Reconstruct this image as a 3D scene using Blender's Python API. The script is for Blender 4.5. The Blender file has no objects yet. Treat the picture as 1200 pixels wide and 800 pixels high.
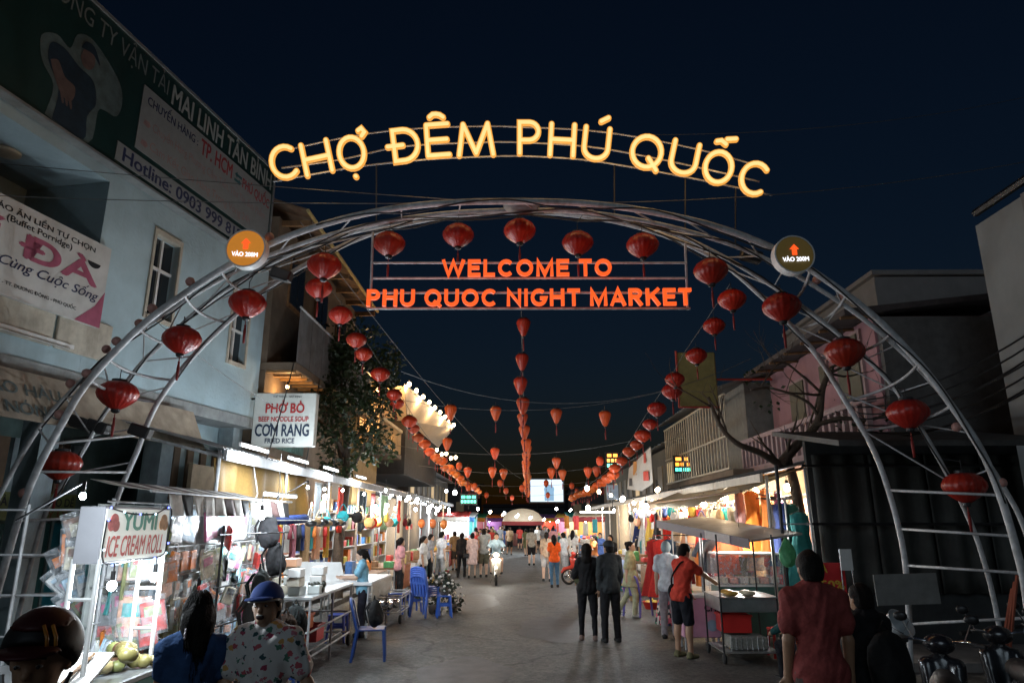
import bpy, bmesh, math, random
import numpy as np
from mathutils import Vector, Matrix, noise as mnoise
R = math.radians
random.seed(7)
sc = bpy.context.scene
col = sc.collection
# ------------------------------------------------------------------ camera
F, HC = 800.0, 2.05                      # focal length in photo pixels (1200 wide), eye height
PITCH = math.atan(210 / F); YAW = math.atan(11 / F * math.cos(PITCH))
cam_d = bpy.data.cameras.new('camera'); cam = bpy.data.objects.new('camera', cam_d); col.objects.link(cam)
cam_d.sensor_width = 36; cam_d.lens = 24; cam_d.clip_start = .05; cam_d.clip_end = 2000
cam.location = (0, 0, HC); cam.rotation_euler = (R(90) + PITCH, 0, YAW)
sc.camera = cam
# ------------------------------------------------------------------ dusk sky, faint afterglow
SUN_EL, SUN_AZ = R(22), R(196)           # last light from behind the camera
w = bpy.data.worlds.new('World'); sc.world = w; w.use_nodes = True
wn = w.node_tree.nodes; wl = w.node_tree.links
sky = wn.new('ShaderNodeTexSky'); sky.sky_type = 'NISHITA'; sky.sun_disc = False
sky.sun_elevation = R(.6); sky.sun_rotation = SUN_AZ; sky.ozone_density = 3.4; sky.dust_density = .1; sky.air_density = 1.0
bg = wn['Background']; bg.inputs['Strength'].default_value = .0175
wl.new(sky.outputs[0], bg.inputs['Color'])
sl = bpy.data.lights.new('dusk_sun', 'SUN'); sl.energy = .22; sl.angle = R(25); sl.color = (.70, .87, 1.0)
so = bpy.data.objects.new('dusk_sun', sl); col.objects.link(so)
so.rotation_euler = Vector((-math.sin(SUN_AZ) * math.cos(SUN_EL), -math.cos(SUN_AZ) * math.cos(SUN_EL), -math.sin(SUN_EL))).to_track_quat('-Z', 'Y').to_euler()
vs = sc.view_settings
vs.view_transform = 'Standard'; vs.look = 'None'; vs.exposure = 0.0; vs.gamma = 1.0; vs.use_curve_mapping = False
sc.cycles.use_denoising = True
sc.cycles.max_bounces = 5; sc.cycles.diffuse_bounces = 3; sc.cycles.glossy_bounces = 3; sc.cycles.transmission_bounces = 4
sc.cycles.caustics_reflective = False; sc.cycles.caustics_refractive = False
sc.cycles.sample_clamp_indirect = 4.0
# ------------------------------------------------------------------ layout helpers
def ray(px, py):
    u = (px - 600) / F; v = (400 - py) / F
    y = math.cos(PITCH) - v * math.sin(PITCH); z = math.sin(PITCH) + v * math.cos(PITCH)
    c, s = math.cos(YAW), math.sin(YAW)
    return Vector((u * c - y * s, u * s + y * c, z))
def A(px, py, Y):                         # where the line of sight meets the upright plane at distance Y
    r = ray(px, py); r = r * (Y / r.y); return Vector((r.x, Y, HC + r.z))
def AX(px, py, X):                        # ... the upright plane along the street at X
    r = ray(px, py); r = r * (X / r.x); return Vector((X, r.y, HC + r.z))
def G(px, py, h=0.):                      # ... the ground (or height h)
    r = ray(px, py); r = r * ((h - HC) / r.z); return Vector((r.x, r.y, h))
ORD = 'first second third fourth fifth sixth seventh eighth ninth tenth eleventh twelfth thirteenth fourteenth fifteenth sixteenth seventeenth eighteenth nineteenth twentieth twenty-first twenty-second twenty-third twenty-fourth twenty-fifth twenty-sixth twenty-seventh twenty-eighth twenty-ninth thirtieth thirty-first thirty-second thirty-third thirty-fourth thirty-fifth thirty-sixth'.split()
# ------------------------------------------------------------------ materials
MATS = {}
def mat(name, c, rough=.6, metal=0., var=.18, scale=6., bump=0., bscale=60., spec=.5, obj=False, trans=0., emit=0., ecol=None, dirt=0., dirtc=(.05, .045, .04), alpha=1., coat=0.):
    if name in MATS: return MATS[name]
    m = bpy.data.materials.new(name); m.use_nodes = True; MATS[name] = m
    n = m.node_tree.nodes; l = m.node_tree.links; b = n['Principled BSDF']
    tc = n.new('ShaderNodeTexCoord')
    nz = n.new('ShaderNodeTexNoise'); nz.inputs['Scale'].default_value = scale; nz.inputs['Detail'].default_value = 6; nz.inputs['Roughness'].default_value = .62
    l.new(tc.outputs['Object'], nz.inputs['Vector'])
    mr = n.new('ShaderNodeMapRange'); mr.inputs['From Min'].default_value = .3; mr.inputs['From Max'].default_value = .7
    mr.inputs['To Min'].default_value = 1 - var; mr.inputs['To Max'].default_value = 1 + var; l.new(nz.outputs['Fac'], mr.inputs['Value'])
    mul = n.new('ShaderNodeVectorMath'); mul.operation = 'SCALE'
    if obj:
        oi = n.new('ShaderNodeObjectInfo'); l.new(oi.outputs['Color'], mul.inputs[0])
    else:
        mul.inputs[0].default_value = c
    l.new(mr.outputs[0], mul.inputs['Scale']); out = mul.outputs['Vector']
    if dirt > 0:
        n2 = n.new('ShaderNodeTexNoise'); n2.inputs['Scale'].default_value = scale * .35; n2.inputs['Detail'].default_value = 8; n2.inputs['Roughness'].default_value = .7
        mp = n.new('ShaderNodeMapping'); mp.inputs['Scale'].default_value = (1, 1, .28); l.new(tc.outputs['Object'], mp.inputs['Vector']); l.new(mp.outputs[0], n2.inputs['Vector'])
        r2 = n.new('ShaderNodeMapRange'); r2.inputs['From Min'].default_value = .48; r2.inputs['From Max'].default_value = .72; r2.inputs['To Max'].default_value = dirt; l.new(n2.outputs['Fac'], r2.inputs['Value'])
        mx = n.new('ShaderNodeMix'); mx.data_type = 'RGBA'; l.new(r2.outputs[0], mx.inputs['Factor']); l.new(out, mx.inputs[6]); mx.inputs[7].default_value = (*dirtc, 1); out = mx.outputs[2]
    l.new(out, b.inputs['Base Color'])
    b.inputs['Roughness'].default_value = rough; b.inputs['Metallic'].default_value = metal; b.inputs['Specular IOR Level'].default_value = spec
    if coat: b.inputs['Coat Weight'].default_value = coat; b.inputs['Coat Roughness'].default_value = .15
    if trans: b.inputs['Transmission Weight'].default_value = trans
    if alpha < 1: b.inputs['Alpha'].default_value = alpha
    if bump:
        n3 = n.new('ShaderNodeTexNoise'); n3.inputs['Scale'].default_value = bscale; n3.inputs['Detail'].default_value = 4; l.new(tc.outputs['Object'], n3.inputs['Vector'])
        bp = n.new('ShaderNodeBump'); bp.inputs['Strength'].default_value = bump; bp.inputs['Distance'].default_value = .02; l.new(n3.outputs['Fac'], bp.inputs['Height']); l.new(bp.outputs[0], b.inputs['Normal'])
    if emit:
        b.inputs['Emission Color'].default_value = (*(ecol or c), 1); b.inputs['Emission Strength'].default_value = emit
    return m
def glow(name, c, s):                      # only for things that give off light
    return mat(name, (.05, .05, .05), emit=s, ecol=c)
def thin_cloth(name, c=None, t=.4, rough=.5, scale=30., obj=True, sheen=True):   # cloth or silk that lets light through
    if name in MATS: return MATS[name]
    m = bpy.data.materials.new(name); m.use_nodes = True; MATS[name] = m
    n = m.node_tree.nodes; l = m.node_tree.links; b = n['Principled BSDF']; o = n['Material Output']
    tc = n.new('ShaderNodeTexCoord'); nz = n.new('ShaderNodeTexNoise'); nz.inputs['Scale'].default_value = scale; nz.inputs['Detail'].default_value = 5; l.new(tc.outputs['Object'], nz.inputs['Vector'])
    mr = n.new('ShaderNodeMapRange'); mr.inputs['To Min'].default_value = .7; mr.inputs['To Max'].default_value = 1.3; l.new(nz.outputs['Fac'], mr.inputs['Value'])
    mul = n.new('ShaderNodeVectorMath'); mul.operation = 'SCALE'; l.new(mr.outputs[0], mul.inputs['Scale'])
    if obj: oi = n.new('ShaderNodeObjectInfo'); l.new(oi.outputs['Color'], mul.inputs[0])
    else: mul.inputs[0].default_value = c
    l.new(mul.outputs[0], b.inputs['Base Color']); b.inputs['Roughness'].default_value = rough
    tr = n.new('ShaderNodeBsdfTranslucent'); l.new(mul.outputs[0], tr.inputs['Color'])
    mx = n.new('ShaderNodeMixShader'); mx.inputs[0].default_value = t; l.new(b.outputs[0], mx.inputs[1]); l.new(tr.outputs[0], mx.inputs[2]); l.new(mx.outputs[0], o.inputs['Surface'])
    bp = n.new('ShaderNodeBump'); bp.inputs['Strength'].default_value = .35; bp.inputs['Distance'].default_value = .02; l.new(nz.outputs['Fac'], bp.inputs['Height']); l.new(bp.outputs[0], b.inputs['Normal'])
    return m
def clear_film(name, tint=(.9, .95, 1.), op=.16, rough=.12):                       # clear plastic sleeve or sheet
    if name in MATS: return MATS[name]
    m = bpy.data.materials.new(name); m.use_nodes = True; MATS[name] = m
    n = m.node_tree.nodes; l = m.node_tree.links; b = n['Principled BSDF']; o = n['Material Output']
    b.inputs['Base Color'].default_value = (*tint, 1); b.inputs['Roughness'].default_value = rough; b.inputs['Specular IOR Level'].default_value = .8
    t = n.new('ShaderNodeBsdfTransparent'); mx = n.new('ShaderNodeMixShader')
    tc = n.new('ShaderNodeTexCoord'); nz = n.new('ShaderNodeTexNoise'); nz.inputs['Scale'].default_value = 14; l.new(tc.outputs['Object'], nz.inputs['Vector'])
    mr = n.new('ShaderNodeMapRange'); mr.inputs['From Min'].default_value = .35; mr.inputs['From Max'].default_value = .7; mr.inputs['To Min'].default_value = op * .4; mr.inputs['To Max'].default_value = op * 2.2; l.new(nz.outputs['Fac'], mr.inputs['Value'])
    bp = n.new('ShaderNodeBump'); bp.inputs['Strength'].default_value = .6; bp.inputs['Distance'].default_value = .03; l.new(nz.outputs['Fac'], bp.inputs['Height']); l.new(bp.outputs[0], b.inputs['Normal'])
    l.new(mr.outputs[0], mx.inputs[0]); l.new(t.outputs[0], mx.inputs[1]); l.new(b.outputs[0], mx.inputs[2]); l.new(mx.outputs[0], o.inputs['Surface'])
    return m
STEEL = mat('painted_tube', (.45, .46, .47), .55, .1, .3, 9, dirt=.7, dirtc=(.16, .11, .08))
DARKM = mat('dark_metal', (.03, .03, .032), .45, .5)
BLACKP = mat('black_plastic', (.012, .012, .013), .4)
WHITE = mat('white_paint', (.7, .7, .68), .5, var=.08, dirt=.3, dirtc=(.35, .32, .28))
RUBBER = mat('rubber', (.012, .012, .012), .8)
CHROME = mat('chrome', (.75, .76, .78), .15, 1., .05)
CLOTH = mat('cloth', (.5, .5, .5), .85, obj=True, var=.26, scale=11, bump=1.0, bscale=15, spec=.2)
PLAST = mat('plastic', (.5, .5, .5), .38, obj=True, var=.08, scale=5)
PAPER = mat('printed_paper', (.5, .5, .5), .6, obj=True, var=.3, scale=22)
SKIN = mat('skin', (.5, .5, .5), .5, obj=True, var=.1, scale=18, spec=.35)
HAIR = mat('hair', (.010, .008, .007), .7, spec=.15, var=.4, scale=60, bump=.5, bscale=90)
HAIRB = mat('brown_hair', (.05, .022, .012), .7, spec=.2, var=.4, scale=60, bump=.5, bscale=90)
SILK = thin_cloth('lantern_silk', t=.16, rough=.3, scale=38)
FABRIC = thin_cloth('thin_fabric', t=.25, rough=.8, scale=24)
FILM = clear_film('clear_film')
GOLD = mat('gold_trim', (.45, .25, .06), .35, .7)
# ------------------------------------------------------------------ mesh building
class MB:
    def __init__(s): s.v = []; s.f = []; s.m = []; s.mi = 0
    def add(s, vs, fs):
        o = len(s.v); s.v += [tuple(q) for q in vs]; s.f += [tuple(i + o for i in f) for f in fs]; s.m += [s.mi] * len(fs); return s
    def box(s, c, d, rot=None, bev=0.):
        x, y, z = d[0] / 2, d[1] / 2, d[2] / 2; c = Vector(c)
        if bev > 0:
            b = min(bev, x * .9, y * .9, z * .9); pts = []
            bm = bmesh.new(); bmesh.ops.create_cube(bm, size=1); bmesh.ops.scale(bm, vec=d, verts=bm.verts); bmesh.ops.bevel(bm, geom=bm.edges[:], offset=b, segments=1, affect='EDGES')
            vs = [v.co.copy() for v in bm.verts]; bm.verts.index_update(); fs = [[v.index for v in f.verts] for f in bm.faces]; bm.free()
        else:
            vs = [Vector((a * x, b * y, e * z)) for a in (-1, 1) for b in (-1, 1) for e in (-1, 1)]
            fs = [(0, 1, 3, 2), (4, 6, 7, 5), (0, 4, 5, 1), (2, 3, 7, 6), (0, 2, 6, 4), (1, 5, 7, 3)]
        if rot is not None:
            if not isinstance(rot, Matrix): rot = Matrix.Rotation(rot, 3, 'Z')
            vs = [rot @ q for q in vs]
        return s.add([q + c for q in vs], fs)
    def tube(s, pts, r, seg=8, cap=True, flat=1.):
        pts = [Vector(q) for q in pts]; n = len(pts); rs = r if isinstance(r, (list, tuple)) else [r] * n
        o = len(s.v); fs = []; vs = []; pn = None
        for i, q in enumerate(pts):
            t = (pts[min(i + 1, n - 1)] - pts[max(i - 1, 0)])
            t = t.normalized() if t.length > 1e-9 else Vector((0, 0, 1))
            if pn is None: u = t.cross(Vector((0, 0, 1)) if abs(t.z) < .9 else Vector((0, 1, 0))).normalized()
            else: u = (pn - t * pn.dot(t)); u = u.normalized() if u.length > 1e-6 else t.orthogonal().normalized()
            pn = u; b = t.cross(u)
            for k in range(seg):
                a = 2 * math.pi * k / seg; vs.append(q + u * (math.cos(a) * rs[i]) + b * (math.sin(a) * rs[i] * flat))
        for i in range(n - 1):
            for k in range(seg):
                k2 = (k + 1) % seg; fs.append((i * seg + k, i * seg + k2, (i + 1) * seg + k2, (i + 1) * seg + k))
        if cap: fs += [tuple(range(seg - 1, -1, -1)), tuple((n - 1) * seg + k for k in range(seg))]
        return s.add(vs, fs)
    def lathe(s, prof, seg=20, c=(0, 0, 0), rib=0., axis=None, cap=True):
        c = Vector(c); vs = []; fs = []; n = len(prof)
        for (r, z) in prof:
            for k in range(seg):
                a = 2 * math.pi * k / seg; rr = r * (1 + (rib if k % 2 else 0)); q = Vector((rr * math.cos(a), rr * math.sin(a), z))
                vs.append((axis @ q if axis is not None else q) + c)
        for i in range(n - 1):
            for k in range(seg):
                k2 = (k + 1) % seg; fs.append((i * seg + k, i * seg + k2, (i + 1) * seg + k2, (i + 1) * seg + k))
        if cap: fs += [tuple(range(seg - 1, -1, -1)), tuple((n - 1) * seg + k for k in range(seg))]
        return s.add(vs, fs)
    def ball(s, c, r, seg=10, sc3=(1, 1, 1), rot=None):
        n = max(4, seg // 2); prof = []; vs = []; fs = []
        for i in range(1, n):
            a = math.pi * i / n
            for k in range(seg):
                b = 2 * math.pi * k / seg; vs.append(Vector((math.sin(a) * math.cos(b) * r * sc3[0], math.sin(a) * math.sin(b) * r * sc3[1], math.cos(a) * r * sc3[2])))
        t = len(vs); vs += [Vector((0, 0, r * sc3[2])), Vector((0, 0, -r * sc3[2]))]
        for i in range(n - 2):
            for k in range(seg): k2 = (k + 1) % seg; fs.append((i * seg + k, (i + 1) * seg + k, (i + 1) * seg + k2, i * seg + k2))
        for k in range(seg): k2 = (k + 1) % seg; fs.append((t, k, k2)); fs.append((t + 1, (n - 2) * seg + k2, (n - 2) * seg + k))
        if rot is not None: vs = [rot @ q for q in vs]
        return s.add([q + Vector(c) for q in vs], fs)
    def quad(s, a, b, c, d): return s.add([a, b, c, d], [(0, 1, 2, 3)])
    def prism(s, poly, off):                    # closed outline (list of vectors) extruded by the vector off
        n = len(poly); off = Vector(off); vs = [Vector(q) for q in poly] + [Vector(q) + off for q in poly]
        return s.add(vs, [tuple(range(n - 1, -1, -1)), tuple(range(n, 2 * n))] + [(i, (i + 1) % n, (i + 1) % n + n, i + n) for i in range(n)])
    def sheet(s, o, u, v, nu, nv, f, th=.0):     # o + u*a + v*b displaced by f(a,b) (a vector)
        o, u, v = Vector(o), Vector(u), Vector(v); vs = []
        for j in range(nv + 1):
            for i in range(nu + 1):
                a, b = i / nu, j / nv; vs.append(o + u * a + v * b + f(a, b))
        fs = [(j * (nu + 1) + i, j * (nu + 1) + i + 1, (j + 1) * (nu + 1) + i + 1, (j + 1) * (nu + 1) + i) for j in range(nv) for i in range(nu)]
        if th:
            nrm = u.cross(v).normalized() * th; m = len(vs); vs += [q + nrm for q in vs]; fs2 = [tuple(i + m for i in f_) for f_ in fs]
            fs = [f_[::-1] for f_ in fs] + fs2
            rim = [i for i in range(nu + 1)] + [j * (nu + 1) + nu for j in range(1, nv + 1)] + [nv * (nu + 1) + i for i in range(nu - 1, -1, -1)] + [j * (nu + 1) for j in range(nv - 1, 0, -1)]
            fs += [(rim[i], rim[(i + 1) % len(rim)], rim[(i + 1) % len(rim)] + m, rim[i] + m) for i in range(len(rim))]
        return s.add(vs, fs)
    def mesh(s, name, smooth=False):
        me = bpy.data.meshes.new(name); me.from_pydata(s.v, [], s.f)
        if any(s.m): me.polygons.foreach_set('material_index', s.m)
        if smooth: me.polygons.foreach_set('use_smooth', [True] * len(s.f))
        me.update(); return me
    def build(s, name, m, parent=None, smooth=False, color=None, world=False):
        return put(name, s.mesh(name, smooth), m, parent, color, world)
def put(name, me, m=None, parent=None, color=None, world=False):
    if m is not None and not me.materials:
        for q in (m if isinstance(m, (list, tuple)) else [m]): me.materials.append(q)
    o = bpy.data.objects.new(name, me); col.objects.link(o)
    if parent is not None:
        o.parent = parent
        if world: o.matrix_parent_inverse = base_matrix(parent).inverted()
    if color is not None: o.color = (*color, 1)
    return o
def base_matrix(o):
    m = Matrix.LocRotScale(o.location, o.rotation_euler, o.scale)
    return base_matrix(o.parent) @ o.matrix_parent_inverse @ m if o.parent else m
def tag(o, label, cat, group=None):
    o['label'] = label; o['category'] = cat
    if group: o['group'] = group
    return o
def thing(name, label, cat, loc=(0, 0, 0), rz=0., group=None, scale=1.):
    o = bpy.data.objects.new(name, None); col.objects.link(o); o.empty_display_size = .2
    o.location = loc; o.rotation_euler = (0, 0, rz); o.scale = (scale,) * 3
    return tag(o, label, cat, group)
def structure(o): o['kind'] = 'structure'; return o
def dup(root, loc=None, rz=None, label=None, color=None, group=None, scale=None):
    r = root.copy(); col.objects.link(r)
    if loc is not None: r.location = loc
    if rz is not None: r.rotation_euler = (0, 0, rz)
    if scale is not None: r.scale = (scale,) * 3
    if label: r['label'] = label
    if group: r['group'] = group
    for ch in kids(root):
        c = ch.copy(); col.objects.link(c); c.parent = r
        if color is not None: c.color = (*color, 1)
        for g in kids(ch):
            d = g.copy(); col.objects.link(d); d.parent = c
            if color is not None: d.color = (*color, 1)
    return r
KIDS = {}
def kids(o): return [c for c in bpy.data.objects if c.parent == o] if o.name not in KIDS else KIDS[o.name]
def freeze(o):                              # remember a prototype's parts so that copying it is quick
    for c in [o] + kids(o): KIDS[c.name] = [k for k in bpy.data.objects if k.parent == c]
    return o
TXT = {}
def text_mesh(s, size=1., ext=.0, bold=0., slant=0., align='LEFT', spacing=1.):
    cu = bpy.data.curves.new('lettering', 'FONT'); cu.body = s; cu.size = size; cu.extrude = ext; cu.offset = min(bold, .012); cu.shear = slant; cu.align_x = align; cu.resolution_u = 3; cu.space_character = spacing
    o = bpy.data.objects.new('lettering', cu); col.objects.link(o)
    dg = bpy.context.evaluated_depsgraph_get(); me = bpy.data.meshes.new_from_object(o.evaluated_get(dg)); bpy.data.objects.remove(o); bpy.data.curves.remove(cu)
    me.materials.clear(); return me
def text(s, name, m, parent, o, u, v, width, height=None, ext=.004, bold=0., slant=0., color=None, world=True):
    """lettering laid on the plane spanned by unit vectors u (reading direction) and v (up), lower left corner at o"""
    HORN = {'Ơ': ('O', 'h'), 'Ở': ('O', 'hk'), 'Ợ': ('O', 'hd'), 'ơ': ('o', 'h'), 'ợ': ('o', 'hd'), 'Ư': ('U', 'h'), 'ư': ('u', 'h')}; marks = []   # the font's horned letters fill in: draw horn, hook and dot apart
    for i, c in enumerate(s):
        if c in HORN:
            q = text_mesh(''.join(HORN.get(x, (x,))[0] for x in s[:i + 1]), 1., 0., 0., slant); xs = [v.co.x for v in q.vertices]; q2 = text_mesh(HORN[c][0], 1.); w_ = max(v.co.x for v in q2.vertices); y_ = max(v.co.y for v in q2.vertices); x_ = max(xs); bpy.data.meshes.remove(q); bpy.data.meshes.remove(q2)
            if 'h' in HORN[c][1]: marks.append([(x_ - .1, y_ - .1), (x_ + .0, y_ - .06), (x_ + .03, y_ + .07), (x_ + .1, y_ + .07), (x_ + .07, y_ - .11), (x_ - .04, y_ - .17)])
            if 'k' in HORN[c][1]: marks.append([(x_ - w_ * .55, y_ + .06), (x_ - w_ * .45, y_ + .06), (x_ - w_ * .3, y_ + .2), (x_ - w_ * .45, y_ + .26), (x_ - w_ * .6, y_ + .22), (x_ - w_ * .45, y_ + .18)])
            if 'd' in HORN[c][1]: marks.append([(x_ - w_ * .55, -.18), (x_ - w_ * .42, -.18), (x_ - w_ * .42, -.08), (x_ - w_ * .55, -.08)])
    me = text_mesh(''.join(HORN.get(x, (x,))[0] for x in s), 1., 0., 0., slant)
    if marks:
        vs = [tuple(v.co) for v in me.vertices]; fs = [tuple(p.vertices) for p in me.polygons]
        for mk in marks: o_ = len(vs); vs += [(a, b, 0) for a, b in mk]; fs.append(tuple(range(o_, o_ + len(mk))))
        me = bpy.data.meshes.new(name); me.from_pydata(vs, [], fs)
    n = len(me.vertices); co = np.empty(n * 3); me.vertices.foreach_get('co', co); co = co.reshape(-1, 3)
    if n == 0: return None
    x0, x1 = co[:, 0].min(), co[:, 0].max(); y0, y1 = co[:, 1].min(), co[:, 1].max()
    sx = width / (x1 - x0); sy = (height / (y1 - y0)) if height else sx
    u, v, o = Vector(u).normalized(), Vector(v).normalized(), Vector(o); nn = u.cross(v)
    P = np.array(o)[None] + (co[:, :1] - x0) * sx * np.array(u)[None] + (co[:, 1:2] - y0) * sy * np.array(v)[None] + np.array(nn)[None] * ext
    me.vertices.foreach_set('co', P.ravel()); me.update()
    if bold > .005:                          # heavier weight: the same outlines laid over each other, a hair apart
        base = [tuple(q) for q in P]; fs = [tuple(p.vertices) for p in me.polygons]; vs, ff = [], []; ud, vd, nd = np.array(u), np.array(v), np.array(nn)
        for k, (dx, dy) in enumerate(((-1, 0), (1, 0), (0, .7), (0, -.7))):
            o_ = len(vs); d_ = ud * dx * bold * .8 * min(sx, sy * 1.2) + vd * dy * bold * .8 * sy + nd * .0006 * k; vs += [tuple(np.array(q) + d_) for q in base]; ff += [tuple(i + o_ for i in f) for f in fs]
        me = bpy.data.meshes.new(name); me.from_pydata(vs, [], ff); me.update()
    return put(name, me, m, parent, color, world)
def crom(pts, n=6):                         # smooth curve through points
    pts = [Vector(q) for q in pts]; out = []
    for i in range(len(pts) - 1):
        p0, p1, p2, p3 = pts[max(i - 1, 0)], pts[i], pts[i + 1], pts[min(i + 2, len(pts) - 1)]
        for k in range(n):
            t = k / n; out.append(.5 * ((2 * p1) + (p2 - p0) * t + (2 * p0 - 5 * p1 + 4 * p2 - p3) * t * t + (3 * p1 - p0 - 3 * p2 + p3) * t ** 3))
    out.append(pts[-1]); return out
def sag(a, b, d, n=14):
    a, b = Vector(a), Vector(b); return [a.lerp(b, i / n) - Vector((0, 0, 4 * d * (i / n) * (1 - i / n))) for i in range(n + 1)]

def ribbon(mb, pts, hw, f, d0, d1):          # flat bar stroke of half width hw along 2-D points, mapped to space by f(x, y, depth)
    P = []
    for q in pts:
        if not P or np.linalg.norm(P[-1] - np.array(q, float)) > 1e-6: P.append(np.array(q, float))
    n = len(P); closed = np.allclose(P[0], P[-1]) and n > 3; Lf, Rt = [], []
    for i in range(n):
        a = P[i - 1] if i > 0 else (P[-2] if closed else None); b = P[i + 1] if i < n - 1 else (P[1] if closed else None)
        ts = [t / np.linalg.norm(t) for t in ((P[i] - a) if a is not None else None, (b - P[i]) if b is not None else None) if t is not None]
        ns = [np.array((-t[1], t[0])) for t in ts]; m = sum(ns); m /= np.linalg.norm(m); k = hw / max(.45, m @ ns[0]); Lf.append(P[i] + m * k); Rt.append(P[i] - m * k)
    vs = [f(q[0], q[1], d) for d in (d0, d1) for q in Lf + Rt]; fs = []
    for i in range(n - 1):
        a, b, c, d = i, i + 1, n + i + 1, n + i; o = 2 * n
        fs += [(a, b, c, d), (d + o, c + o, b + o, a + o), (a, a + o, b + o, b), (c, c + o, d + o, d)]
    if not closed: fs += [(0, n, n + 2 * n, 2 * n), (n - 1, 3 * n - 1, 4 * n - 1, 2 * n - 1)]
    mb.add(vs, fs)
# ------------------------------------------------------------------ smooth solids: round cones and ellipsoids blended and skinned
def V(*a): return np.array(a, dtype=np.float64)
def solid(prims, res, cuts=(), wr=0., seed=0.):
    lo = np.full(3, 1e9); hi = np.full(3, -1e9)
    for q in prims:
        if q[0] == 'c': r = max(q[3], q[4]); b0 = np.minimum(q[1], q[2]) - r; b1 = np.maximum(q[1], q[2]) + r
        else: r = max(q[2]); b0 = q[1] - r; b1 = q[1] + r
        lo = np.minimum(lo, b0); hi = np.maximum(hi, b1)
    lo -= 3 * res + .01; hi += 3 * res + .01
    n = np.ceil((hi - lo) / res).astype(int) + 1
    ax = [lo[i] + res * np.arange(n[i]) for i in range(3)]
    f = np.full(n, .15, dtype=np.float32)
    for q in prims:
        k = q[5] if q[0] == 'c' else q[4]
        pad = k + 4 * res + .02
        if q[0] == 'c': r = max(q[3], q[4]); b0 = np.minimum(q[1], q[2]) - r - pad; b1 = np.maximum(q[1], q[2]) + r + pad
        else: r = max(q[2]); b0 = q[1] - r - pad; b1 = q[1] + r + pad
        i0 = np.clip(((b0 - lo) / res).astype(int), 0, n - 1); i1 = np.clip(((b1 - lo) / res).astype(int) + 2, 1, n)
        X = ax[0][i0[0]:i1[0], None, None]; Y = ax[1][None, i0[1]:i1[1], None]; Z = ax[2][None, None, i0[2]:i1[2]]
        if q[0] == 'c':
            a, b = q[1], q[2]; ba = b - a; L = max(ba @ ba, 1e-9)
            px, py, pz = X - a[0], Y - a[1], Z - a[2]
            h = np.clip((px * ba[0] + py * ba[1] + pz * ba[2]) / L, 0, 1)
            d = np.sqrt((px - h * ba[0]) ** 2 + (py - h * ba[1]) ** 2 + (pz - h * ba[2]) ** 2) - (q[3] + (q[4] - q[3]) * h)
        else:
            c, r3, M = q[1], q[2], q[3]; px, py, pz = X - c[0], Y - c[1], Z - c[2]
            if M is not None: px, py, pz = M[0, 0] * px + M[1, 0] * py + M[2, 0] * pz, M[0, 1] * px + M[1, 1] * py + M[2, 1] * pz, M[0, 2] * px + M[1, 2] * py + M[2, 2] * pz
            k0 = np.sqrt((px / r3[0]) ** 2 + (py / r3[1]) ** 2 + (pz / r3[2]) ** 2); k1 = np.sqrt((px / r3[0] ** 2) ** 2 + (py / r3[1] ** 2) ** 2 + (pz / r3[2] ** 2) ** 2) + 1e-6
            d = k0 * (k0 - 1) / k1
        s = f[i0[0]:i1[0], i0[1]:i1[1], i0[2]:i1[2]]
        h = np.clip(.5 + .5 * (d - s) / k, 0, 1)
        f[i0[0]:i1[0], i0[1]:i1[1], i0[2]:i1[2]] = d * (1 - h) + s * h - k * h * (1 - h)
    X = ax[0][:, None, None]; Y = ax[1][None, :, None]; Z = ax[2][None, None, :]
    if wr: f += (wr * (np.sin(23 * Z + 9 * np.sin(11 * X + seed) + 7 * np.sin(9 * Y + 2 * seed)) * np.sin(13 * X + 17 * Y + 6 * Z + seed) + .5 * np.sin(41 * X + 29 * Z + seed * 3) * np.sin(37 * Y - 19 * Z))).astype(np.float32)
    for (p0, nn) in cuts: f = np.maximum(f, (X - p0[0]) * nn[0] + (Y - p0[1]) * nn[1] + (Z - p0[2]) * nn[2])
    f[0] = f[-1] = .1; f[:, 0] = f[:, -1] = .1; f[:, :, 0] = f[:, :, -1] = .1
    ins = f < 0
    c8 = [f[i:n[0] - 1 + i, j:n[1] - 1 + j, k:n[2] - 1 + k] for i in (0, 1) for j in (0, 1) for k in (0, 1)]
    cnt = sum((c < 0).astype(np.int8) for c in c8); act = (cnt > 0) & (cnt < 8)
    idx = np.full(act.shape, -1, dtype=np.int64); m = int(act.sum())
    if m == 0: return None
    idx[act] = np.arange(m); ii = np.argwhere(act)
    v8 = np.stack([c[act] for c in c8], 1).reshape(-1, 2, 2, 2)
    g = np.stack([(v8[:, 1] - v8[:, 0]).mean((1, 2)), (v8[:, :, 1] - v8[:, :, 0]).mean((1, 2)), (v8[:, :, :, 1] - v8[:, :, :, 0]).mean((1, 2))], 1)
    off = -v8.mean((1, 2, 3))[:, None] * g / ((g ** 2).sum(1)[:, None] + 1e-12)
    P = lo + res * (ii + .5 + np.clip(off, -.6, .6))
    faces = []
    for axis in range(3):
        a = [slice(None)] * 3; b = [slice(None)] * 3; a[axis] = slice(0, -1); b[axis] = slice(1, None)
        s0 = ins[tuple(a)]; s1 = ins[tuple(b)]; e = np.argwhere(s0 != s1)
        u, w_ = [(1, 2), (2, 0), (0, 1)][axis]
        q = []
        for (du, dw) in ((-1, -1), (0, -1), (0, 0), (-1, 0)):
            t = e.copy(); t[:, u] += du; t[:, w_] += dw; q.append(idx[t[:, 0], t[:, 1], t[:, 2]])
        q = np.stack(q, 1); fl = s0[e[:, 0], e[:, 1], e[:, 2]]
        q[~fl] = q[~fl][:, ::-1]; faces.append(q)
    fc = np.concatenate(faces); fc = fc[(fc >= 0).all(1)]
    return P, fc
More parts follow.
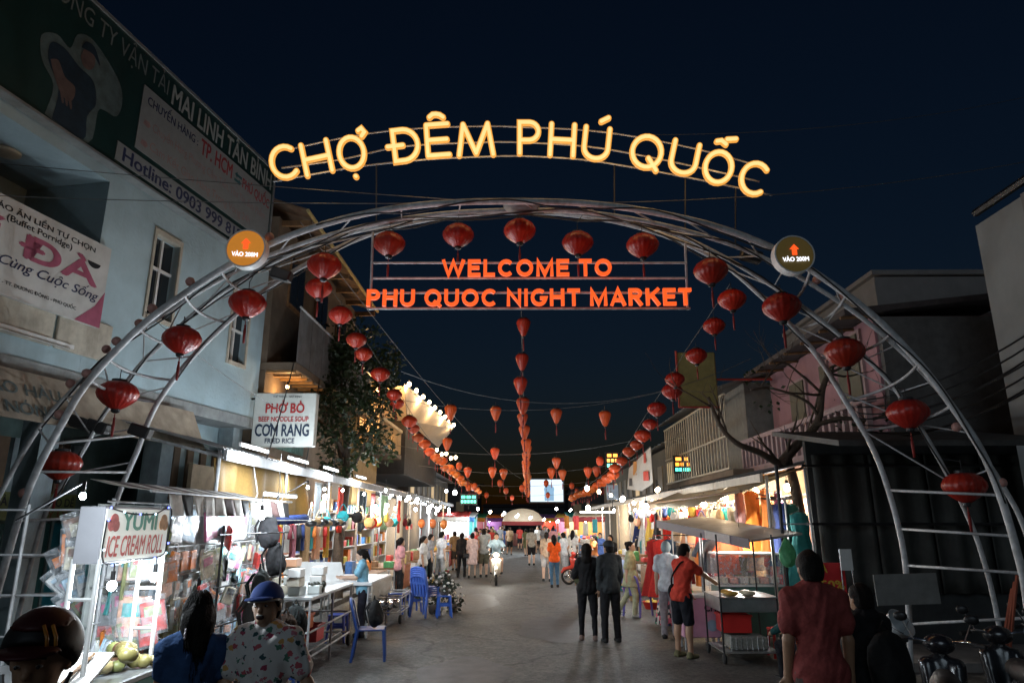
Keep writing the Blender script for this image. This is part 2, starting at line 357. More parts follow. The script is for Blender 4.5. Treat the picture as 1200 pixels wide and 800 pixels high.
def solid_obj(name, prims, res, m, parent, color=None, cuts=(), wr=0., seed=0., world=False):
    r = solid(prims, res, cuts, wr, seed)
    if r is None: return None
    P, fc = r; me = bpy.data.meshes.new(name); me.vertices.add(len(P)); me.vertices.foreach_set('co', P.ravel())
    me.loops.add(fc.size); me.loops.foreach_set('vertex_index', fc.ravel()); me.polygons.add(len(fc))
    me.polygons.foreach_set('loop_start', np.arange(len(fc)) * 4); me.polygons.foreach_set('loop_total', np.full(len(fc), 4)); me.polygons.foreach_set('use_smooth', np.ones(len(fc), dtype=bool))
    me.update(calc_edges=True); me.validate()
    return put(name, me, m, parent, color, world)
def nz(v): v = np.array(v, dtype=float); return v / (np.linalg.norm(v) + 1e-9)
# ------------------------------------------------------------------ people
def C(a, b, ra, rb, k=.02): return ('c', np.array(a, float), np.array(b, float), ra, rb, k)
def El(c, r, M=None, k=.02): return ('e', np.array(c, float), tuple(r), M, k)
def person(label, loc, rz, h=1.65, res=.016, skin=(.42, .25, .16), top=('tee', (.4, .4, .4)), low=('trousers', (.03, .03, .04)), hair='short', hairm=None, lean=(0, 0), turn=0., nod=0., tilt=0., armR=None, armL=None, legR=None, legL=None,
           pelz=None, shoes=(.03, .03, .03), fat=1., female=False, fingers=False, face=False, group=None, topm=None, barefoot=False):
    """faces -Y before turning by rz; armR is at -X. arms/legs: (upper direction, lower direction)"""
    s = h / 1.65; t = thing('person', label, 'person', loc, rz, group)
    armR = armR or ((-.14, .02, -1), (-.05, -.14, -1)); armL = armL or ((.14, .02, -1), (.05, -.14, -1))
    legR = legR or ((-.03, -.02, -1), (-.01, .03, -1)); legL = legL or ((.03, -.02, -1), (.01, .03, -1))
    side = V(1, 0, 0); sp = nz((lean[0], lean[1], 1.)); pel = V(0, 0, 0.)
    hw, sw = (.088, .14) if female else (.085, .16)
    hipR, hipL = pel - side * hw - V(0, 0, .04), pel + side * hw - V(0, 0, .04)
    def leg(hip, L): k = hip + nz(L[0]) * .41; return k, k + nz(L[1]) * .40
    kR, aR = leg(hipR, legR); kL, aL = leg(hipL, legL)
    dz = (.07 - min(aR[2], aL[2])) if pelz is None else pelz / s
    sh = V(0, 0, dz); pel, hipR, hipL, kR, kL, aR, aL = [q + sh for q in (pel, hipR, hipL, kR, kL, aR, aL)]
    neck = pel + sp * .50; chest = pel + sp * .33; shR, shL = pel + sp * .44 - side * sw, pel + sp * .44 + side * sw
    fwd = nz(V(0, -1, 0) - sp * (V(0, -1, 0) @ sp)); hd = nz(sp + V(0, -.18 if nod >= 0 else 0, 0)); hc = neck + hd * .135
    def arm(shd, Am): e = shd + nz(Am[0]) * .275; return e, e + nz(Am[1]) * .235
    eR, wR = arm(shR, armR); eL, wL = arm(shL, armL)
    RM = np.array((Matrix.Rotation(turn, 3, 'Z') @ Matrix.Rotation(nod, 3, 'X') @ Matrix.Rotation(tilt, 3, 'Y')))
    RT = np.array(Matrix.Rotation(math.atan2(lean[0], 1), 3, 'Y') @ Matrix.Rotation(-math.atan2(lean[1], 1), 3, 'X'))
    H = lambda x, y, z: hc + RM @ V(x, y, z)
    S = lambda prims: [(q[0], q[1] * s, q[2] * s, q[3] * s, q[4] * s, q[5] * s) if q[0] == 'c' else (q[0], q[1] * s, tuple(a * s for a in q[2]), q[3], q[4] * s) for q in prims]
    fx = fat
    torso = lambda g: [El(pel + V(0, .005, .01), ((.158 if female else .15) * fx + g, .112 * fx + g, .125 + g), None, .04), El(pel + sp * .16, (.128 * fx + g, .096 * fx + g, .15 + g), RT, .05),
                       El(chest + fwd * .005, ((.138 if female else .158) * fx + g, .112 * fx + g, .165 + g), RT, .05), C(shR, shL, .046 + g, .046 + g, .05), C(neck, shR, .05 + g, .046 + g, .04), C(neck, shL, .05 + g, .046 + g, .04)]
    head = [El(hc + RM @ V(0, .008, .012), (.076, .094, .1), RM, .02), El(H(0, -.028, -.05), (.054, .062, .066), RM, .03), El(H(0, -.085, -.082), (.024, .02, .02), RM, .02), C(H(0, -.088, .012), H(0, -.108, -.022), .008, .014, .012),
            El(H(-.078, .012, -.012), (.012, .022, .032), RM, .008), El(H(.078, .012, -.012), (.012, .022, .032), RM, .008), C(H(-.03, -.088, .026), H(.03, -.088, .026), .012, .012, .02), El(H(0, -.092, -.052), (.026, .014, .013), RM, .014)]
    def hand(wr, el, sgn):
        d = nz(wr - el); p = wr + d * .055; nn = nz(np.cross(d, V(0, -1, .2))); out = [El(p, (.028, .028, .048), np.stack([nn, np.cross(d, nn), d], 1), .012), C(wr, p, .026, .028, .02)]
        if fingers:
            cv = np.cross(nn, d)
            for i, (o, L) in enumerate(((-.026, .062), (-.009, .075), (.009, .07), (.025, .055))):
                a = p + d * .038 + nn * o; b = a + nz(d + cv * .25) * L * .55; out += [C(a, b, .0095, .009, .006), C(b, b + nz(d + cv * .9) * L * .5, .009, .0075, .004)]
            a = p - nn * .03 - d * .02; out.append(C(a, a + nz(d - nn * .9) * .055, .012, .009, .008))
        else: out.append(C(p, p + d * .075, .03, .014, .02))
        return out
    foot = lambda a: [C(a + V(0, .015, -.025), a + V(0, -.13, -.045), .036, .024, .02), C(a + V(0, .03, -.04), a, .03, .034, .02)]
    limb = lambda g: [C(shR, eR, .05 * fx + g, .039 + g, .03), C(shL, eL, .05 * fx + g, .039 + g, .03)]
    fore = lambda g, e=1.: [C(eR, eR + (wR - eR) * e, .041 + g, .029 + g, .02), C(eL, eL + (wL - eL) * e, .041 + g, .029 + g, .02)]
    thigh = lambda g, e=1.: [C(hipR, hipR + (kR - hipR) * e, .086 * fx + g, .057 + g + .025 * (1 - e), .03), C(hipL, hipL + (kL - hipL) * e, .086 * fx + g, .057 + g + .025 * (1 - e), .03)]
    calf = lambda g, e=1.: [C(kR, kR + (aR - kR) * e, .057 + g, .038 + g, .02), C(kL, kL + (aL - kL) * e, .057 + g, .038 + g, .02)] + ([El(kR * .7 + aR * .3 + V(0, .02, 0), (.048 + g, .05 + g, .1), None, .03), El(kL * .7 + aL * .3 + V(0, .02, 0), (.048 + g, .05 + g, .1), None, .03)] if 0 <= g < .005 else [])
    tg = -.014 if top[0] else 0.; lg = -.014 if (low[0] or top[0] in ('dress',)) and low[0] not in ('shorts', 'skirt') else 0.
    body = torso(tg) + [C(neck - sp * .03, hc - hd * .05, .056, .05, .03)] + head + limb(-.01 if top[0] not in (None, 'sleeveless') else 0) + fore(-.008 if top[0] in ('jacket', 'hoodie', 'longsleeve') else 0) + hand(wR, eR, -1) + hand(wL, eL, 1) + thigh(lg if lg else (-.006 if low[0] else 0)) + calf(lg) + foot(aR) + foot(aL)
    solid_obj('body', S(body), res, SKIN, t, skin)
    sd = random.random() * 6; seg = V(0, 0, 0)
    kind, tc = top; tm = topm or CLOTH
    if kind:
        g = .016; hem = pel - sp * (.12 if kind != 'crop' else 0.); pr = torso(g) + [El(pel - sp * .05, (.172 * fx + .012, .13 * fx + .012, .15), None, .05)]
        e = {'tee': .62, 'crop': .5, 'sleeveless': .02}.get(kind, 1.)
        if kind == 'puff': e = .55
        for (a, b) in ((shR, eR), (shL, eL)):
            if kind == 'puff': pr += [El(a + (b - a) * .25 + V(0, 0, .0), (.066, .07, .09), None, .02), C(a, a + (b - a) * .5, .062, .056, .02)]
            elif e > .1: pr += [C(a, a + (b - a) * e, .05 * fx + g - .002, .046 * fx + g + (.012 if e < 1 else .0), .03)]
        if kind in ('jacket', 'hoodie', 'longsleeve'): pr += fore(.018 if kind != 'longsleeve' else .012, .93)
        if kind == 'dress' or kind == 'tunic': pr += [C(pel - sp * .02, pel - V(0, 0, .36 if kind == 'dress' else .22), .15, .21, .05)]; hem = pel - V(0, 0, .42 if kind == 'dress' else .25)
        if kind == 'hoodie': pr += [El(neck + V(0, .04, .0), (.1, .09, .07), None, .03)]
        cuts = [(hem * s, -sp)]; neckc = neck + sp * .005 + fwd * .02
        solid_obj({'dress': 'dress', 'jacket': 'jacket', 'hoodie': 'hoodie', 'tunic': 'tunic'}.get(kind, 'shirt'), S(pr), res, tm, t, tc, cuts, .0065, sd)
    kind2, lc = low
    if kind2:
        g = .014; wz = (pel + V(0, 0, .10)) * s; pr = [El(pel + V(0, .005, .0), (.15 * fx, .108 * fx, .13), None, .04)]
        if kind2 == 'trousers': pr += thigh(g) + [C(kR, aR, .068, .056, .03), C(kL, aL, .068, .056, .03)]
        elif kind2 == 'leggings': pr += thigh(.008) + [C(kR, aR, .06, .044, .03), C(kL, aL, .06, .044, .03)]
        elif kind2 == 'shorts': pr += [C(hipR, hipR + (kR - hipR) * .86, .086 * fx + .022, .085, .03), C(hipL, hipL + (kL - hipL) * .86, .086 * fx + .022, .085, .03)]
        elif kind2 == 'skirt': pr += [C(pel, pel - V(0, 0, .33), .15, .19, .04)]
        cuts = [(wz, V(0, 0, 1.))]
        if kind2 == 'skirt': cuts.append(((pel - V(0, 0, .4)) * s, V(0, 0, -1.)))
        solid_obj(kind2 if kind2 != 'leggings' else 'trousers', S(pr), res, CLOTH, t, lc, cuts, .005, sd + 1)
    if not barefoot:
        for a in (aR, aL):
            solid_obj('shoe', S([C(a + V(0, .03, -.035), a + V(0, -.13, -.04), .043, .033, .02), C(a + V(0, .025, -.04), a + V(0, .01, -.0), .042, .044, .02)]), max(res, .014), CLOTH, t, shoes, [((a - V(0, 0, .068)) * s, V(0, 0, -1.))])
    hm = hairm or HAIR
    if hair:
        hr = []; cuts = [(H(0, -.058, .052) * s, RM @ nz(V(0, -.72, -.5)))]
        cap = [El(H(0, .014, .022), (.088, .104, .106), RM, .02), El(H(0, .045, -.03), (.078, .07, .09), RM, .03)]
        if hair == 'short': hr = cap; cuts.append((H(0, 0, -.085) * s, RM @ V(0, 0, -1.)))
        elif hair == 'long': hr = cap + [C(H(0, .06, -.02), H(0, .10, -.30), .075, .05, .04), C(H(-.05, .04, -.02), H(-.06, .06, -.24), .045, .03, .03), C(H(.05, .04, -.02), H(.06, .06, -.24), .045, .03, .03)]
        elif hair == 'pony': hr = cap + [El(H(0, .12, .03), (.035, .035, .035), RM, .02), C(H(0, .125, .02), H(0, .15, -.2), .036, .018, .02)]
        elif hair == 'bun': hr = cap + [El(H(0, .09, .06), (.05, .05, .048), RM, .02)]
        elif hair == 'hood': hr = [El(H(0, .02, .012), (.104, .118, .128), RM, .02), C(H(0, .03, -.05), H(0, .05, -.16), .092, .11, .03)]; cuts = [(H(0, -.082, .0) * s, RM @ nz(V(0, -1, -.1)))]
        solid_obj('hair' if hair != 'hood' else 'hood', S(hr), max(res * .8, .009), hm, t, None if hair != 'hood' else tc, cuts, .004, sd)
    if face:
        W_ = mat('eye_white', (.5, .47, .44), .25, var=.02); D_ = mat('dark_mouth', (.03, .008, .008), .6); T_ = mat('teeth', (.7, .68, .62), .3)
        for x in (-.031, .031):
            e = MB().ball(H(x, -.087, .004) * s, .0115 * s, 10, (1, .6, .5)).build('eye', W_, t, True); MB().ball(H(x, -.0965, .004) * s, .0062 * s, 8, (1, .5, 1)).build('iris', BLACKP, e, True)
            MB().tube([H(x - .02, -.092, .028) * s, H(x, -.099, .034) * s, H(x + .02, -.092, .029) * s], .0045 * s, 6).build('eyebrow', HAIR, t, True)
        MB().ball(H(0, -.098, -.056) * s, .027 * s, 12, (1., .4, .62 if face == 'laugh' else .25)).build('mouth', D_, t, True)
        if face == 'laugh': MB().ball(H(0, -.101, -.046) * s, .02 * s, 10, (1, .4, .22)).build('teeth', T_, t, True)
    t['_d'] = 0
    del t['_d']
    info = dict(H=lambda x, y, z: H(x, y, z) * s, RM=RM, s=s, hc=hc * s, wR=wR * s, wL=wL * s, pel=pel * s, chest=chest * s, shR=shR * s, shL=shL * s, sp=sp, neck=neck * s, eR=eR * s, eL=eL * s, aR=aR * s, aL=aL * s, seed=sd)
    return t, info
# ================================================================== THE STREET
asph = mat('asphalt', (.085, .082, .073), .62, var=.3, scale=1.2, bump=.9, bscale=70, dirt=.5, dirtc=(.045, .044, .046))
def grain(m, scale, amt):                    # fine stone grain over a material's own colour
    n = m.node_tree.nodes; l = m.node_tree.links; b = n['Principled BSDF']; src = b.inputs['Base Color'].links[0].from_socket
    tc = n.new('ShaderNodeTexCoord'); vo = n.new('ShaderNodeTexVoronoi'); vo.inputs['Scale'].default_value = scale; l.new(tc.outputs['Object'], vo.inputs['Vector']); se = n.new('ShaderNodeSeparateColor'); l.new(vo.outputs['Color'], se.inputs[0])
    mr = n.new('ShaderNodeMapRange'); mr.inputs['To Min'].default_value = 1 - amt; mr.inputs['To Max'].default_value = 1 + amt; l.new(se.outputs[0], mr.inputs['Value']); mu = n.new('ShaderNodeVectorMath'); mu.operation = 'SCALE'; l.new(src, mu.inputs[0]); l.new(mr.outputs[0], mu.inputs['Scale']); l.new(mu.outputs[0], b.inputs['Base Color'])
grain(asph, 26, .4); grain(asph, 9, .16)
def cracks(m, scale, width, dark):
    n = m.node_tree.nodes; l = m.node_tree.links; b = n['Principled BSDF']; src = b.inputs['Base Color'].links[0].from_socket
    tc = n.new('ShaderNodeTexCoord'); wn_ = n.new('ShaderNodeTexNoise'); wn_.inputs['Scale'].default_value = 1.3; wn_.inputs['Detail'].default_value = 6; l.new(tc.outputs['Object'], wn_.inputs['Vector']); av = n.new('ShaderNodeVectorMath'); av.operation = 'MULTIPLY_ADD'; av.inputs[1].default_value = (1.4, 1.4, 0); l.new(wn_.outputs['Color'], av.inputs[0]); l.new(tc.outputs['Object'], av.inputs[2])
    vo = n.new('ShaderNodeTexVoronoi'); vo.feature = 'DISTANCE_TO_EDGE'; vo.inputs['Scale'].default_value = scale; l.new(av.outputs[0], vo.inputs['Vector']); mr = n.new('ShaderNodeMapRange'); mr.inputs['From Max'].default_value = width; mr.inputs['To Min'].default_value = dark; mr.inputs['To Max'].default_value = 1.; l.new(vo.outputs['Distance'], mr.inputs['Value']); mu = n.new('ShaderNodeVectorMath'); mu.operation = 'SCALE'; l.new(src, mu.inputs[0]); l.new(mr.outputs[0], mu.inputs['Scale']); l.new(mu.outputs[0], b.inputs['Base Color'])
cracks(asph, .28, .012, .35); cracks(asph, .11, .25, .82)
g = MB().quad((-400, -60, 0), (400, -60, 0), (400, 900, 0), (-400, 900, 0)).build('road', asph); structure(g)
pave = mat('pavement_concrete', (.22, .21, .2), .75, var=.25, scale=3, bump=.4, dirt=.6)
for nm, x0, x1, y0, y1 in (('pavement_left', -14, -4.75, 10.5, 90), ('pavement_right', 4.9, 14, 10.5, 90)):
    structure(MB().box(((x0 + x1) / 2, (y0 + y1) / 2, .05), (x1 - x0, y1 - y0, .14)).build(nm, pave))
    kb = mat('kerb_stone', (.2, .2, .19), .8, dirt=.5)
    xk = x1 if x0 < 0 else x0
    for i in range(28):
        o = MB().box((xk + (.08 if x0 < 0 else -.08), y0 + .5 + i * 1.0, .06), (.155, .985, .145), bev=.012).build('kerb', kb, bpy.data.objects[nm])
for i, (x, y, sx, sy, rz_) in enumerate(((-.8, 10.2, 1.3, 2.6, .1), (1.9, 8.6, .8, 1.6, -.05), (.7, 14.5, 1.6, 3.2, 0), (-1.2, 19, 1.2, 4, 0), (.2, 7.6, .7, .9, 0))):
    mb = MB(); n = 18; pts = [Vector((x + sx * .5 * math.cos(a) * (1 + .15 * math.sin(5 * a + i)), y + sy * .5 * math.sin(a) * (1 + .1 * math.cos(4 * a)), .004)) for a in [2 * math.pi * k / n for k in range(n)]]
    mb.add(pts, [tuple(range(n))]); structure(mb.build('road_patch', mat('patch_asphalt', (.06, .06, .062), .55, var=.4, scale=4, bump=.5, bscale=70)))
# ------------------------------------------------------------------ blue corner building, left
AF = R(10); FD = Vector((math.sin(AF), math.cos(AF), 0)); FN = Vector((math.cos(AF), -math.sin(AF), 0)); UP = Vector((0, 0, 1)); P0 = Vector((-5.9, 15., 0))
def FP(u, z, d=0.): return P0 + FD * u + UP * z + FN * d        # u along the facade (0 = far corner), d out of the wall
def fit(px, py, d=0.):
    r = ray(px, py); q = P0 + FN * d; t = (q.x * FN.x + q.y * FN.y) / (r.x * FN.x + r.y * FN.y); x = r * t
    return ((x - P0).dot(FD), HC + x.z)
RF = Matrix((FD, FN, UP)).transposed()                           # local axes: along, out, up
def fbox(mb, u0, u1, z0, z1, d0, d1, bev=0.): return mb.box(FP((u0 + u1) / 2, (z0 + z1) / 2, (d0 + d1) / 2), (abs(u1 - u0), abs(d1 - d0), abs(z1 - z0)), RF, bev)
blue = mat('blue_plaster', (.40, .53, .58), .85, var=.14, scale=1.1, bump=.35, bscale=16, dirt=.8, dirtc=(.2, .23, .23))
trim = mat('cream_trim', (.5, .46, .38), .7, var=.2, dirt=.5, dirtc=(.2, .17, .13))
glassd = mat('dark_glass', (.02, .025, .03), .08, spec=.8)
bb = thing('corner_building', 'pale blue two storey building carrying the big green sign', 'building', FP(-4, 0, -2))
W1 = (-4.75, -.02)                                              # solid part of upper wall
u_w0, z_w1 = fit(160, 255); u_w1, z_w0 = fit(196, 345)
wz0, wz1 = 5.55, 7.05; wu0, wu1 = -3.75, -3.1
mb = MB()
for (a, b, c, d) in ((-4.75, wu0, 4.22, 7.7), (wu0, wu1, 4.22, wz0), (wu0, wu1, wz1, 7.7), (wu1, -1.25, 4.22, 7.7), (-1.25, -.65, 4.22, 5.3), (-1.25, -.65, 6.75, 7.7), (-.65, 0, 4.22, 7.7)):
    fbox(mb, a, b, c, d, -.25, 0)
fbox(mb, -.2, 0, 4.22, 7.7, -5, -.25)
fbox(mb, -14, -4.75, 7.45, 7.7, -5, -.001); fbox(mb, -14, 0, 10.1, 10.2, -5, -.4)
fbox(mb, -4.95, -4.75, 4.22, 7.45, -1.6, 0); fbox(mb, -14, -4.95, 4.22, 7.45, -1.8, -1.6)
mb.build('wall', blue, bb, world=True)
mb = MB(); fbox(mb, -14, -4.75, 4.22, 5.5, -.2, -.002); mb.build('balcony_parapet', blue, bb, world=True)
mb = MB(); fbox(mb, -14, 0, 4.0, 4.215, -5, .06); mb.build('floor_slab', mat('slab_concrete', (.3, .32, .32), .8, dirt=.6), bb, world=True)
mb = MB(); fbox(mb, -14, -.05, 7.7, 10.1, -5, -.35); mb.build('attic_wall', blue, bb, world=True)
for (a, b, z0, z1, nm) in ((wu0, wu1, wz0, wz1, 1), (-1.25, -.65, 5.3, 6.75, 0)):
    mb = MB(); fbox(mb, a - .06, a, z0 - .08, z1 + .1, -.1, .03); fbox(mb, b, b + .06, z0 - .08, z1 + .1, -.1, .03); fbox(mb, a, b, z1, z1 + .1, -.1, .03); fbox(mb, a, b, z0 - .08, z0, -.1, .05)
    wo = mb.build('window', trim, bb, world=True)
    mb = MB(); fbox(mb, a, b, z0, z1, -.16, -.14); mb.build('pane', glassd, wo, world=True)
    mb = MB(); m = (a + b) / 2; fbox(mb, m - .025, m + .025, z0, z1, -.138, -.1); fbox(mb, a, m - .025, z0 + .9 if nm else z0 + .7, z0 + .95 if nm else z0 + .75, -.137, -.1); fbox(mb, m + .025, b, z0 + .9 if nm else z0 + .7, z0 + .95 if nm else z0 + .75, -.137, -.1); mb.build('frame', WHITE, wo, world=True)
mb = MB(); fbox(mb, -8.2, -5.6, 6.35, 7.25, -1.62, -1.55); wo = mb.build('window', mat('old_frame', (.2, .19, .16), .7), bb, world=True)
for k in range(4):
    mb = MB(); fbox(mb, -8.1 + k * .64, -7.56 + k * .64, 6.45, 7.15, -1.548, -1.53); mb.build('pane', glassd, wo, world=True)
mb = MB(); mb.ball(FP(-6.1, 7.42, -.8), .2, 14, (1, 1, .3)); mb.build('ceiling_lamp', mat('lamp_opal', (.5, .47, .38), .4), bb, smooth=True, world=True)
for k in range(5):
    mb = MB(); fbox(mb, -9.9 + k * 1.1, -8.86 + k * 1.1, 4.5, 5.1, .001, .05, .01); mb.build('parapet_panel', trim, bb, world=True)
mb = MB(); mb.tube([FP(-7.1, 4.52, .1), FP(-5.3, 4.52, .1)], .022, 8); o = mb.build('wall_tube_lamp', mat('old_tube', (.35, .34, .3), .5), bb, world=True)
mb = MB(); fbox(mb, -7.2, -5.2, 4.54, 4.6, .0, .09); mb.build('lamp_holder', WHITE, o, world=True)
# ground floor: recessed wall, shop openings, grey blue columns
sg = mat('shop_green_wall', (.13, .2, .19), .7, var=.3, scale=2, dirt=.5)
mb = MB(); fbox(mb, -14, 0, 0, 4., -2.2, -2.0); mb.build('ground_floor_wall', sg, bb, world=True)
cm = mat('column_paint', (.3, .37, .4), .8, var=.15, dirt=.6, dirtc=(.12, .12, .11))
for u in (-10.2, -7.4, -5.0, -2.4, -.2):
    mb = MB(); fbox(mb, u - .17, u + .17, 0, 4.0, -.6, -.25); mb.build('column', cm, bb, world=True)
for k in range(7):
    mb = MB(); fbox(mb, -5.0 + .35 + k * .31, -5.0 + .58 + k * .31, 2.3, 3.4, -1.99, -1.9); mb.build('louvre_panel', mat('panel_brown', (.16, .1, .06), .6) if k % 2 else cm, bb, world=True)
mb = MB(); fbox(mb, -2.35, -.02, 0, 4.0, -.8, -.62); mb.build('shopfront_wall', blue, bb, world=True)
for k in range(5):
    mb = MB(); fbox(mb, -2.2 + k * .42, -2.02 + k * .42, 2.45, 3.5, -.61, -.56); mb.build('louvre_panel', MATS['panel_brown'], bb, world=True)
# big green sign on the roof edge
sgn = thing('roof_sign', 'long dark green sign board with white panels above pale blue wall', 'sign', FP(-4, 7.66, .1))
green = mat('sign_green', (.008, .036, .033), .5, var=.1, dirt=.2); pan = mat('sign_white', (.27, .29, .29), .55, var=.08, dirt=.25, dirtc=(.25, .25, .25))
mb = MB(); fbox(mb, -9.5, -.5, 7.66, 10.0, .05, .2); mb.build('board', green, sgn, world=True)
mb = MB()
for (a, b, c, d) in ((-9.5, -.5, 9.985, 10.04), (-9.5, -.5, 7.62, 7.66), (-.5, -.46, 7.62, 10.04)): fbox(mb, a, b, c, d, .04, .23)
mb.build('frame', mat('alu_trim', (.45, .46, .46), .35, .6), sgn, world=True)
red = mat('sign_red', (.32, .05, .06), .6); navy = mat('sign_navy', (.02, .03, .09), .6); wht = mat('sign_letter_white', (.34, .37, .36), .55); rose = mat('sign_rose', (.32, .2, .2), .6)
mb = MB(); fbox(mb, -4.78, -.56, 8.17, 9.38, .2, .212); mb.build('panel', pan, sgn, world=True)
mb = MB(); fbox(mb, -5.15, -.56, 7.74, 8.07, .2, .212); mb.build('panel', pan, sgn, world=True)
T = lambda s, u0, u1, z0, z1, m_, bold=.02, par=sgn, d=.214, sl=0.: text(s, 'lettering', m_, par, FP(u0, z0, d), FD, UP, u1 - u0, z1 - z0, 0., bold, sl)
T('CÔNG TY VẬN TẢI', -6.9, -4.2, 9.47, 9.97, mat('outline_letter', (.16, .19, .19), .6), 0., d=.203)
T('MAI LINH TÂN BÌNH', -4.08, -.6, 9.47, 9.97, wht, .03, d=.203)
T('CHUYẾN HÀNG :', -4.65, -3.25, 9.08, 9.33, navy); T('TP. HCM', -3.15, -2.1, 8.98, 9.3, red, .035); T('PHÚ QUỐC', -1.7, -.62, 8.95, 9.33, red, .035)
for k in (0, 1):
    mb = MB(); z = 9.16 - k * .13; pts = [FP(-2.0 + .26 * (a if k else 1 - a), z + b, .214) for a, b in ((0, .03), (.65, .03), (.65, .07), (1, 0), (.65, -.07), (.65, -.03), (0, -.03))]; mb.add(pts, [tuple(range(7)) if k else tuple(range(6, -1, -1))]); mb.build('arrow', mat('arrow_teal', (.03, .12, .14), .6), sgn, world=True)
T('Chuyển Hàng Phượng Cẩm Tiền, Thư Tín, Bưu Phẩm', -4.45, -.75, 8.62, 8.88, rose, .0); T('Cam Kết Giao Hàng Trong Vòng 24h', -4.45, -1.3, 8.25, 8.52, rose, .0)
for z in (8.68, 8.3):
    mb = MB(); mb.add([FP(-4.68, z, .2145), FP(-4.55, z - .02, .2145), FP(-4.5, z + .04, .2145), FP(-4.55, z + .1, .2145), FP(-4.66, z + .09, .2145)], [(0, 1, 2, 3, 4)]); mb.build('pointer_mark', rose, sgn, world=True)
T('Hotline: 0903 999 812  A.', -5.0, -1.0, 7.79, 8.03, navy, .03)
# printed courier figure on the sign: flat print, plain worker shape
def print_shape(nm, pts, d, m_, n=4):
    c = crom([Vector((a, b, 0)) for a, b in pts + pts[:1]], n)[:-1]; q = [FP(v.x, v.y, d) for v in c][::-1]; mb = MB(); mb.add(q, [tuple(range(len(q)))]); mb.build(nm, m_, sgn, world=True)
print_shape('figure_outline', [(-6.5, 7.7), (-6.45, 8.2), (-6.7, 8.45), (-6.78, 8.8), (-6.55, 9.0), (-6.3, 8.95), (-6.22, 9.25), (-6.0, 9.38), (-5.7, 9.3), (-5.3, 9.05), (-5.18, 8.75), (-5.25, 8.45), (-5.5, 8.4), (-5.62, 8.3), (-5.7, 7.7)], .205, mat('print_pale', (.09, .13, .135), .6, var=.3))
print_shape('figure_shirt', [(-6.38, 7.7), (-6.36, 8.2), (-6.6, 8.5), (-6.62, 8.8), (-6.4, 8.88), (-6.1, 8.78), (-5.8, 8.72), (-5.68, 8.4), (-5.8, 8.1), (-5.8, 7.7)], .209, mat('print_navy', (.012, .03, .05), .6, var=.3))
SKP = mat('print_skin', (.12, .085, .08), .6, var=.25)
print_shape('figure_skin', [(-6.1, 8.95), (-6.06, 9.12), (-5.95, 9.2), (-5.84, 9.1), (-5.84, 8.95), (-5.92, 8.84), (-6.03, 8.84)], .2115, SKP)
print_shape('figure_skin', [(-6.58, 8.55), (-6.45, 8.62), (-6.3, 8.45), (-6.12, 8.42), (-6.08, 8.3), (-6.12, 8.16), (-6.22, 8.12), (-6.36, 8.2), (-6.5, 8.4)], .2115, SKP)
for k in range(3): print_shape('figure_finger', [(-6.33 + k * .075, 8.17), (-6.29 + k * .075, 8.19), (-6.24 + k * .075, 8.06), (-6.27 + k * .075, 8.03)], .2125, SKP, 2)
print_shape('figure_cap', [(-6.12, 9.1), (-6.05, 9.26), (-5.9, 9.28), (-5.78, 9.14), (-5.74, 9.05), (-5.9, 9.14)], .2135, MATS['print_navy'])
# white banner on the balcony
bn = thing('banner', 'large white banner with pink lettering hung on blue balcony', 'banner', FP(-6, 4.9, .15))
_, bz1 = fit(131, 284, .12); bu1, bz0 = fit(119, 384, .12); bz0, bz1 = 4.97, 6.3; bu1 = fit(125, 330, .12)[0]; bu0 = bu1 - 3.9
mb = MB(); fbox(mb, bu0, bu1, bz0, bz1, .06, .12); mb.build('sheet', mat('banner_white', (.62, .62, .6), .6, var=.12, scale=3, dirt=.35, dirtc=(.3, .28, .25)), bn, world=True)
pink = mat('banner_pink', (.4, .1, .17), .6); ink = mat('ink', (.012, .015, .02), .6)
hb = bz1 - bz0; BT = lambda s, u0, u1, f0, f1, m_, bold=.02, sl=0.: T(s, bu1 - u0, bu1 - u1, bz0 + hb * f0, bz0 + hb * f1, m_, bold, bn, .124, sl)
BT('CHÁO ĂN LIỀN TỰ CHỌN', 2.25, .32, .84, .95, ink, .03); BT('(Buffet Porridge)', 1.85, .75, .74, .83, ink, .02)
BT('TÍ ĐÀ', 2.7, .2, .46, .76, pink, .06); BT('Đồng Hành Cùng Cuộc Sống', 3.1, .12, .27, .44, navy, .01, .35); BT('ĐC: 02 LÝ TỰ TRỌNG - KP2 - TT. DƯƠNG ĐÔNG - PHÚ QUỐC', 2.75, .5, .1, .17, ink, .02)
mb = MB(); mb.add([FP(bu1, bz0, .123), FP(bu1, bz0 + .45 * hb, .123), FP(bu1 - .16, bz0 + .24 * hb, .123), FP(bu1 - .5, bz0, .123)], [(0, 1, 2, 3)]); mb.add([FP(bu0, bz1, .123), FP(bu0, bz0 + .55 * hb, .123), FP(bu0 + .6, bz0 + .8 * hb, .123), FP(bu0 + 1.7, bz1, .123)], [(0, 1, 2, 3)]); mb.build('corner_print', pink, bn, world=True)
mb = MB(); mb.add([FP(bu1 - .3 + .13 * math.cos(a), bz0 + .74 * hb + .09 * math.sin(a), .1235) for a in [math.pi + math.pi * k / 10 for k in range(11)]], [tuple(range(11))]); mb.build('bowl_print', ink, bn, world=True)
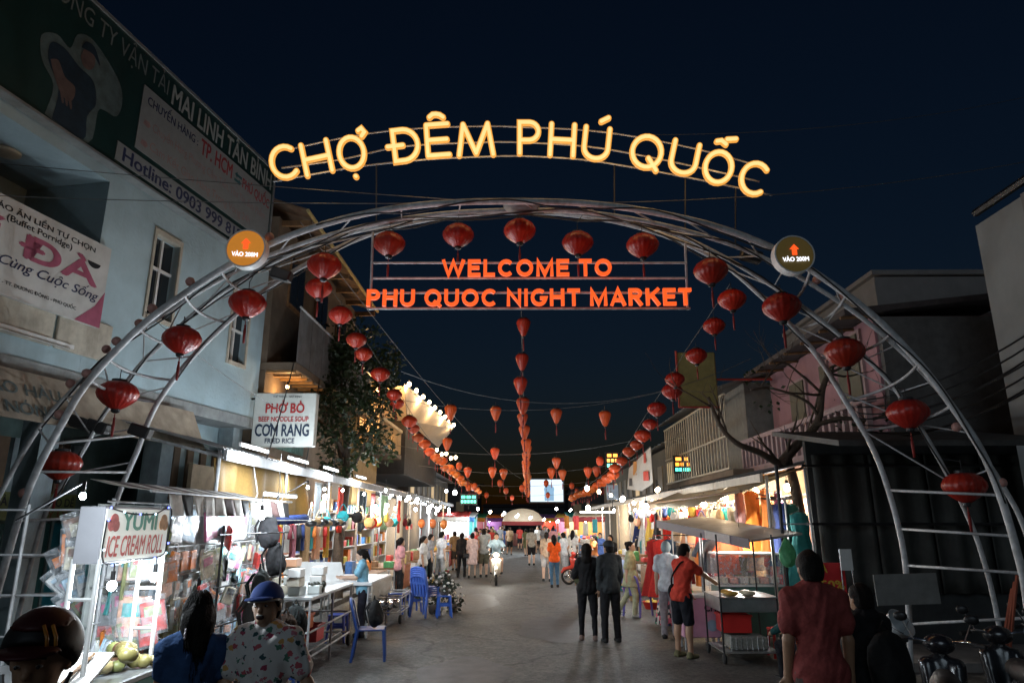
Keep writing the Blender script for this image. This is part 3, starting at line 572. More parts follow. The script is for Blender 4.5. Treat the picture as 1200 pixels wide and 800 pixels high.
# faded tan shop board and dark awning under the slab
sb = thing('shop_board', 'faded tan shop board sloping out under the blue balcony', 'sign', FP(-6.5, 3.4, .8))
o0, o1 = FP(-11, 3.95, .35), FP(-2.45, 3.95, .35)
mb = MB(); mb.prism([FP(-11, 3.98, .3), FP(-11, 3.3, .62), FP(-2.6, 3.3, .62), FP(-2.6, 3.98, .3)], FN * .04); mb.build('board', mat('tan_board', (.36, .3, .23), .8, var=.3, scale=4, dirt=.6, dirtc=(.15, .12, .1)), sb, world=True)
sv = (FP(0, 3.98, .3) - FP(0, 3.3, .62)).normalized()
text('CHÁO HÀU', 'lettering', mat('board_letter', (.1, .13, .13), .7), sb, FP(-7.2, 3.62, .5), FD, sv, 1.5, .22, .03, .02); text('CHÁO NÓNG', 'lettering', MATS['board_letter'], sb, FP(-7.5, 3.36, .625), FD, sv, 1.7, .22, .03, .02)
aw = thing('shop_awning', 'dark purple fabric awning over the shop left of arch', 'awning', FP(-8, 2.6, 1))
mb = MB(); mb.sheet(FP(-12, 3.35, .1), FP(-7.3, 3.35, .1) - FP(-12, 3.35, .1), FP(-12, 2.85, 1.0) - FP(-12, 3.35, .1), 30, 8, lambda a, b: UP * (-.05 * math.sin(a * 40) * b), .01); mb.build('canopy', mat('awning_purple', (.05, .035, .05), .8, var=.3), aw, smooth=True, world=True)
mb = MB(); mb.tube([FP(-12, 2.84, 1.0), FP(-7.3, 2.84, 1.0)], .02, 6); mb.build('front_bar', STEEL, aw, world=True)
gs = thing('shop_signboard', 'olive shop sign with dark lettering inside the shop left of arch', 'sign', FP(-7.5, 2.1, -1.8))
gu0, gz1 = fit(0, 577, -1.7); gu1, gz0 = fit(86, 606, -1.7)
mb = MB(); fbox(mb, gu1 - 3.0, gu1, gz0 - .05, gz1 + .02, -1.78, -1.7); mb.build('board', mat('olive_board', (.17, .19, .06), .6, dirt=.3), gs, world=True)
T('NHÀ HÀNG CHÁO DÊ', gu1 - 1.75, gu1 - .05, gz0 + .18, gz1 - .02, ink, .03, gs, -1.697); T('TÝ LÝ', gu1 - .7, gu1 - .15, gz0 - .03, gz0 + .14, mat('board_red', (.2, .06, .02), .6), .03, gs, -1.697)
gp = thing('glass_partition', 'dark green glass shop front with teal door left of arch', 'shop front', FP(-7.5, 0, -1.2))
for k in range(6):
    u = gu1 - 2.6 + k * .55
    mb = MB(); fbox(mb, u, u + .5, .1, gz0 - .1, -1.75, -1.72); mb.build('pane', mat('green_glass', (.03, .09, .085), .12, var=.4, scale=2, spec=.7) if k != 4 else mat('teal_door', (.02, .17, .22), .3), gp, world=True)
    mb = MB(); fbox(mb, u - .05, u, 0, gz0 - .06, -1.78, -1.69); mb.build('mullion', mat('mullion', (.2, .24, .24), .5, .3), gp, world=True)
# ------------------------------------------------------------------ brown house behind the blue one
def bld(name, label, loc): return thing(name, label, 'building', loc)
LAMP_N = [0]; LPW = 4.5
def bulb(p, c, power, r=.05, label=None, group='market bulbs', hang=.0, es=None, name='light_bulb'):
    LAMP_N[0] += 1; p = Vector(p)
    t = thing(name, label or 'glowing bulb', 'lamp', p, 0, group)
    k = 'bulb_%.2f_%.2f_%.2f_%d' % (*c, int(es or 30))
    MB().ball((0, 0, 0), r, 10, (1, 1, 1.15)).build('glass', glow(k, c, es or 30), t, True)
    MB().tube([(0, 0, r * 1.05), (0, 0, r * 1.05 + .07)], r * .5, 8).build('socket', BLACKP, t)
    if hang: MB().tube([(0, 0, r + .06), (0, 0, r + hang)], .006, 5).build('flex', BLACKP, t)
    if power:
        L = bpy.data.lights.new('bulb_light', 'POINT'); L.energy = power * LPW; L.color = c; L.shadow_soft_size = r * 1.3
        o = bpy.data.objects.new('bulb_light', L); col.objects.link(o); o.parent = t; o.location = (0, 0, -r * 2.2 if power > 0 else 0)
    return t
def tube_lamp(p, d, L, c, power, label, es=18, group='market tube lamps'):
    t = thing('tube_lamp', label, 'lamp', p, 0, group); d = Vector(d).normalized(); a, b = -d * L / 2, d * L / 2
    MB().tube([a, b], .016, 8).build('tube', glow('tube_%.2f_%.2f' % (c[0], c[2]), c, es), t, True)
    MB().tube([a + Vector((0, 0, .035)), b + Vector((0, 0, .035))], .02, 6).build('holder', WHITE, t)
    for q in (a, b): MB().box(q + Vector((0, 0, .01)), (.035, .035, .06)).build('end_cap', WHITE, t)
    if power:
        Ld = bpy.data.lights.new('tube_light', 'POINT'); Ld.energy = power * LPW; Ld.color = c; Ld.shadow_soft_size = .12; o = bpy.data.objects.new('tube_light', Ld); col.objects.link(o); o.parent = t; o.location = (0, 0, -.16)
    return t
COOL, DAY, WARM, AMB = (.82, .92, 1.), (1., .96, .9), (1., .72, .42), (1., .55, .2)
brown = mat('brown_wall', (.16, .12, .085), .85, var=.3, scale=2, dirt=.5)
tinm = mat('tin_sheet', (.24, .245, .25), .5, .5, .25, 3, dirt=.6, dirtc=(.14, .09, .06))
wood = mat('old_wood', (.2, .11, .05), .7, var=.35, scale=9)
def tin(mb, o, u, v, n, amp=.02, th=.006):          # corrugated sheet
    nn = Vector(u).cross(Vector(v)).normalized(); return mb.sheet(o, u, v, n * 4, 1, lambda a, b: nn * (amp * math.sin(a * n * 2 * math.pi)), th)
hb_ = bld('brown_house', 'old brown house with corrugated balcony beside blue building', (-6.5, 19, 0))
MB().box((-7.6, 19, 4.6), (3.6, 7.8, 9.1)).build('wall', brown, hb_, world=True)
mb = MB(); mb.sheet((-5.15, 15.05, 9.3), (0, 8.2, 0), (-3.6, 0, 1.2), 40, 1, lambda a, b: UP * (.03 * math.sin(a * 200)), .03); rf = mb.build('roof', mat('rust_tin', (.15, .1, .07), .7, .2, .4, 3), hb_, world=True)
mb = MB(); mb.tube([(-5.12, 15.05, 9.28), (-5.12, 23.3, 9.28)], .05, 6); mb.build('gutter', mat('gutter', (.4, .3, .12), .5), rf, world=True)
for k in range(7):
    mb = MB(); mb.box((-5.75, 15.3 + k * 1.25, 9.05), (1.3, .08, .14)); mb.build('rafter', wood, rf, world=True)
MB().box((-5.85, 19.0, 5.45), (1.5, 7.9, .16)).build('balcony_slab', brown, hb_, world=True)
for k in range(8):
    mb = MB(); tin(mb, (-5.12, 15.1 + k * .98, 5.55), (0, .95, 0), (0, 0, 1.25), 9, .018); mb.build('balcony_sheet', tinm, hb_, world=True)
mb = MB(); mb.tube([(-5.1, 15.05, 6.84), (-5.1, 22.95, 6.84)], .03, 6); mb.build('handrail', STEEL, hb_, world=True)
for k in range(9):
    mb = MB(); mb.box((-5.8, 15.2 + k * .45, 5.34), (1.3, .12, .05)); mb.build('ceiling_board', mat('warm_wood', (.35, .2, .08), .6), hb_, world=True)
for k in range(3):
    mb = MB(); mb.box((-5.79, 16.6 + k * 2.2, 7.9), (.06, 1.1, 1.4)); wo = mb.build('window', wood, hb_, world=True)
    for j in (-1, 1): mb = MB(); mb.box((-5.75, 16.6 + k * 2.2 + j * .26, 7.9), (.03, .46, 1.2)); mb.build('pane', glassd, wo, world=True)
bulb((-5.5, 15.75, 5.1), AMB, 5, .04, 'small amber bulb glowing under the boarded balcony beside the noodle sign', 'amber house bulbs', .12)
MB().box((-7.2, 19, 2.0), (2.0, 7.8, 3.95)).build('shop_wall', mat('green_tin', (.06, .16, .12), .6, var=.2, dirt=.4), hb_, world=True)
for k in range(12):
    mb = MB(); mb.box((-6.0, 14.98 + .0, 3.6 + .0) if 0 else (-5.6 - .0, 15.3 + k * .2, 4.1), (.03, .17, .9)); mb.build('green_slat', mat('green_slat', (.05, .13, .11), .6), hb_, world=True)
# noodle lightbox sign
ns = thing('noodle_sign', 'white box sign advertising beef noodle soup and fried rice', 'sign', A(335, 520, 14.6))
a_, b_ = A(293, 523, 14.6), A(371, 460, 14.6); ux = b_.x - a_.x; uz = b_.z - a_.z
MB().box(((a_.x + b_.x) / 2, 14.72, (a_.z + b_.z) / 2), (ux, .22, uz), bev=.015).build('box', mat('sign_cream', (.55, .56, .52), .5, var=.06, dirt=.15, dirtc=(.3, .3, .28)), ns, world=True)
NT = lambda s, x0, x1, y0, y1, m_, bold=.02: text(s, 'lettering', m_, ns, (a_.x + ux * x0, 14.6, a_.z + uz * y0), (1, 0, 0), UP, ux * (x1 - x0), uz * (y1 - y0), .006, bold)
NT('THẾ THỊNH - NAM ĐỊNH', .3, .76, .9, .96, ink); NT('PHỞ BÒ', .2, .82, .62, .86, mat('noodle_red', (.4, .03, .03), .5), .04); NT('BEEF NOODLE SOUP', .1, .9, .46, .55, MATS['noodle_red'], .03); NT('CƠM RANG', .06, .92, .19, .43, mat('noodle_ink', (.015, .03, .06), .5), .04); NT('FRIED RICE', .23, .7, .06, .15, MATS['noodle_ink'], .03)
mb = MB(); mb.tube([(a_.x, 14.75, b_.z - .1), (a_.x - .55, 15.0, b_.z - .1)], .025, 6); mb.tube([(a_.x, 14.75, a_.z + .1), (a_.x - .55, 15.0, a_.z + .1)], .025, 6); mb.build('bracket', DARKM, ns, world=True)
# ------------------------------------------------------------------ restaurant with lit upper floor, behind the tree
rb = bld('restaurant_house', 'yellow lit upper floor restaurant seen through the leafy tree', (-6.2, 24, 0))
MB().box((-7.0, 24.0, 3.6), (3.2, 3.6, 7.1)).build('wall', mat('ochre_wall', (.4, .26, .1), .8, var=.2), rb, world=True)
lit = glow('lit_room', (1., .5, .16), 1.6)
for k in range(4):
    mb = MB(); mb.box((-5.36, 22.7 + k * .85, 5.6), (.05, .62, 1.3)); wo = mb.build('window', wood, rb, world=True)
    mb = MB(); mb.box((-5.33, 22.7 + k * .85, 5.6), (.02, .52, 1.18)); mb.build('lit_pane', lit, wo, world=True)
    for z in (5.3, 5.75): mb = MB(); mb.box((-5.31, 22.7 + k * .85, z), (.03, .56, .04)); mb.build('bar', wood, wo, world=True)
MB().box((-4.95, 24, 4.35), (.9, 3.6, .14)).build('balcony_slab', brown, rb, world=True)
for k in range(13): MB().box((-4.55, 22.3 + k * .28, 4.85), (.07, .09, .8)).build('baluster', mat('cream_baluster', (.5, .38, .22), .7), rb, world=True)
MB().box((-4.55, 24, 5.3), (.12, 3.7, .1)).build('handrail', MATS['cream_baluster'], rb, world=True)
bulb((-4.9, 23.0, 6.4), AMB, 60, .06, 'amber bulb over the restaurant balcony behind the tree', 'amber house bulbs', .2)
# ------------------------------------------------------------------ house with the bulb lit eave
eb = bld('eave_house', 'dark house whose pale eave is lit by a row of warm bulbs', (-5.2, 30, 0))
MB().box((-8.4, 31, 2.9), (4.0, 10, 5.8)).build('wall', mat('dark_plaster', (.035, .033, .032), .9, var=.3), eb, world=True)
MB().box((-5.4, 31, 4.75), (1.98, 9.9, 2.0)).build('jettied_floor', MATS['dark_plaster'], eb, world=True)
e0, e1 = A(474, 452, 23.5), A(531, 502, 33.)
mb = MB(); q0, q1 = Vector((-4.35, 26.0, 5.75)), Vector((-4.35, 36.0, 5.75)); mb.prism([e0, e1, q1, Vector((-4.35, 26., 5.75))], (0, 0, .07)); mb.build('eave', mat('cream_eave', (.65, .5, .32), .7, var=.12), eb, world=True)
mb = MB(); mb.prism([q0 + Vector((-.02, 0, 0)), e0 + Vector((0, 0, 0)), Vector((-5.6, 24.2, 6.6)), Vector((-5.6, 26, 5.75))], (0, -.06, 0)); mb.build('gable_board', MATS['cream_eave'], eb, world=True)
bm_ = MB(); bm_.tube([e0 + Vector((.06, 0, .04)), e1 + Vector((.06, 0, .04))], .02, 5); bm_.build('bulb_rail', DARKM, eb, world=True)
for i in range(9):
    p = e0.lerp(e1, (i + .2) / 8.6) + Vector((.12, -.05, .1))
    bulb(p, WARM, 13 if i % 2 == 0 else 0, .075, 'warm eave bulb on the dark house, %s from the near end' % ORD[i], 'eave bulbs', es=26)
for i in range(5):
    p = A(512 + i * 5.5, 527 + i * 2.2 + (i % 2) * 3, 30); bulb(p, WARM, 0, .07, 'small warm bulb in the cluster under the eave, %s from left' % ORD[i], 'eave bulbs', es=26)
# ------------------------------------------------------------------ street trees
def leaf_cloud(mb, c, r, n, size, seed, sq=(1, 1, 1)):
    rd = random.Random(seed); c = Vector(c)
    while n > 0:
        d = Vector((rd.uniform(-1, 1), rd.uniform(-1, 1), rd.uniform(-1, 1)))
        if d.length > 1: continue
        q = c + Vector((d.x * r * sq[0], d.y * r * sq[1], d.z * r * sq[2]))
        if mnoise.noise(q * 1.6) < -.12: n -= .35; continue
        n -= 1; a = Vector((rd.uniform(-1, 1), rd.uniform(-1, 1), rd.uniform(-.9, .3))).normalized(); b = a.orthogonal().normalized(); b.rotate(Matrix.Rotation(rd.uniform(0, 6.3), 3, a)); s = size * rd.uniform(.6, 1.3)
        mb.add([q, q + a * s * .5 + b * s * .28, q + a * s, q + a * s * .5 - b * s * .28], [(0, 1, 2, 3)])
leafm = thin_cloth('leaf', (.02, .034, .013), .3, .5, 6, False)
barkm = mat('bark', (.07, .05, .035), .9, var=.35, scale=12, bump=.8, bscale=30)
def branch(mb, a, d, L, r, depth, rd, up=.1, out=None):
    pts = [Vector(a)]; rs = [r]; d = Vector(d).normalized()
    for i in range(4):
        d = (d + Vector((rd.uniform(-.3, .3), rd.uniform(-.3, .3), rd.uniform(-.2, .25) + up))).normalized(); pts.append(pts[-1] + d * L / 4); rs.append(r * (1 - .16 * (i + 1)))
    mb.tube(pts, rs, 6 if r > .03 else 4)
    if out is not None: out.append(pts[-1])
    if depth:
        for k in range(3 if depth > 1 else 2):
            i = rd.choice((2, 3, 4)); nd = (d + Vector((rd.uniform(-1, 1), rd.uniform(-1, 1), rd.uniform(-.5, .8)))).normalized(); branch(mb, pts[i], nd, L * rd.uniform(.5, .8), rs[i] * .7, depth - 1, rd, up, out)
tr = thing('leafy_tree', 'dark leafy street tree beside the noodle sign', 'tree', (-4.75, 18.6, 0))
rd = random.Random(4); tips = []; mb = MB(); mb.tube(crom([(-4.75, 18.6, 0), (-4.8, 18.6, 1.6), (-4.7, 18.7, 3.2), (-4.85, 18.7, 4.6)], 4), [.16 - .007 * i for i in range(13)], 9)
for k in range(6): branch(mb, (-4.8, 18.7, 3.2 + k * .28), (math.cos(k * 2.2), math.sin(k * 2.2), .7), 1.6, .07, 2, rd, .1, tips)
mb.build('trunk', barkm, tr, True, world=True)
mb = MB()
for i, (px, py, Y, r) in enumerate(((385, 410, 18, .75), (420, 395, 18.6, .75), (445, 425, 19, .7), (400, 455, 18, .9), (435, 470, 18.5, .8), (378, 490, 17.6, .7), (410, 510, 18, .8), (440, 520, 18.8, .6), (362, 445, 18.4, .6), (395, 540, 17.8, .5), (452, 452, 19.2, .45))):
    leaf_cloud(mb, A(px, py, Y), r, int(750 * r * r), .16, 20 + i)
for i, q in enumerate(tips): leaf_cloud(mb, q, .4, 40, .15, 60 + i)
mb.build('crown', leafm, tr, world=True)
# ------------------------------------------------------------------ long awning, left
al = thing('market_awning', 'long grey metal awning over the left hand stalls', 'awning', (-5.4, 12, 2.6))
for k in range(24):
    y = 10.4 + k * 1.5; mb = MB(); tin(mb, (-4.55, y, 3.12 + .01 * (k % 2)), (0, 1.52, 0), (-1.9, 0, .5), 10, .016); mb.build('roof_sheet', tinm if k % 3 else mat('pale_tin', (.4, .41, .41), .5, .4, .2, 3, dirt=.4), al, world=True)
for k in range(12): MB().box((-4.5, 11.9 + k * 3, 3.02), (.05, 2.96, .16)).build('fascia', mat('grey_fascia', (.2, .2, .2), .6, var=.2, dirt=.5), al, world=True)
for k in range(11): mb = MB(); mb.tube([(-4.62, 10.5 + k * 3.1, .12), (-4.62, 10.5 + k * 3.1, 3.1)], .03, 8); mb.build('post', STEEL, al, world=True)
for k in range(11): mb = MB(); mb.tube([(-4.6, 10.6 + k * 3.1, 3.0), (-6.3, 10.6 + k * 3.1, 3.42)], .025, 6); mb.build('rafter', STEEL, al, world=True)
for i, Y in enumerate((11.3, 13.6, 16.0, 19.0)): tube_lamp((-4.4, Y, 3.2), (0, 1, 0), 1.2, COOL, (40, 40, 26, 20)[i], 'white tube lamp along the left awning edge, %s from the arch' % ORD[i], 12, 'awning edge tube lamps')
for k in range(3): mb = MB(); mb.tube(sag((-4.45, 12 + k * 2.2, 3.1), (-5.1, 14.9 + k * 2.0, 5.5), .1), .012, 4); mb.build('stay_wire', DARKM, al, world=True)
# ------------------------------------------------------------------ right: pink house
pk = bld('pink_house', 'dim pink house with white balustrade behind the bare tree', (7.2, 15.5, 0))
pinkm = mat('pink_plaster', (.3, .155, .175), .85, var=.15, scale=2, dirt=.35, dirtc=(.15, .09, .09))
mb = MB(); mb.box((8.6, 16.5, 3.1), (2.8, 6.0, 6.0)); mb.build('wall', pinkm, pk, world=True)
MB().box((8.65, 13.42, 3.05), (2.8, .14, 6.0)).build('gable_wall', mat('gable_grey', (.1, .1, .1), .9, var=.2, dirt=.5), pk, world=True)
mb = MB(); mb.prism([Vector((6.5, 13.2, 6.05)), Vector((6.5, 19.6, 6.05)), Vector((10.2, 19.6, 6.45)), Vector((10.2, 13.2, 6.45))], (0, 0, .12)); rf = mb.build('roof', mat('dark_tiles', (.05, .04, .04), .8, var=.4), pk, world=True)
for k in range(7): mb = MB(); mb.tube([(6.45, 13.3 + k * 1.02, 6.0), (7.2, 13.3 + k * 1.02, 6.05)], .035, 5); mb.build('rafter_end', wood, rf, world=True)
mb = MB(); mb.box((6.75, 15.8, 3.28), (1.2, 7.4, .22)); mb.build('balcony_slab', mat('slab_pink', (.3, .2, .2), .8, dirt=.4), pk, world=True)
for k in range(25): MB().box((6.24, 12.3 + k * .295, 3.78), (.1, .1, .66)).build('baluster', mat('pale_pink', (.32, .22, .22), .8), pk, world=True)
MB().box((6.24, 15.8, 4.16), (.18, 7.4, .1)).build('handrail', MATS['pale_pink'], pk, world=True)
MB().box((6.24, 15.8, 3.42), (.16, 7.4, .06)).build('bottom_rail', MATS['pale_pink'], pk, world=True)
for (y, w_, z0, z1) in ((17.5, .9, 4.2, 5.5), (14.6, 1.0, 3.5, 5.9), (15.9, .3, 5.2, 5.6)):
    mb = MB(); mb.box((7.18, y, (z0 + z1) / 2), (.08, w_ + .16, z1 - z0 + .16)); wo = mb.build('window', MATS['pale_pink'], pk, world=True)
    for j in (-1, 1):
        mb = MB(); mb.box((7.13, y + j * w_ * .25, (z0 + z1) / 2), (.05, w_ * .47, z1 - z0)); lv = mb.build('shutter', mat('olive_shutter', (.1, .09, .06), .7), wo, world=True)
# grille house
gh = bld('grille_house', 'narrow house with barred upper balcony above the clothes stalls', (6.6, 22, 0))
MB().box((8.0, 23.3, 3.0), (3.0, 7.2, 5.9)).build('wall', mat('grey_wall', (.16, .15, .13), .85, var=.2, dirt=.4), gh, world=True)
MB().box((6.15, 22.6, 3.3), (1.1, 8.4, .16)).build('balcony_slab', brown, gh, world=True)
for k in range(26): mb = MB(); mb.tube([(5.62, 18.8 + k * .32, 3.4), (5.62, 18.8 + k * .32, 5.45)], .022, 5); mb.build('grille_bar', mat('pale_bar', (.42, .38, .3), .5, .3), gh, world=True)
for z in (3.42, 4.3, 5.45): MB().box((5.62, 22.8, z), (.05, 8.2, .05)).build('grille_rail', MATS['pale_bar'], gh, world=True)
mb = MB(); tin(mb, (5.3, 18.6, 5.6), (0, 8.5, 0), (1.7, 0, .55), 30, .02); mb.build('canopy', tinm, gh, world=True)
# grey concrete buildings
gm = mat('grey_concrete', (.2, .19, .185), .9, var=.12, scale=2, dirt=.4, dirtc=(.11, .11, .11))
g0 = A(1023, 318, 22.); g1 = A(1165, 327, 22.)
gb = bld('grey_building', 'plain grey flat roofed building behind the pink house', (g0.x + 3, 24, 0))
MB().box((g0.x + 4, 26, g0.z / 2 - .1), (8, 8, g0.z - .2)).build('wall', gm, gb, world=True)
MB().box((g0.x + 4, 26, g0.z - .06), (8.2, 8.2, .16)).build('parapet', gm, gb, world=True)
c0 = A(1065, 372, 21.2); c1 = A(1150, 395, 21.2)
mb = MB(); mb.prism([Vector((c0.x - .3, 21.97, c0.z + .3)), Vector((c1.x + 1, 21.97, c0.z + .3)), Vector((c1.x + 1, 20.9, c1.z - .1)), Vector((c0.x + .3, 20.9, c1.z - .1))], (0, 0, .1)); mb.build('canopy', mat('dark_tile', (.07, .045, .04), .8), gb, world=True)
w0, w1 = A(1088, 430, 21.9), A(1118, 404, 21.9)
MB().box(((w0.x + w1.x) / 2, 21.97, (w0.z + w1.z) / 2), (w1.x - w0.x + .3, .06, w1.z - w0.z + .3)).build('window', DARKM, gb, world=True)
t0 = AX(1143, 265, 8.2)
gt = bld('tall_grey_building', 'tall grey building with rooftop pipes at right edge', (9.5, 8, 0))
MB().box((11.2, t0.y / 2 + 1.5, t0.z / 2), (6, t0.y - 3, t0.z)).build('wall', mat('grey_render', (.26, .27, .27), .9, var=.1, scale=1.5, dirt=.35, dirtc=(.16, .17, .17)), gt, world=True)
MB().box((8.17, t0.y - 1.3, t0.z / 2), (.08, .12, t0.z)).build('downpipe', MATS['grey_concrete'], gt, world=True)
mb = MB(); mb.tube([(8.1, t0.y - .2, t0.z + .16), (8.1, 4, t0.z + .16)], .07, 6); mb.tube([(8.3, t0.y - .1, t0.z + .3), (8.3, 4, t0.z + .35)], .05, 6); mb.build('roof_pipe', DARKM, gt, world=True)
for k in range(2): MB().box((8.16, t0.y - 3.2, 4.3 + k * 2.6), (.06, 1.6, 1.3)).build('window', glassd, gt, world=True)
# dark market hall wall on the right
dh = bld('dark_shed', 'unlit dark shed with hanging tarpaulins at right', (7, 11, 0))
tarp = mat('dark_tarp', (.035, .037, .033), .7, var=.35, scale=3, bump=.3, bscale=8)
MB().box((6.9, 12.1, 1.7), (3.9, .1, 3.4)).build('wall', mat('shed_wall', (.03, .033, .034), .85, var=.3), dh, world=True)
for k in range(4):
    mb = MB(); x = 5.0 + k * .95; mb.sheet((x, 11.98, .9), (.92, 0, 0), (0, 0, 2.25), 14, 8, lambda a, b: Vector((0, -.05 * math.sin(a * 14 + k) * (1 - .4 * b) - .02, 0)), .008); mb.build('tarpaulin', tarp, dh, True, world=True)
mb = MB(); mb.prism([Vector((4.6, 12.6, 3.55)), Vector((4.6, 10.0, 3.1)), Vector((8.2, 10.0, 3.1)), Vector((8.2, 12.6, 3.55))], (0, 0, .08)); mb.build('roof', mat('shed_roof', (.05, .05, .048), .7, var=.4), dh, world=True)
for z in (2.0, 2.95): mb = MB(); mb.tube([(4.75, 11.8, z), (8.1, 11.8, z)], .025, 6); mb.build('rail', DARKM, dh, world=True)
# ------------------------------------------------------------------ right awnings
ar = thing('clothes_awning', 'long pale metal awning over the right hand clothes stalls', 'awning', (5.3, 14, 2.6))
for k in range(22):
    y = 12.2 + k * 1.5; mb = MB(); tin(mb, (4.25, y, 2.86 + .012 * (k % 2)), (0, 1.52, 0), (2.2, 0, .5), 10, .016); mb.build('roof_sheet', MATS['pale_tin'] if k % 2 else tinm, ar, world=True)
for k in range(11): MB().box((4.2, 13.7 + k * 3, 2.78), (.05, 2.96, .14)).build('fascia', mat('cream_fascia', (.6, .54, .44), .6, dirt=.3, dirtc=(.3, .25, .18)), ar, world=True)
for k in range(10): mb = MB(); mb.tube([(4.35, 12.4 + k * 3.2, .12), (4.35, 12.4 + k * 3.2, 2.84)], .03, 8); mb.build('post', mat('cream_post', (.5, .46, .4), .5, .2, dirt=.3), ar, world=True)
for k in range(10): mb = MB(); mb.tube([(4.3, 12.5 + k * 3.2, 2.8), (6.3, 12.5 + k * 3.2, 3.24)], .025, 6); mb.build('rafter', wood, ar, world=True)
at_ = thing('stretched_tarpaulin', 'grimy cream tarpaulin sagging in front of the clothes awning', 'tarpaulin', (4.2, 14, 2.5))
mb = MB(); a0, a1, a2, a3 = A(760, 590, 19), A(868, 575, 12.6), A(905, 556, 12.6), A(800, 575, 19)
mb.sheet(a0, a1 - a0, a3 - a0, 24, 6, lambda a, b: UP * (-.18 * math.sin(math.pi * a) * (1 - b) + .03 * math.sin(a * 30)), .008); mb.build('sheet', FABRIC, at_, True, (.42, .36, .26), world=True)
mb = MB(); mb.tube([a0, a1], .02, 6); mb.build('edge_pole', wood, at_, world=True)
# shop back walls
for nm, X, lab, c in (('shop_interior_wall', -6.25, 'pale plank partition behind the left hand stalls', (.3, .23, .15)), ('shop_interior_wall', 6.35, 'tan plank partition behind the right hand clothes stalls', (.45, .33, .2))):
    t = thing(nm, lab, 'partition', (X, 25, .12)); m_ = mat('plank%d' % X, c, .8, var=.25, scale=5)
    for k in range(20): MB().box((X, 13 + k * 1.7 + .85, 1.6), (.08, 1.69, 3.0 if X < 0 else 3.1)).build('panel', m_, t, world=True)
# olive box sign with red frame, hanging banner, small led signs
so_ = thing('hanging_box_sign', 'dim olive box sign with red frame above the right awning', 'sign', A(815, 475, 16.8))
p0, p1 = A(797, 476, 16.8), A(838, 412, 16.8)
MB().box(((p0.x + p1.x) / 2, 16.9, (p0.z + p1.z) / 2), (p1.x - p0.x, .16, p1.z - p0.z), bev=.03).build('panel', mat('olive_panel', (.2, .16, .05), .5, var=.2), so_, world=True)
mb = MB(); z0, z1 = p0.z - .02, p1.z + .02; mb.tube([(p0.x - .02, 16.8, z1), (p0.x - .02, 16.8, z0), (p1.x, 16.8, z0)], .03, 6); mb.tube([(p1.x, 16.9, (p0.z + p1.z) / 2), (6.3, 16.9, (p0.z + p1.z) / 2)], .03, 6); mb.build('frame', mat('frame_red', (.3, .03, .02), .5), so_, world=True)
hbn = thing('hanging_banner', 'white cloth banner with red and orange print over right awning', 'banner', A(750, 580, 25))
b0, b1, b2, b3 = A(735, 573, 27), A(765, 566, 23.5), A(762, 523, 23.5), A(737, 548, 27)
mb = MB(); mb.prism([b0, A(752, 575, 25.2), b1, b2, b3], (.02, .0, 0)); mb.build('sheet', FABRIC, hbn, None, (.6, .56, .5), world=True)
for j, (x0, y0, x1, y1, c) in enumerate(((743, 540, 748, 556, (.5, .2, .03)), (756, 552, 762, 563, (.5, .05, .03)), (738, 560, 742, 569, (.03, .03, .03)), (757, 530, 760, 542, (.4, .05, .03)))):
    f = lambda x, y: b0.lerp(b1, (x - 735) / 30) .lerp(b3.lerp(b2, (x - 735) / 30), (573 - (x - 735) * .23 - y) / (25 + (x - 735) * .6)) + Vector((-.03, -.01, 0))
    MB().quad(f(x0, y1), f(x1, y1), f(x1, y0), f(x0, y0)).build('print_mark', PAPER, hbn, color=c, world=True)
mb = MB(); mb.tube([b3, b2], .02, 5); mb.tube([b1, (b1.x, b1.y, 2.9)], .02, 5); mb.tube([b0, (b0.x, b0.y, 2.9)], .02, 5); mb.build('frame', DARKM, hbn, world=True)
def led_sign(label, p, w_, h_, rows, name='led_sign'):
    t = thing(name, label, 'sign', p); MB().box((0, .05, h_ / 2), (w_ + .08, .1, h_ + .08)).build('case', BLACKP, t)
    for i, (c, n) in enumerate(rows):
        z = h_ * (1 - (i + .5) / len(rows)); m_ = glow('led_%.1f%.1f%.1f' % c, c, 3.5)
        for k in range(n): MB().box((-w_ / 2 + (k + .5) * w_ / n, -.006, z), (w_ / n * .7, .02, h_ / len(rows) * .62)).build('led_segment', m_, t)
    mb = MB(); mb.tube([(0, .06, -.04), (0, .06, -.3)], .02, 5); mb.build('stem', DARKM, t); return t
led_sign('orange and green lit led sign beyond the right lantern string', A(718, 548, 29), .5, .62, [((1, .35, .05), 2), ((1, .4, .08), 3), ((.2, 1, .7), 3)])
led_sign('small orange and green led sign behind the barred balcony', A(792, 553, 24.5) + Vector((.25, 0, 0)), .55, .55, [((1, .35, .05), 2), ((1, .3, .03), 3), ((.1, .9, .6), 4)])
led_sign('green lit sign at the far end of the left awning', A(549, 590, 40), .9, .5, [((.1, .9, .55), 3), ((.15, 1., .6), 5)])
t = thing('blue_notice_board', 'pale blue notice board below the right lantern string', 'sign', A(718, 585, 30)); MB().box((0, 0, .3), (.5, .04, .62)).build('board', mat('pale_blue_board', (.4, .5, .62), .5), t); mb = MB(); mb.tube([(0, .03, 0), (0, .03, -.3)], .02, 5); mb.build('stem', DARKM, t)
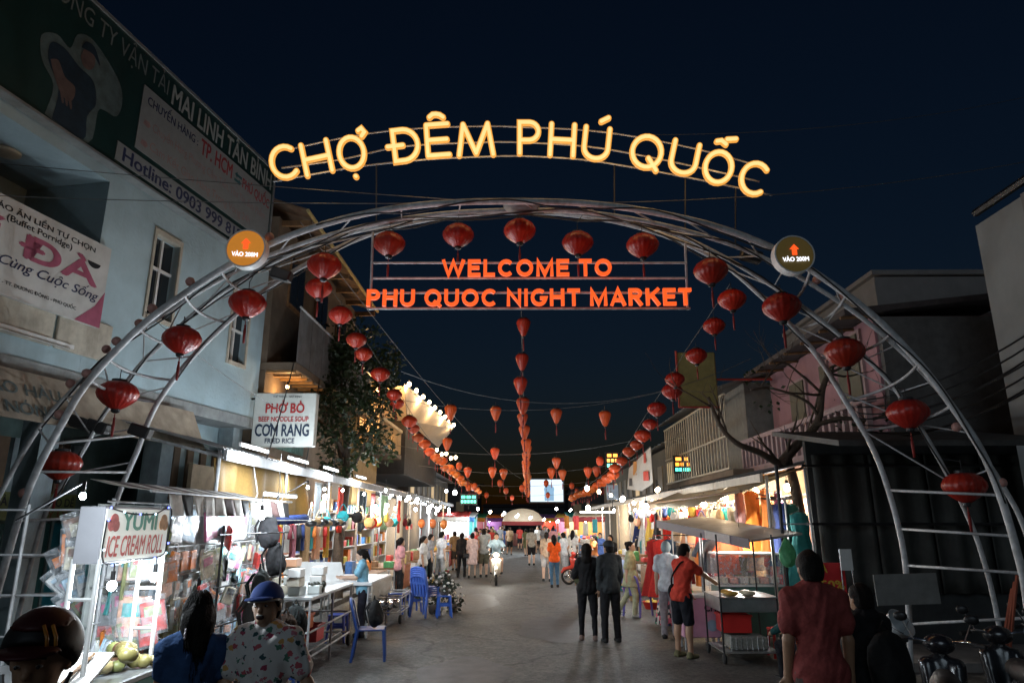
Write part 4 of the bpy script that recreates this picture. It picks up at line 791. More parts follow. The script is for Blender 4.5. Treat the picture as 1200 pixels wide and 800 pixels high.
# far end: video screen, round roofed kiosk, closing buildings
vsn = thing('video_screen', 'bright white video screen over the far end of street', 'screen', A(641, 590, 75))
s0, s1 = A(622, 587.5, 75), A(660, 561.5, 75); wv, hv = s1.x - s0.x, s1.z - s0.z
MB().box((0, .2, s0.z + hv / 2 - A(641, 590, 75).z), (wv + .3, .3, hv + .3)).build('case', BLACKP, vsn)
zz = s0.z - A(641, 590, 75).z
MB().quad((-wv / 2, .04, zz), (wv / 2, .04, zz), (wv / 2, .04, zz + hv), (-wv / 2, .04, zz + hv)).build('picture', glow('screen_white', (.75, .88, 1.), 1.25), vsn)
mb = MB(); mb.add([(.25 + .55 * math.cos(a), .03, zz + hv * .55 + .5 * math.sin(a)) for a in [2 * math.pi * k / 20 for k in range(20)]], [tuple(range(20))]); mb.quad((-.25, .03, zz + .1), (.75, .03, zz + .1), (.75, .03, zz + hv * .55), (-.25, .03, zz + hv * .55)); mb.build('picture_shape', glow('screen_blue', (.35, .6, .85), .8), vsn)
for x in (-1, 1): MB().tube([(x, .4, zz), (x, .4, -A(641, 590, 75).z)], .12, 8).build('leg', DARKM, vsn)
kk = G(612, 634, 0); kk = Vector(((611 - 611) / 800 * 62 + .1, 62, 0))
ki = thing('domed_kiosk', 'far kiosk with lit white dome and red fascia', 'kiosk', kk)
MB().lathe([(1.75, 2.0), (1.68, 2.35), (1.4, 2.7), (.95, 2.95), (.4, 3.07), (.02, 3.1)], 24).build('dome', mat('lit_dome', (.7, .62, .5), .6, emit=.4, ecol=(1., .8, .55)), ki, True)
MB().box((0, 0, 1.85), (3.6, 3.2, .32)).build('fascia', mat('kiosk_red', (.4, .03, .03), .5), ki); MB().box((0, .3, .5), (3.2, 2.4, 1.0)).build('counter', mat('kiosk_counter', (.3, .1, .08), .5), ki)
for x in (-1.6, 1.6):
    for y in (-1.4, 1.4): MB().tube([(x, y, 0), (x, y, 1.75)], .05, 6).build('post', STEEL, ki)
for i, (x0, x1, h_, Y, c, lab) in enumerate(((-16, -5, 6, 80, (.05, .045, .05), 'dark far house closing the street on the left'), (5.2, 16, 5.5, 78, (.05, .05, .05), 'dark far house closing the street on the right'), (-6, 8, 4.2, 110, (.04, .04, .045), 'low dark building beyond the video screen'))):
    t = bld('far_house', lab, ((x0 + x1) / 2, Y, 0)); MB().box((0, 4, h_ / 2), (x1 - x0, 8, h_)).build('wall', mat('far%d' % i, c, .9), t)
    mb = MB(); mb.prism([Vector(((x0 - x1) / 2 - .3, -.4, h_)), Vector(((x1 - x0) / 2 + .3, -.4, h_)), Vector(((x1 - x0) / 2 + .3, 8.4, h_ + .5)), Vector(((x0 - x1) / 2 - .3, 8.4, h_ + .5))], (0, 0, .1)); mb.build('roof', mat('far_roof', (.04, .03, .03), .9), t)
    for k in range(int((x1 - x0) / 2)): MB().box(((x0 - x1) / 2 + 1 + k * 2, -.03, h_ * .6), (.9, .06, 1.1)).build('window', mat('dim_window', (.1, .08, .05), .4, emit=.03, ecol=(1, .7, .35)), t)
for i, (X, Y, L, h_, c, lab) in enumerate(((-8, 47, 20, 5.0, (.1, .09, .08), 'dim row of shophouses along the far left'), (8.5, 42, 26, 5.2, (.11, .1, .08), 'dim row of shophouses along the far right'))):
    t = bld('shophouse_row', lab, (X, Y, 0)); MB().box((0, 0, h_ / 2), (4, L, h_)).build('wall', mat('row%d' % i, c, .9, var=.3, scale=.5), t); s_ = 2.02 if X < 0 else -2.02
    for k in range(int(L / 2.2)): MB().box((s_, -L / 2 + 1.2 + k * 2.2, 3.9), (.06, 1.0, 1.2)).build('window', MATS['dim_window'] if k % 4 else glow('lit_window', (1, .7, .35), .6), t)
    mb = MB(); tin(mb, (s_ * 1.2, -L / 2, h_ + .1), (0, L, 0), (-s_ * 2.3, 0, .8), 30, .03, .02); mb.build('roof', tinm, t)
# bare tree, right
bt = thing('bare_tree', 'bare branched dark tree in front of the pink house', 'tree', (5.35, 12.9, .12)); mb = MB(); rd = random.Random(11)
for pts, r in ((((5.1, 12.9, 0), (5.1, 12.9, 1.6), (5.0, 12.9, 2.9), tuple(A(915, 543, 12.8))), .14), ((tuple(A(915, 543, 12.8)), tuple(A(935, 520, 12.7)), tuple(A(958, 495, 12.6)), tuple(A(964, 455, 12.6)), tuple(A(975, 430, 12.6))), .1), ((tuple(A(915, 545, 12.8)), tuple(A(890, 530, 12.5)), tuple(A(865, 520, 12.3)), tuple(A(845, 500, 12.2)), tuple(A(830, 465, 12.2))), .07), ((tuple(A(960, 490, 12.6)), tuple(A(945, 470, 12.5)), tuple(A(905, 455, 12.4)), tuple(A(880, 457, 12.3))), .035), ((tuple(A(962, 460, 12.6)), tuple(A(940, 440, 12.4)), tuple(A(915, 425, 12.2)), tuple(A(892, 452, 12.2))), .03), ((tuple(A(950, 500, 12.6)), tuple(A(985, 490, 12.4)), tuple(A(1015, 492, 12.3)), tuple(A(1040, 486, 12.3))), .05)):
    c = crom(pts, 5); mb.tube(c, [r * (1 - .6 * i / len(c)) for i in range(len(c))], 7)
    for k in range(5): q = c[rd.randrange(len(c) // 2, len(c))]; branch(mb, q, (rd.uniform(-1, 1), rd.uniform(-.4, .4), rd.uniform(-.2, 1)), rd.uniform(.4, 1.0), r * .3, 1, rd, .05)
mb.build('trunk', barkm, bt, True, world=True)
mb = MB()
for i, (px, py) in enumerate(((1000, 500), (1030, 495), (985, 485), (905, 470), (880, 440))): leaf_cloud(mb, A(px, py, 12.3), .3, 18, .09, 90 + i)
mb.build('crown', leafm, bt, world=True)
# ================================================================== THE ARCH
arch = thing('entrance_arch', 'tall welded tube arch spanning the market street', 'arch', (0, 9, 0))
YB, YD, YC, YA = 8.5, 8.95, 9.35, 9.7
def ends(pts, Y):
    c = [A(x, y, Y) for x, y in pts]; c[0].z = 0; c[-1].z = 0; return crom(c, 5)
Bp = [(-22, 800), (-12, 735), (3, 672), (35, 570), (75, 492), (105, 445), (162, 385), (215, 345), (270, 310), (330, 280), (400, 257), (470, 243), (540, 237), (611, 236), (680, 238), (750, 246), (830, 263), (900, 288), (950, 316), (1020, 367), (1077, 425), (1115, 475), (1149, 526), (1172, 580), (1190, 640), (1203, 700), (1210, 800)]
Dp = [(-65, 800), (-50, 720), (-25, 635), (5, 570), (45, 502), (85, 457), (130, 415), (180, 376), (240, 338), (300, 306), (370, 280), (440, 262), (520, 250), (611, 246), (690, 249), (770, 262), (840, 281), (890, 300), (929, 320), (1000, 365), (1060, 415), (1110, 470), (1150, 530), (1178, 574), (1200, 618), (1222, 700), (1230, 800)]
Cp = [(8, 800), (22, 719), (51, 608), (72, 570), (96, 530), (125, 480), (162, 430), (190, 402), (240, 357), (300, 318), (360, 290), (430, 268), (510, 254), (611, 249), (700, 253), (780, 270), (850, 302), (920, 345), (980, 389), (1036, 440), (1062, 475), (1100, 537), (1137, 611), (1158, 675), (1172, 740), (1180, 800)]
Ap = [(106, 800), (112, 740), (120, 660), (135, 591), (160, 530), (180, 480), (210, 436), (255, 388), (320, 333), (391, 293), (441, 272), (487, 260), (540, 252), (611, 248), (680, 253), (740, 264), (800, 284), (850, 311), (890, 345), (924, 378), (960, 420), (991, 470), (1025, 530), (1050, 605), (1063, 680), (1067, 800)]
curves = {}
for nm, pts, Y, r in (('B', Bp, YB, .044), ('D', Dp, YD, .031), ('C', Cp, YC, .031), ('A', Ap, YA, .037)):
    curves[nm] = ends(pts, Y); MB().tube(curves[nm], r, 9).build('main_tube', STEEL, arch, True, world=True)
def near(nm, px, py, Y):
    q = A(px, py, Y); return min(curves[nm], key=lambda c: (c - q).length)
# curved hoops: from the front outer tube back to the rear inner tube
for (bx, by, ax, ay) in ((955, 319, 918, 362), (997, 349, 935, 387), (1040, 385, 962, 420), (1079, 428, 990, 466), (1114, 476, 1014, 508), (258, 316, 305, 343), (214, 347, 268, 374), (166, 381, 236, 410), (130, 415, 205, 440), (103, 450, 185, 470)):
    b = near('B', bx, by, YB); a = near('A', ax, ay, YA); sx = 1 if bx > 600 else -1
    c = [Vector((b.x + (a.x - b.x) * (1 - math.cos(q)) + sx * .16 * math.sin(2 * q), b.y + (a.y - b.y) * math.sin(q), b.z + (a.z - b.z) * q / 1.5708)) for q in [1.5708 * k / 14 for k in range(15)]]; MB().tube(c, .02, 7).build('hoop', STEEL, arch, True, world=True)
for (bx, by, ax, ay) in ((1160, 578, 1043, 579), (1178, 624, 1056, 624), (1194, 677, 1066, 671), (1200, 730, 1067, 722), (-8, 600, 130, 603), (-5, 648, 122, 650), (-12, 702, 116, 700), (45, 550, 150, 553), (62, 512, 168, 510)):
    b = near('B', bx, by, YB); a = near('A', ax, ay, YA); MB().tube([b, a], .018, 7).build('rung', STEEL, arch, True, world=True)
for i in range(4, 25):                                            # lacing between the upper tubes
    f = i / 28; pick = lambda nm, g: curves[nm][int(g * (len(curves[nm]) - 1))]
    MB().tube([pick('B', f), pick('D', f + .012), pick('C', f), pick('A', f + .012)], .012, 5).build('lacing_bar', STEEL, arch, world=True)
mb = MB(); mb.lathe([(.02, -.03), (.24, -.025), (.26, 0), (.2, .03), (.02, .05)], 20, A(611, 241, 8.8)); mb.build('crown_plate', mat('dull_steel', (.12, .12, .12), .6, .3), arch, True, world=True)
rd = random.Random(3)
for nm, off in (('B', 0), ('D', .5)):                              # unlit globe lamps on the outer tubes
    for (px, py) in ((33, 572), (72, 488), (102, 438), (136, 396), (176, 358), (220, 322), (315, 272)) if nm == 'B' else ((45, 490), (83, 450), (122, 406), (160, 376), (1108, 512), (1170, 560), (990, 335), (960, 315), (1010, 610)):
        if px == 1010: continue
        q = A(px, py, YB if nm == 'B' else YD); n0 = min(curves[nm], key=lambda c: (c - q).length); q = n0 + (q - n0).normalized() * .1; o = MB().ball((0, 0, 0), .062, 12).build('globe_lamp', mat('pink_globe', (.38, .2, .17), .35, var=.1), arch, True); o.location = q - arch.location
for (px, py, Y) in ((115, 500, 9.4), (93, 495, 9.4), (165, 505, 9.5), (330, 322, 9.2), (880, 300, 9.2)):
    mb = MB(); mb.box(A(px, py, Y), (.3, .16, .16), Matrix.Rotation(.3, 3, 'Y'), .02); mb.build('floodlight', BLACKP, arch, world=True)
for k in range(5):                                                 # loose cables along the arch
    c = curves['CDACB'[k]]; n = len(c); i0 = 12 + k * 9
    seg = [c[min(n - 1, i0 + j * 4)] + Vector((0, -.04, -.05 - .07 * math.sin(j * 1.9 + k))) for j in range(18) if i0 + j * 4 < n - 8]
    if len(seg) > 3: MB().tube(crom(seg, 3), .012, 5).build('cable', BLACKP, arch, True, world=True)
# ------------------------------------------------------------------ lit lettering over the arch
YL = 9.2
ns_ = thing('lit_name_sign', 'curved row of glowing yellow tube letters above the arch', 'sign', A(611, 225, YL))
core = glow('letter_core', (1., .74, .28), 1.1); halo_ = glow('letter_halo', (1., .42, .06), .92)  # wider orange strokes stand in for the halo around the pale tubes
def arc(cx, cy, rx, ry, a0, a1, n=16): return [(cx + rx * math.cos(R(a0 + (a1 - a0) * i / n)), cy - ry * math.sin(R(a0 + (a1 - a0) * i / n))) for i in range(n + 1)]
def letter(ch, w_, h_):
    x, y = w_ / 2, h_ / 2
    if ch == 'C': return [arc(1, 0, x * 1.05, y, 48, 312)]
    if ch == 'H': return [[(-x, -y), (-x, y)], [(x, -y), (x, y)], [(-x, 0), (x, 0)]]
    if ch in 'OQ': return [arc(0, 0, x, y, 90, 450, 24)]
    if ch == 'D': return [[(-x * .8, -y), (-x * .8, y), (-x * .1, y)] + arc(-x * .1, 0, x * 1.1, y, -85, 85, 12) + [(-x * .1, -y), (-x * .8, -y)]]
    if ch == 'E': return [[(x, -y), (-x, -y), (-x, y), (x, y)], [(-x, 0), (x * .85, 0)]]
    if ch == 'M': return [[(-x, y), (-x * .72, -y), (0, y * .9), (x * .72, -y), (x, y)]]
    if ch == 'P': return [[(-x, y), (-x, -y), (0, -y)] + arc(0, -y * .42, x, y * .58, 85, -85, 10) + [(0, y * .16), (-x, y * .16)]]
    if ch == 'U': return [[(-x, -y), (-x, y - x * .9)] + arc(0, y - x * .9, x, x * .9, 180, 360, 12) + [(x, -y)]]
# char, centre px, rotation (deg anticlockwise), width, extras
LET = [('C', 333, 190, 14, 30, []), ('H', 371, 185, 12, 30, []), ('O', 412, 179, 10, 29, [[(15, -17), (19, -21), (16, -26), (12, -24)], [(0, 28), (0.5, 28.5)]]), ('D', 474, 170, 7, 31, [[(-20, 0), (-2, 0)]]),
       ('E', 513, 164, 4, 25, [[(-8, -27), (-4, -30), (0, -30), (4, -29), (8, -26)]]), ('M', 557.5, 163.5, 2, 40, []), ('P', 620, 161.5, 0, 22, []), ('H', 659, 164, -3, 27, []), ('U', 699, 168, -6, 28, [[(3, -26), (11, -31)]]),
       ('Q', 758, 178, -9, 34, [[(3, 7), (14, 20)]]), ('U', 802, 185, -12, 29, []), ('O', 842, 196, -14, 31, [[(-9, -29), (-4, -31), (2, -28)], [(2, -34), (12, -37)]]), ('C', 884, 209, -16, 30, [])]
for (ch, cx, cy, ro, w_, extra) in LET:
    c, s = math.cos(R(ro)), math.sin(R(ro)); strokes = letter(ch, w_, 36) + extra; strokes = [q for st in strokes for q in ([st[i:i + 2] for i in range(len(st) - 1)] if ch in 'ME' and len(st) > 2 and st in strokes[:2] else [st])]; mb1, mb2 = MB(), MB()
    f3 = lambda u, v, d: A(cx + u * c + v * s, cy - u * s + v * c, YL) + Vector((0, d, 0))
    for k, st in enumerate(strokes):
        for mb_, hw_, d0, d1 in ((mb2, 3.4, -.002 - .0006 * k, .03), (mb1, 1.9, -.016 - .0006 * k, -.004)):
            ribbon(mb_, st, hw_, f3, d0, d1)
            for q in st if len(st) < 8 else (st[0], st[-1]): mb_.prism([f3(q[0] + hw_ * math.cos(a), q[1] + hw_ * math.sin(a), d0 - .0003) for a in [2 * math.pi * i / 14 for i in range(14)]], (0, d1 - d0, 0))
    lo = mb2.build('letter', halo_, ns_, True, world=True); mb1.build('light_tube', core, lo, True, world=True)
for rail in ([(320, 213), (380, 202), (430, 194), (500, 187), (560, 184), (611, 183), (680, 187), (740, 196), (800, 207), (850, 217), (905, 229)], [(340, 175), (400, 162), (470, 152), (560, 148), (611, 149), (690, 153), (760, 163), (830, 178), (895, 196)], [(330, 197), (400, 187), (470, 172), (560, 167), (611, 167), (690, 172), (760, 184), (830, 199), (890, 213)]):
    MB().tube(crom([A(x, y, YL + .13) for x, y in rail], 4), .013, 6).build('rail', STEEL, ns_, True, world=True)
for (x, y0, y1) in ((441, 193, 262), (720, 192, 250), (803, 208, 268), (862, 221, 285)): MB().tube([A(x, y0, YL + .14), A(x, y1, YL + .14)], .011, 6).build('support_post', DARKM, ns_, world=True)
for (px, pw) in ((371, 11), (492, 13), (557, 8), (640, 12), (700, 8), (770, 12), (842, 12)):
    L = bpy.data.lights.new('letter_light', 'POINT'); L.energy = pw; L.color = (1., .6, .25); L.shadow_soft_size = .25; o = bpy.data.objects.new('letter_light', L); col.objects.link(o); o.parent = ns_; o.location = A(px, 175 + abs(px - 611) * .07, YL - .3) - ns_.location
# ------------------------------------------------------------------ red welcome sign
YW = 9.0
ws = thing('welcome_sign', 'red lit welcome lettering hung on steel rails inside arch', 'sign', A(611, 362, YW))
redl = glow('red_letter', (1., .11, .012), 1.1)
def glyph(ch):                               # block capitals as centre lines in a unit cell: (width, strokes)
    a = lambda cx, cy, rx, ry, a0, a1, n=12: [(cx + rx * math.cos(R(a0 + (a1 - a0) * i / n)), cy + ry * math.sin(R(a0 + (a1 - a0) * i / n))) for i in range(n + 1)]
    t = .09
    return {'W': (1.2, [[(t - .02, 1), (.34, .1), (.6, .9), (.86, .1), (1.2 - t + .02, 1)]]), 'E': (.66, [[(.66, 1 - t), (t, 1 - t), (t, t), (.66, t)], [(t, .52), (.6, .52)]]), 'L': (.6, [[(t, 1), (t, t), (.6, t)]]), 'C': (.8, [a(.43, .5, .43 - t, .5 - t, 45, 315)]),
            'O': (.88, [a(.44, .5, .44 - t, .5 - t, 90, 450, 20)]), 'M': (.9, [[(t, 0), (t, 1 - t), (.45, .12), (.9 - t, 1 - t), (.9 - t, 0)]]), 'T': (.66, [[(0, 1 - t), (.66, 1 - t)], [(.33, 1 - t), (.33, 0)]]), 'P': (.68, [[(t, 0), (t, 1 - t), (.38, 1 - t)] + a(.38, .7, .3 - t, .3 - t, 80, -80, 8) + [(.38, .4 + t), (t, .4 + t)]]),
            'H': (.76, [[(t, 0), (t, 1)], [(.76 - t, 0), (.76 - t, 1)], [(t, .52), (.76 - t, .52)]]), 'U': (.76, [[(t, 1), (t, .4)] + a(.38, .38, .38 - t, .38 - t, 180, 360, 10) + [(.76 - t, .4), (.76 - t, 1)]]), 'Q': (.88, [a(.44, .5, .44 - t, .5 - t, 90, 450, 20), [(.5, .3), (.86, -.02)]]),
            'N': (.76, [[(t, 0), (t, 1 - t), (.76 - t, t), (.76 - t, 1)]]), 'I': (.18, [[(t, 0), (t, 1)]]), 'G': (.84, [a(.43, .5, .43 - t, .5 - t, 50, 340, 16) + [(.78, .46), (.48, .46)]]), 'A': (.8, [[(.06, 0), (.4, .95), (.74, 0)], [(.18, .32), (.62, .32)]]), 'R': (.74, [[(t, 0), (t, 1 - t), (.4, 1 - t)] + a(.4, .71, .3 - t, .29 - t, 80, -80, 8) + [(.4, .42 + t), (t, .42 + t)], [(.36, .46), (.66, 0)]]), 'K': (.74, [[(t, 0), (t, 1)], [(.68, 1), (t + .02, .42)], [(.3, .6), (.68, 0)]])}[ch]
def wtext(s, x0, x1, y0, y1):
    a, b = A(x0, y1, YW), A(x1, y0, YW); tot = sum(.36 if c == ' ' else glyph(c)[0] + .16 for c in s) - .16; sx = (b.x - a.x) / tot; sz = b.z - a.z; x = 0
    for c in s:
        if c == ' ': x += .36; continue
        w_, st = glyph(c); mb = MB()
        for k, q in enumerate(st): ribbon(mb, [(p[0], p[1] * sz / sx) for p in q], .088, lambda u, v, d: Vector((a.x + (x + u) * sx, YW + d, a.z + v * sx)), -.06 - .002 * k, -.01)
        mb.build('letter', redl, ws, world=True); x += w_ + .16
wtext('WELCOME TO', 518, 716, 305, 325); wtext('PHU QUOC NIGHT MARKET', 430, 809, 339, 360)
for (y, x0, x1) in ((308, 437, 805), (326, 437, 805), (343, 432, 808), (361.5, 430, 809)): MB().tube([A(x0, y, YW + .06), A(x1, y, YW + .06)], .016, 6).build('rail', STEEL, ws, world=True)
for x, yt in ((437, 272), (803, 285)): MB().tube([A(x, yt, YW + .09), A(x - (3 if x < 600 else -3), 363, YW + .09)], .018, 6).build('hanger', STEEL, ws, world=True)
for px in (470, 560, 650, 740):
    L = bpy.data.lights.new('welcome_light', 'POINT'); L.energy = 3.0; L.color = (1., .12, .03); L.shadow_soft_size = .2; o = bpy.data.objects.new('welcome_light', L); col.objects.link(o); o.parent = ws; o.location = A(px, 335, YW - .35) - ws.location
# ------------------------------------------------------------------ round direction signs
def disc_sign(label, px, py, Y, r, col_, em):
    p = A(px, py, Y); t = thing('direction_sign', label, 'sign', p, .0, 'round direction signs')
    ax = Matrix.Rotation(R(90), 3, 'X'); MB().lathe([(r * .1, -.06), (r, -.06), (r, .06), (r * .1, .06)], 32, axis=ax).build('disc', mat(label[:8], col_, .5, emit=em, ecol=col_), t)
    MB().lathe([(r, -.07), (r + .018, -.07), (r + .018, .07), (r, .07)], 32, axis=ax, cap=False).build('rim', WHITE, t)
    mb = MB(); s = r * .9; pts = [(-.14, -.05), (.14, -.05), (.14, .32), (.27, .32), (0, .62), (-.27, .32), (-.14, .32)]; mb.prism([Vector((x * s, -.062, z * s)) for x, z in pts], (0, -.012, 0)); mb.build('arrow', glow('arrow_red', (1., .09, .01), 1.3), t)
    text('VÀO 200M', 'lettering', glow('disc_text', (.9, .92, 1.), 1.6), t, (-r * .68, -.078, -r * .44), (1, 0, -.06 if px < 600 else .03), (0, 0, 1), r * 1.38, r * .3, 0., .05, world=False)
    MB().tube([(0, .06, 0), (0, .35, -.1)], .03, 6).build('bracket', STEEL, t); return t
disc_sign('amber round sign with red arrow on the left arch shoulder', 290, 293, 8.3, .245, (.42, .15, .012), 1.0)
disc_sign('dull brown round sign with red arrow on the right arch shoulder', 929, 300, 8.3, .24, (.11, .075, .02), .35)
# ------------------------------------------------------------------ lanterns
def lantern(kind):
    t = thing('silk_lantern', 'lantern', 'lantern', (0, 0, -50))
    if kind == 'round': pr = [(.085, .165), (.14, .155), (.205, .11), (.245, .045), (.25, .0), (.225, -.06), (.17, -.115), (.1, -.165), (.05, -.195)]
    elif kind == 'drop': pr = [(.09, .2), (.13, .19), (.165, .15), (.175, .1), (.15, .0), (.11, -.1), (.065, -.2), (.03, -.24)]
    else: pr = [(.07, .2), (.13, .16), (.165, .08), (.17, .0), (.16, -.08), (.12, -.16), (.06, -.21)]
    lb = MB(); lb.lathe(pr, 72)
    lb.v = [(x * (1 - .045 * (math.cos(9 * math.atan2(y, x)) ** 6)), y * (1 - .045 * (math.cos(9 * math.atan2(y, x)) ** 6)), z) for x, y, z in lb.v]
    b = lb.build('silk_body', SILK, t, True)
    t0, t1 = pr[0], pr[-1]
    MB().lathe([(t0[0] * .4, t0[1] + .035), (t0[0] * 1.05, t0[1] + .03), (t0[0] * 1.08, t0[1] - .005)], 14).build('top_cap', DARKM, t)
    MB().lathe([(t1[0] * 1.1, t1[1] + .01), (t1[0] * 1.0, t1[1] - .03), (t1[0] * .5, t1[1] - .045)], 12).build('bottom_cap', DARKM, t)
    MB().tube([(0, 0, t0[1] + .03), (0, 0, t0[1] + .16)], .006, 5).build('cord', DARKM, t)
    tm_ = mat('tassel_red', (.2, .012, .01), .7); ts = MB(); ts.tube([(0, 0, t1[1] - .04), (0, 0, t1[1] - .1)], .006, 5); ts.ball((0, 0, t1[1] - .115), .016, 8); ts.tube([(0, 0, t1[1] - .13), (0, 0, t1[1] - .2), (0, 0, t1[1] - .36)], [.012, .02, .014], 7); ts.build('tassel', tm_, t, True)
    return freeze(t)
PROTO = {k: lantern(k) for k in ('round', 'drop', 'long')}; FIRST = dict.fromkeys(PROTO, True)
def hang(kind, p, label, group, c=(.36, .021, .011), sc_=1., rz_=None):
    rz_ = random.random() * 6 if rz_ is None else rz_; c = tuple(a * random.uniform(.85, 1.15) for a in c)
    if FIRST[kind]:
        FIRST[kind] = False; o = PROTO[kind]; o.location = p; o.scale = (sc_,) * 3; o.rotation_euler = (0, 0, rz_); o['label'] = label; o['group'] = group
        for k in kids(o): k.color = (*c, 1)
        return o
    return dup(PROTO[kind], p, rz_, label, c, group, sc_)
ARCHL = [(71, 544, 46), (138, 462, 46), (213, 398, 44), (290, 356, 43), (380, 312, 40), (456, 286, 38), (537, 276, 37), (609, 271, 38), (677, 285, 37), (753, 288, 38), (833, 318, 40), (916, 360, 44), (990, 413, 45), (1064, 484, 46), (1130, 570, 47)]
for i, (px, py, w_) in enumerate(ARCHL):
    p = A(px, py, 9.25); hang('round', p, 'red silk lantern on the arch, %s from left' % ORD[i], 'lanterns on the arch', sc_=w_ / 800 * (p.y * .967 + (p.z - HC) * .254) / .5 * 1.0)
    q = min(curves['A'] + curves['C'], key=lambda c: abs(c.x - p.x) + abs(c.z - p.z - .45) * .6 + (5 if c.z < p.z + .2 else 0))
    MB().tube([p + Vector((0, 0, .33)), q], .006, 5).build('lantern_cord', DARKM, arch, world=True)
def string(kind, pts, n, label, group, wname, wlabel, c, sc_=1., jit=.0, drop=.30):
    wire = crom([Vector(q) for q in pts], 12); tot = [0]
    for a, b in zip(wire, wire[1:]): tot.append(tot[-1] + (b - a).length)
    tag(MB().tube([q + Vector((0, 0, drop)) for q in wire], .008, 4).build(wname, DARKM), wlabel, 'wire', 'lantern strings')
    for i in range(n):
        d = tot[-1] * ((i + .02 + (random.uniform(-.25, .25) if i > 2 else 0)) / n); j = max(k for k in range(len(tot)) if tot[k] <= d); j = min(j, len(wire) - 2); f = (d - tot[j]) / max(1e-6, tot[j + 1] - tot[j]); q = wire[j].lerp(wire[j + 1], f)
        q = q + Vector((random.uniform(-.06, .06), 0, random.uniform(-jit, jit)))
        f2 = min(1, max(0, (q.y - 17) / 16)); hang(kind, q, label % ORD[i], group, tuple(a + (b - a) * f2 for a, b in zip(c, (.8, .17, .03))), sc_ * random.uniform(.85, 1.06))  # lanterns turn more orange with distance, colour standing in for their glow
def XYZ(X, Y, py): return Vector((X, Y, HC + (610 - py) / F * Y / math.cos(PITCH) * .967))
Lp = [A(370, 336, 10.9), A(405, 382, 12.7), A(446, 442, 15.9), A(464, 467, 17.8), A(485, 501, 20.5), A(503, 525, 24), A(520, 545, 29), A(540, 562, 36), A(562, 576, 48)]
Rp = [A(857, 353, 10.8), A(827, 396, 12.4), A(803, 430, 13.8), A(785, 460, 15.2), A(757, 500, 18.3), A(733, 536, 22), A(712, 560, 26), A(690, 575, 33), A(668, 584, 46)]
Cpt = [A(611, 383, 14.4), A(612, 427, 16), A(613, 461, 17.8), A(614, 485, 19.3), A(615, 505, 21.2), A(616, 530, 25), A(617, 555, 31), A(618, 580, 44)]
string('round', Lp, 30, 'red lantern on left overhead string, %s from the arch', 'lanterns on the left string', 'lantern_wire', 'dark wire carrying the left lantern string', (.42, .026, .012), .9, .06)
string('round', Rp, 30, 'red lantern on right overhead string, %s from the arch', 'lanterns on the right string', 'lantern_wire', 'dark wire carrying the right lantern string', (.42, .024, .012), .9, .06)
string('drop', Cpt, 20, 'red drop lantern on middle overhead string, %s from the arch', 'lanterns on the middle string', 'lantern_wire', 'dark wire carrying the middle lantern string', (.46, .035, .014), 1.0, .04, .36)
CROSS = [(581, 484, 20), (528, 483, 18), (652, 487, 19.5), (709, 490, 18.5), (580, 531, 25), (524, 520, 23), (548, 553, 28), (577, 553, 27), (590, 555, 28), (652, 542, 26), (646, 554, 27.5), (659, 556, 27.5), (689, 553, 27), (699, 552, 28), (703, 540, 25), (538, 546, 30), (556, 570, 33), (586, 566, 34), (549, 571, 34), (593, 575, 38), (640, 566, 36), (670, 569, 37), (612, 572, 33), (642, 580, 42), (676, 575, 44), (570, 580, 42), (600, 583, 46)]
for i, (px, py, Y) in enumerate(CROSS):
    k = 'drop' if i < 14 else 'long'; hang(k, A(px, py, Y), 'orange red lantern hung across street, %s' % (ORD[i] + ' counted from the nearest row'), 'lanterns on cross wires', (.62, .085, .02), .95 if i < 14 else .8)
for i, (a, b, Y, d) in enumerate((((440, 462), (790, 455), 19.5, .55), ((455, 520), (760, 512), 25, .5), ((490, 545), (740, 540), 27.5, .4), ((500, 562), (720, 560), 34, .35), ((470, 435), (880, 420), 15.5, .9), ((510, 575), (700, 575), 43, .3))):
    tag(MB().tube(sag(A(*a, Y), A(*b, Y), d), .007, 4).build('cross_wire', mat('wire_grey', (.12, .12, .12), .5)), 'thin sagging wire across the street, %s from the arch' % ORD[i], 'wire', 'cross street wires')
for i, (p0, p1, d, lab) in enumerate(((A(-40, 188, 9), A(620, 240, 8.8), .03, 'thin wire from the green sign to the arch top'), (A(611, 238, 8.8), A(1260, 178, 10), .25, 'thin wire from the arch top to the right edge'), (A(-40, 228, 8), A(560, 238, 8.7), .05, 'thin pale wire low across the green sign'), (A(760, 158, 11), A(1260, 100, 13), .3, 'dark wire high in the sky at right'), (A(170, 365, 9), A(330, 480, 13), .1, 'thin cable crossing the blue wall'), (A(352, 260, 9.3), A(610, 560, 40), .5, 'long cable running from the arch down the street'))):
    tag(MB().tube(sag(p0, p1, d), .006, 4).build('overhead_wire', MATS['wire_grey']), lab, 'wire')
for i in range(7):
    tag(MB().tube(sag(A(1000 + i * 3, 470 + i * 7, 12), A(1290, 330 + i * 12, 7.5), .3 + .05 * (i % 3)), .014, 5).build('power_cable', BLACKP), 'black power cable in the bundle at right, %s from top' % ORD[i], 'cable', 'power cable bundle')
# ================================================================== STALLS, LEFT
def box_thing(name, label, cat, loc, d, c, m=PLAST, rz=0., group=None, bev=.01):
    o = MB().box((0, 0, d[2] / 2), d, bev=bev).build(name, m, color=c); o.location = loc; o.rotation_euler = (0, 0, rz); return tag(o, label, cat, group)
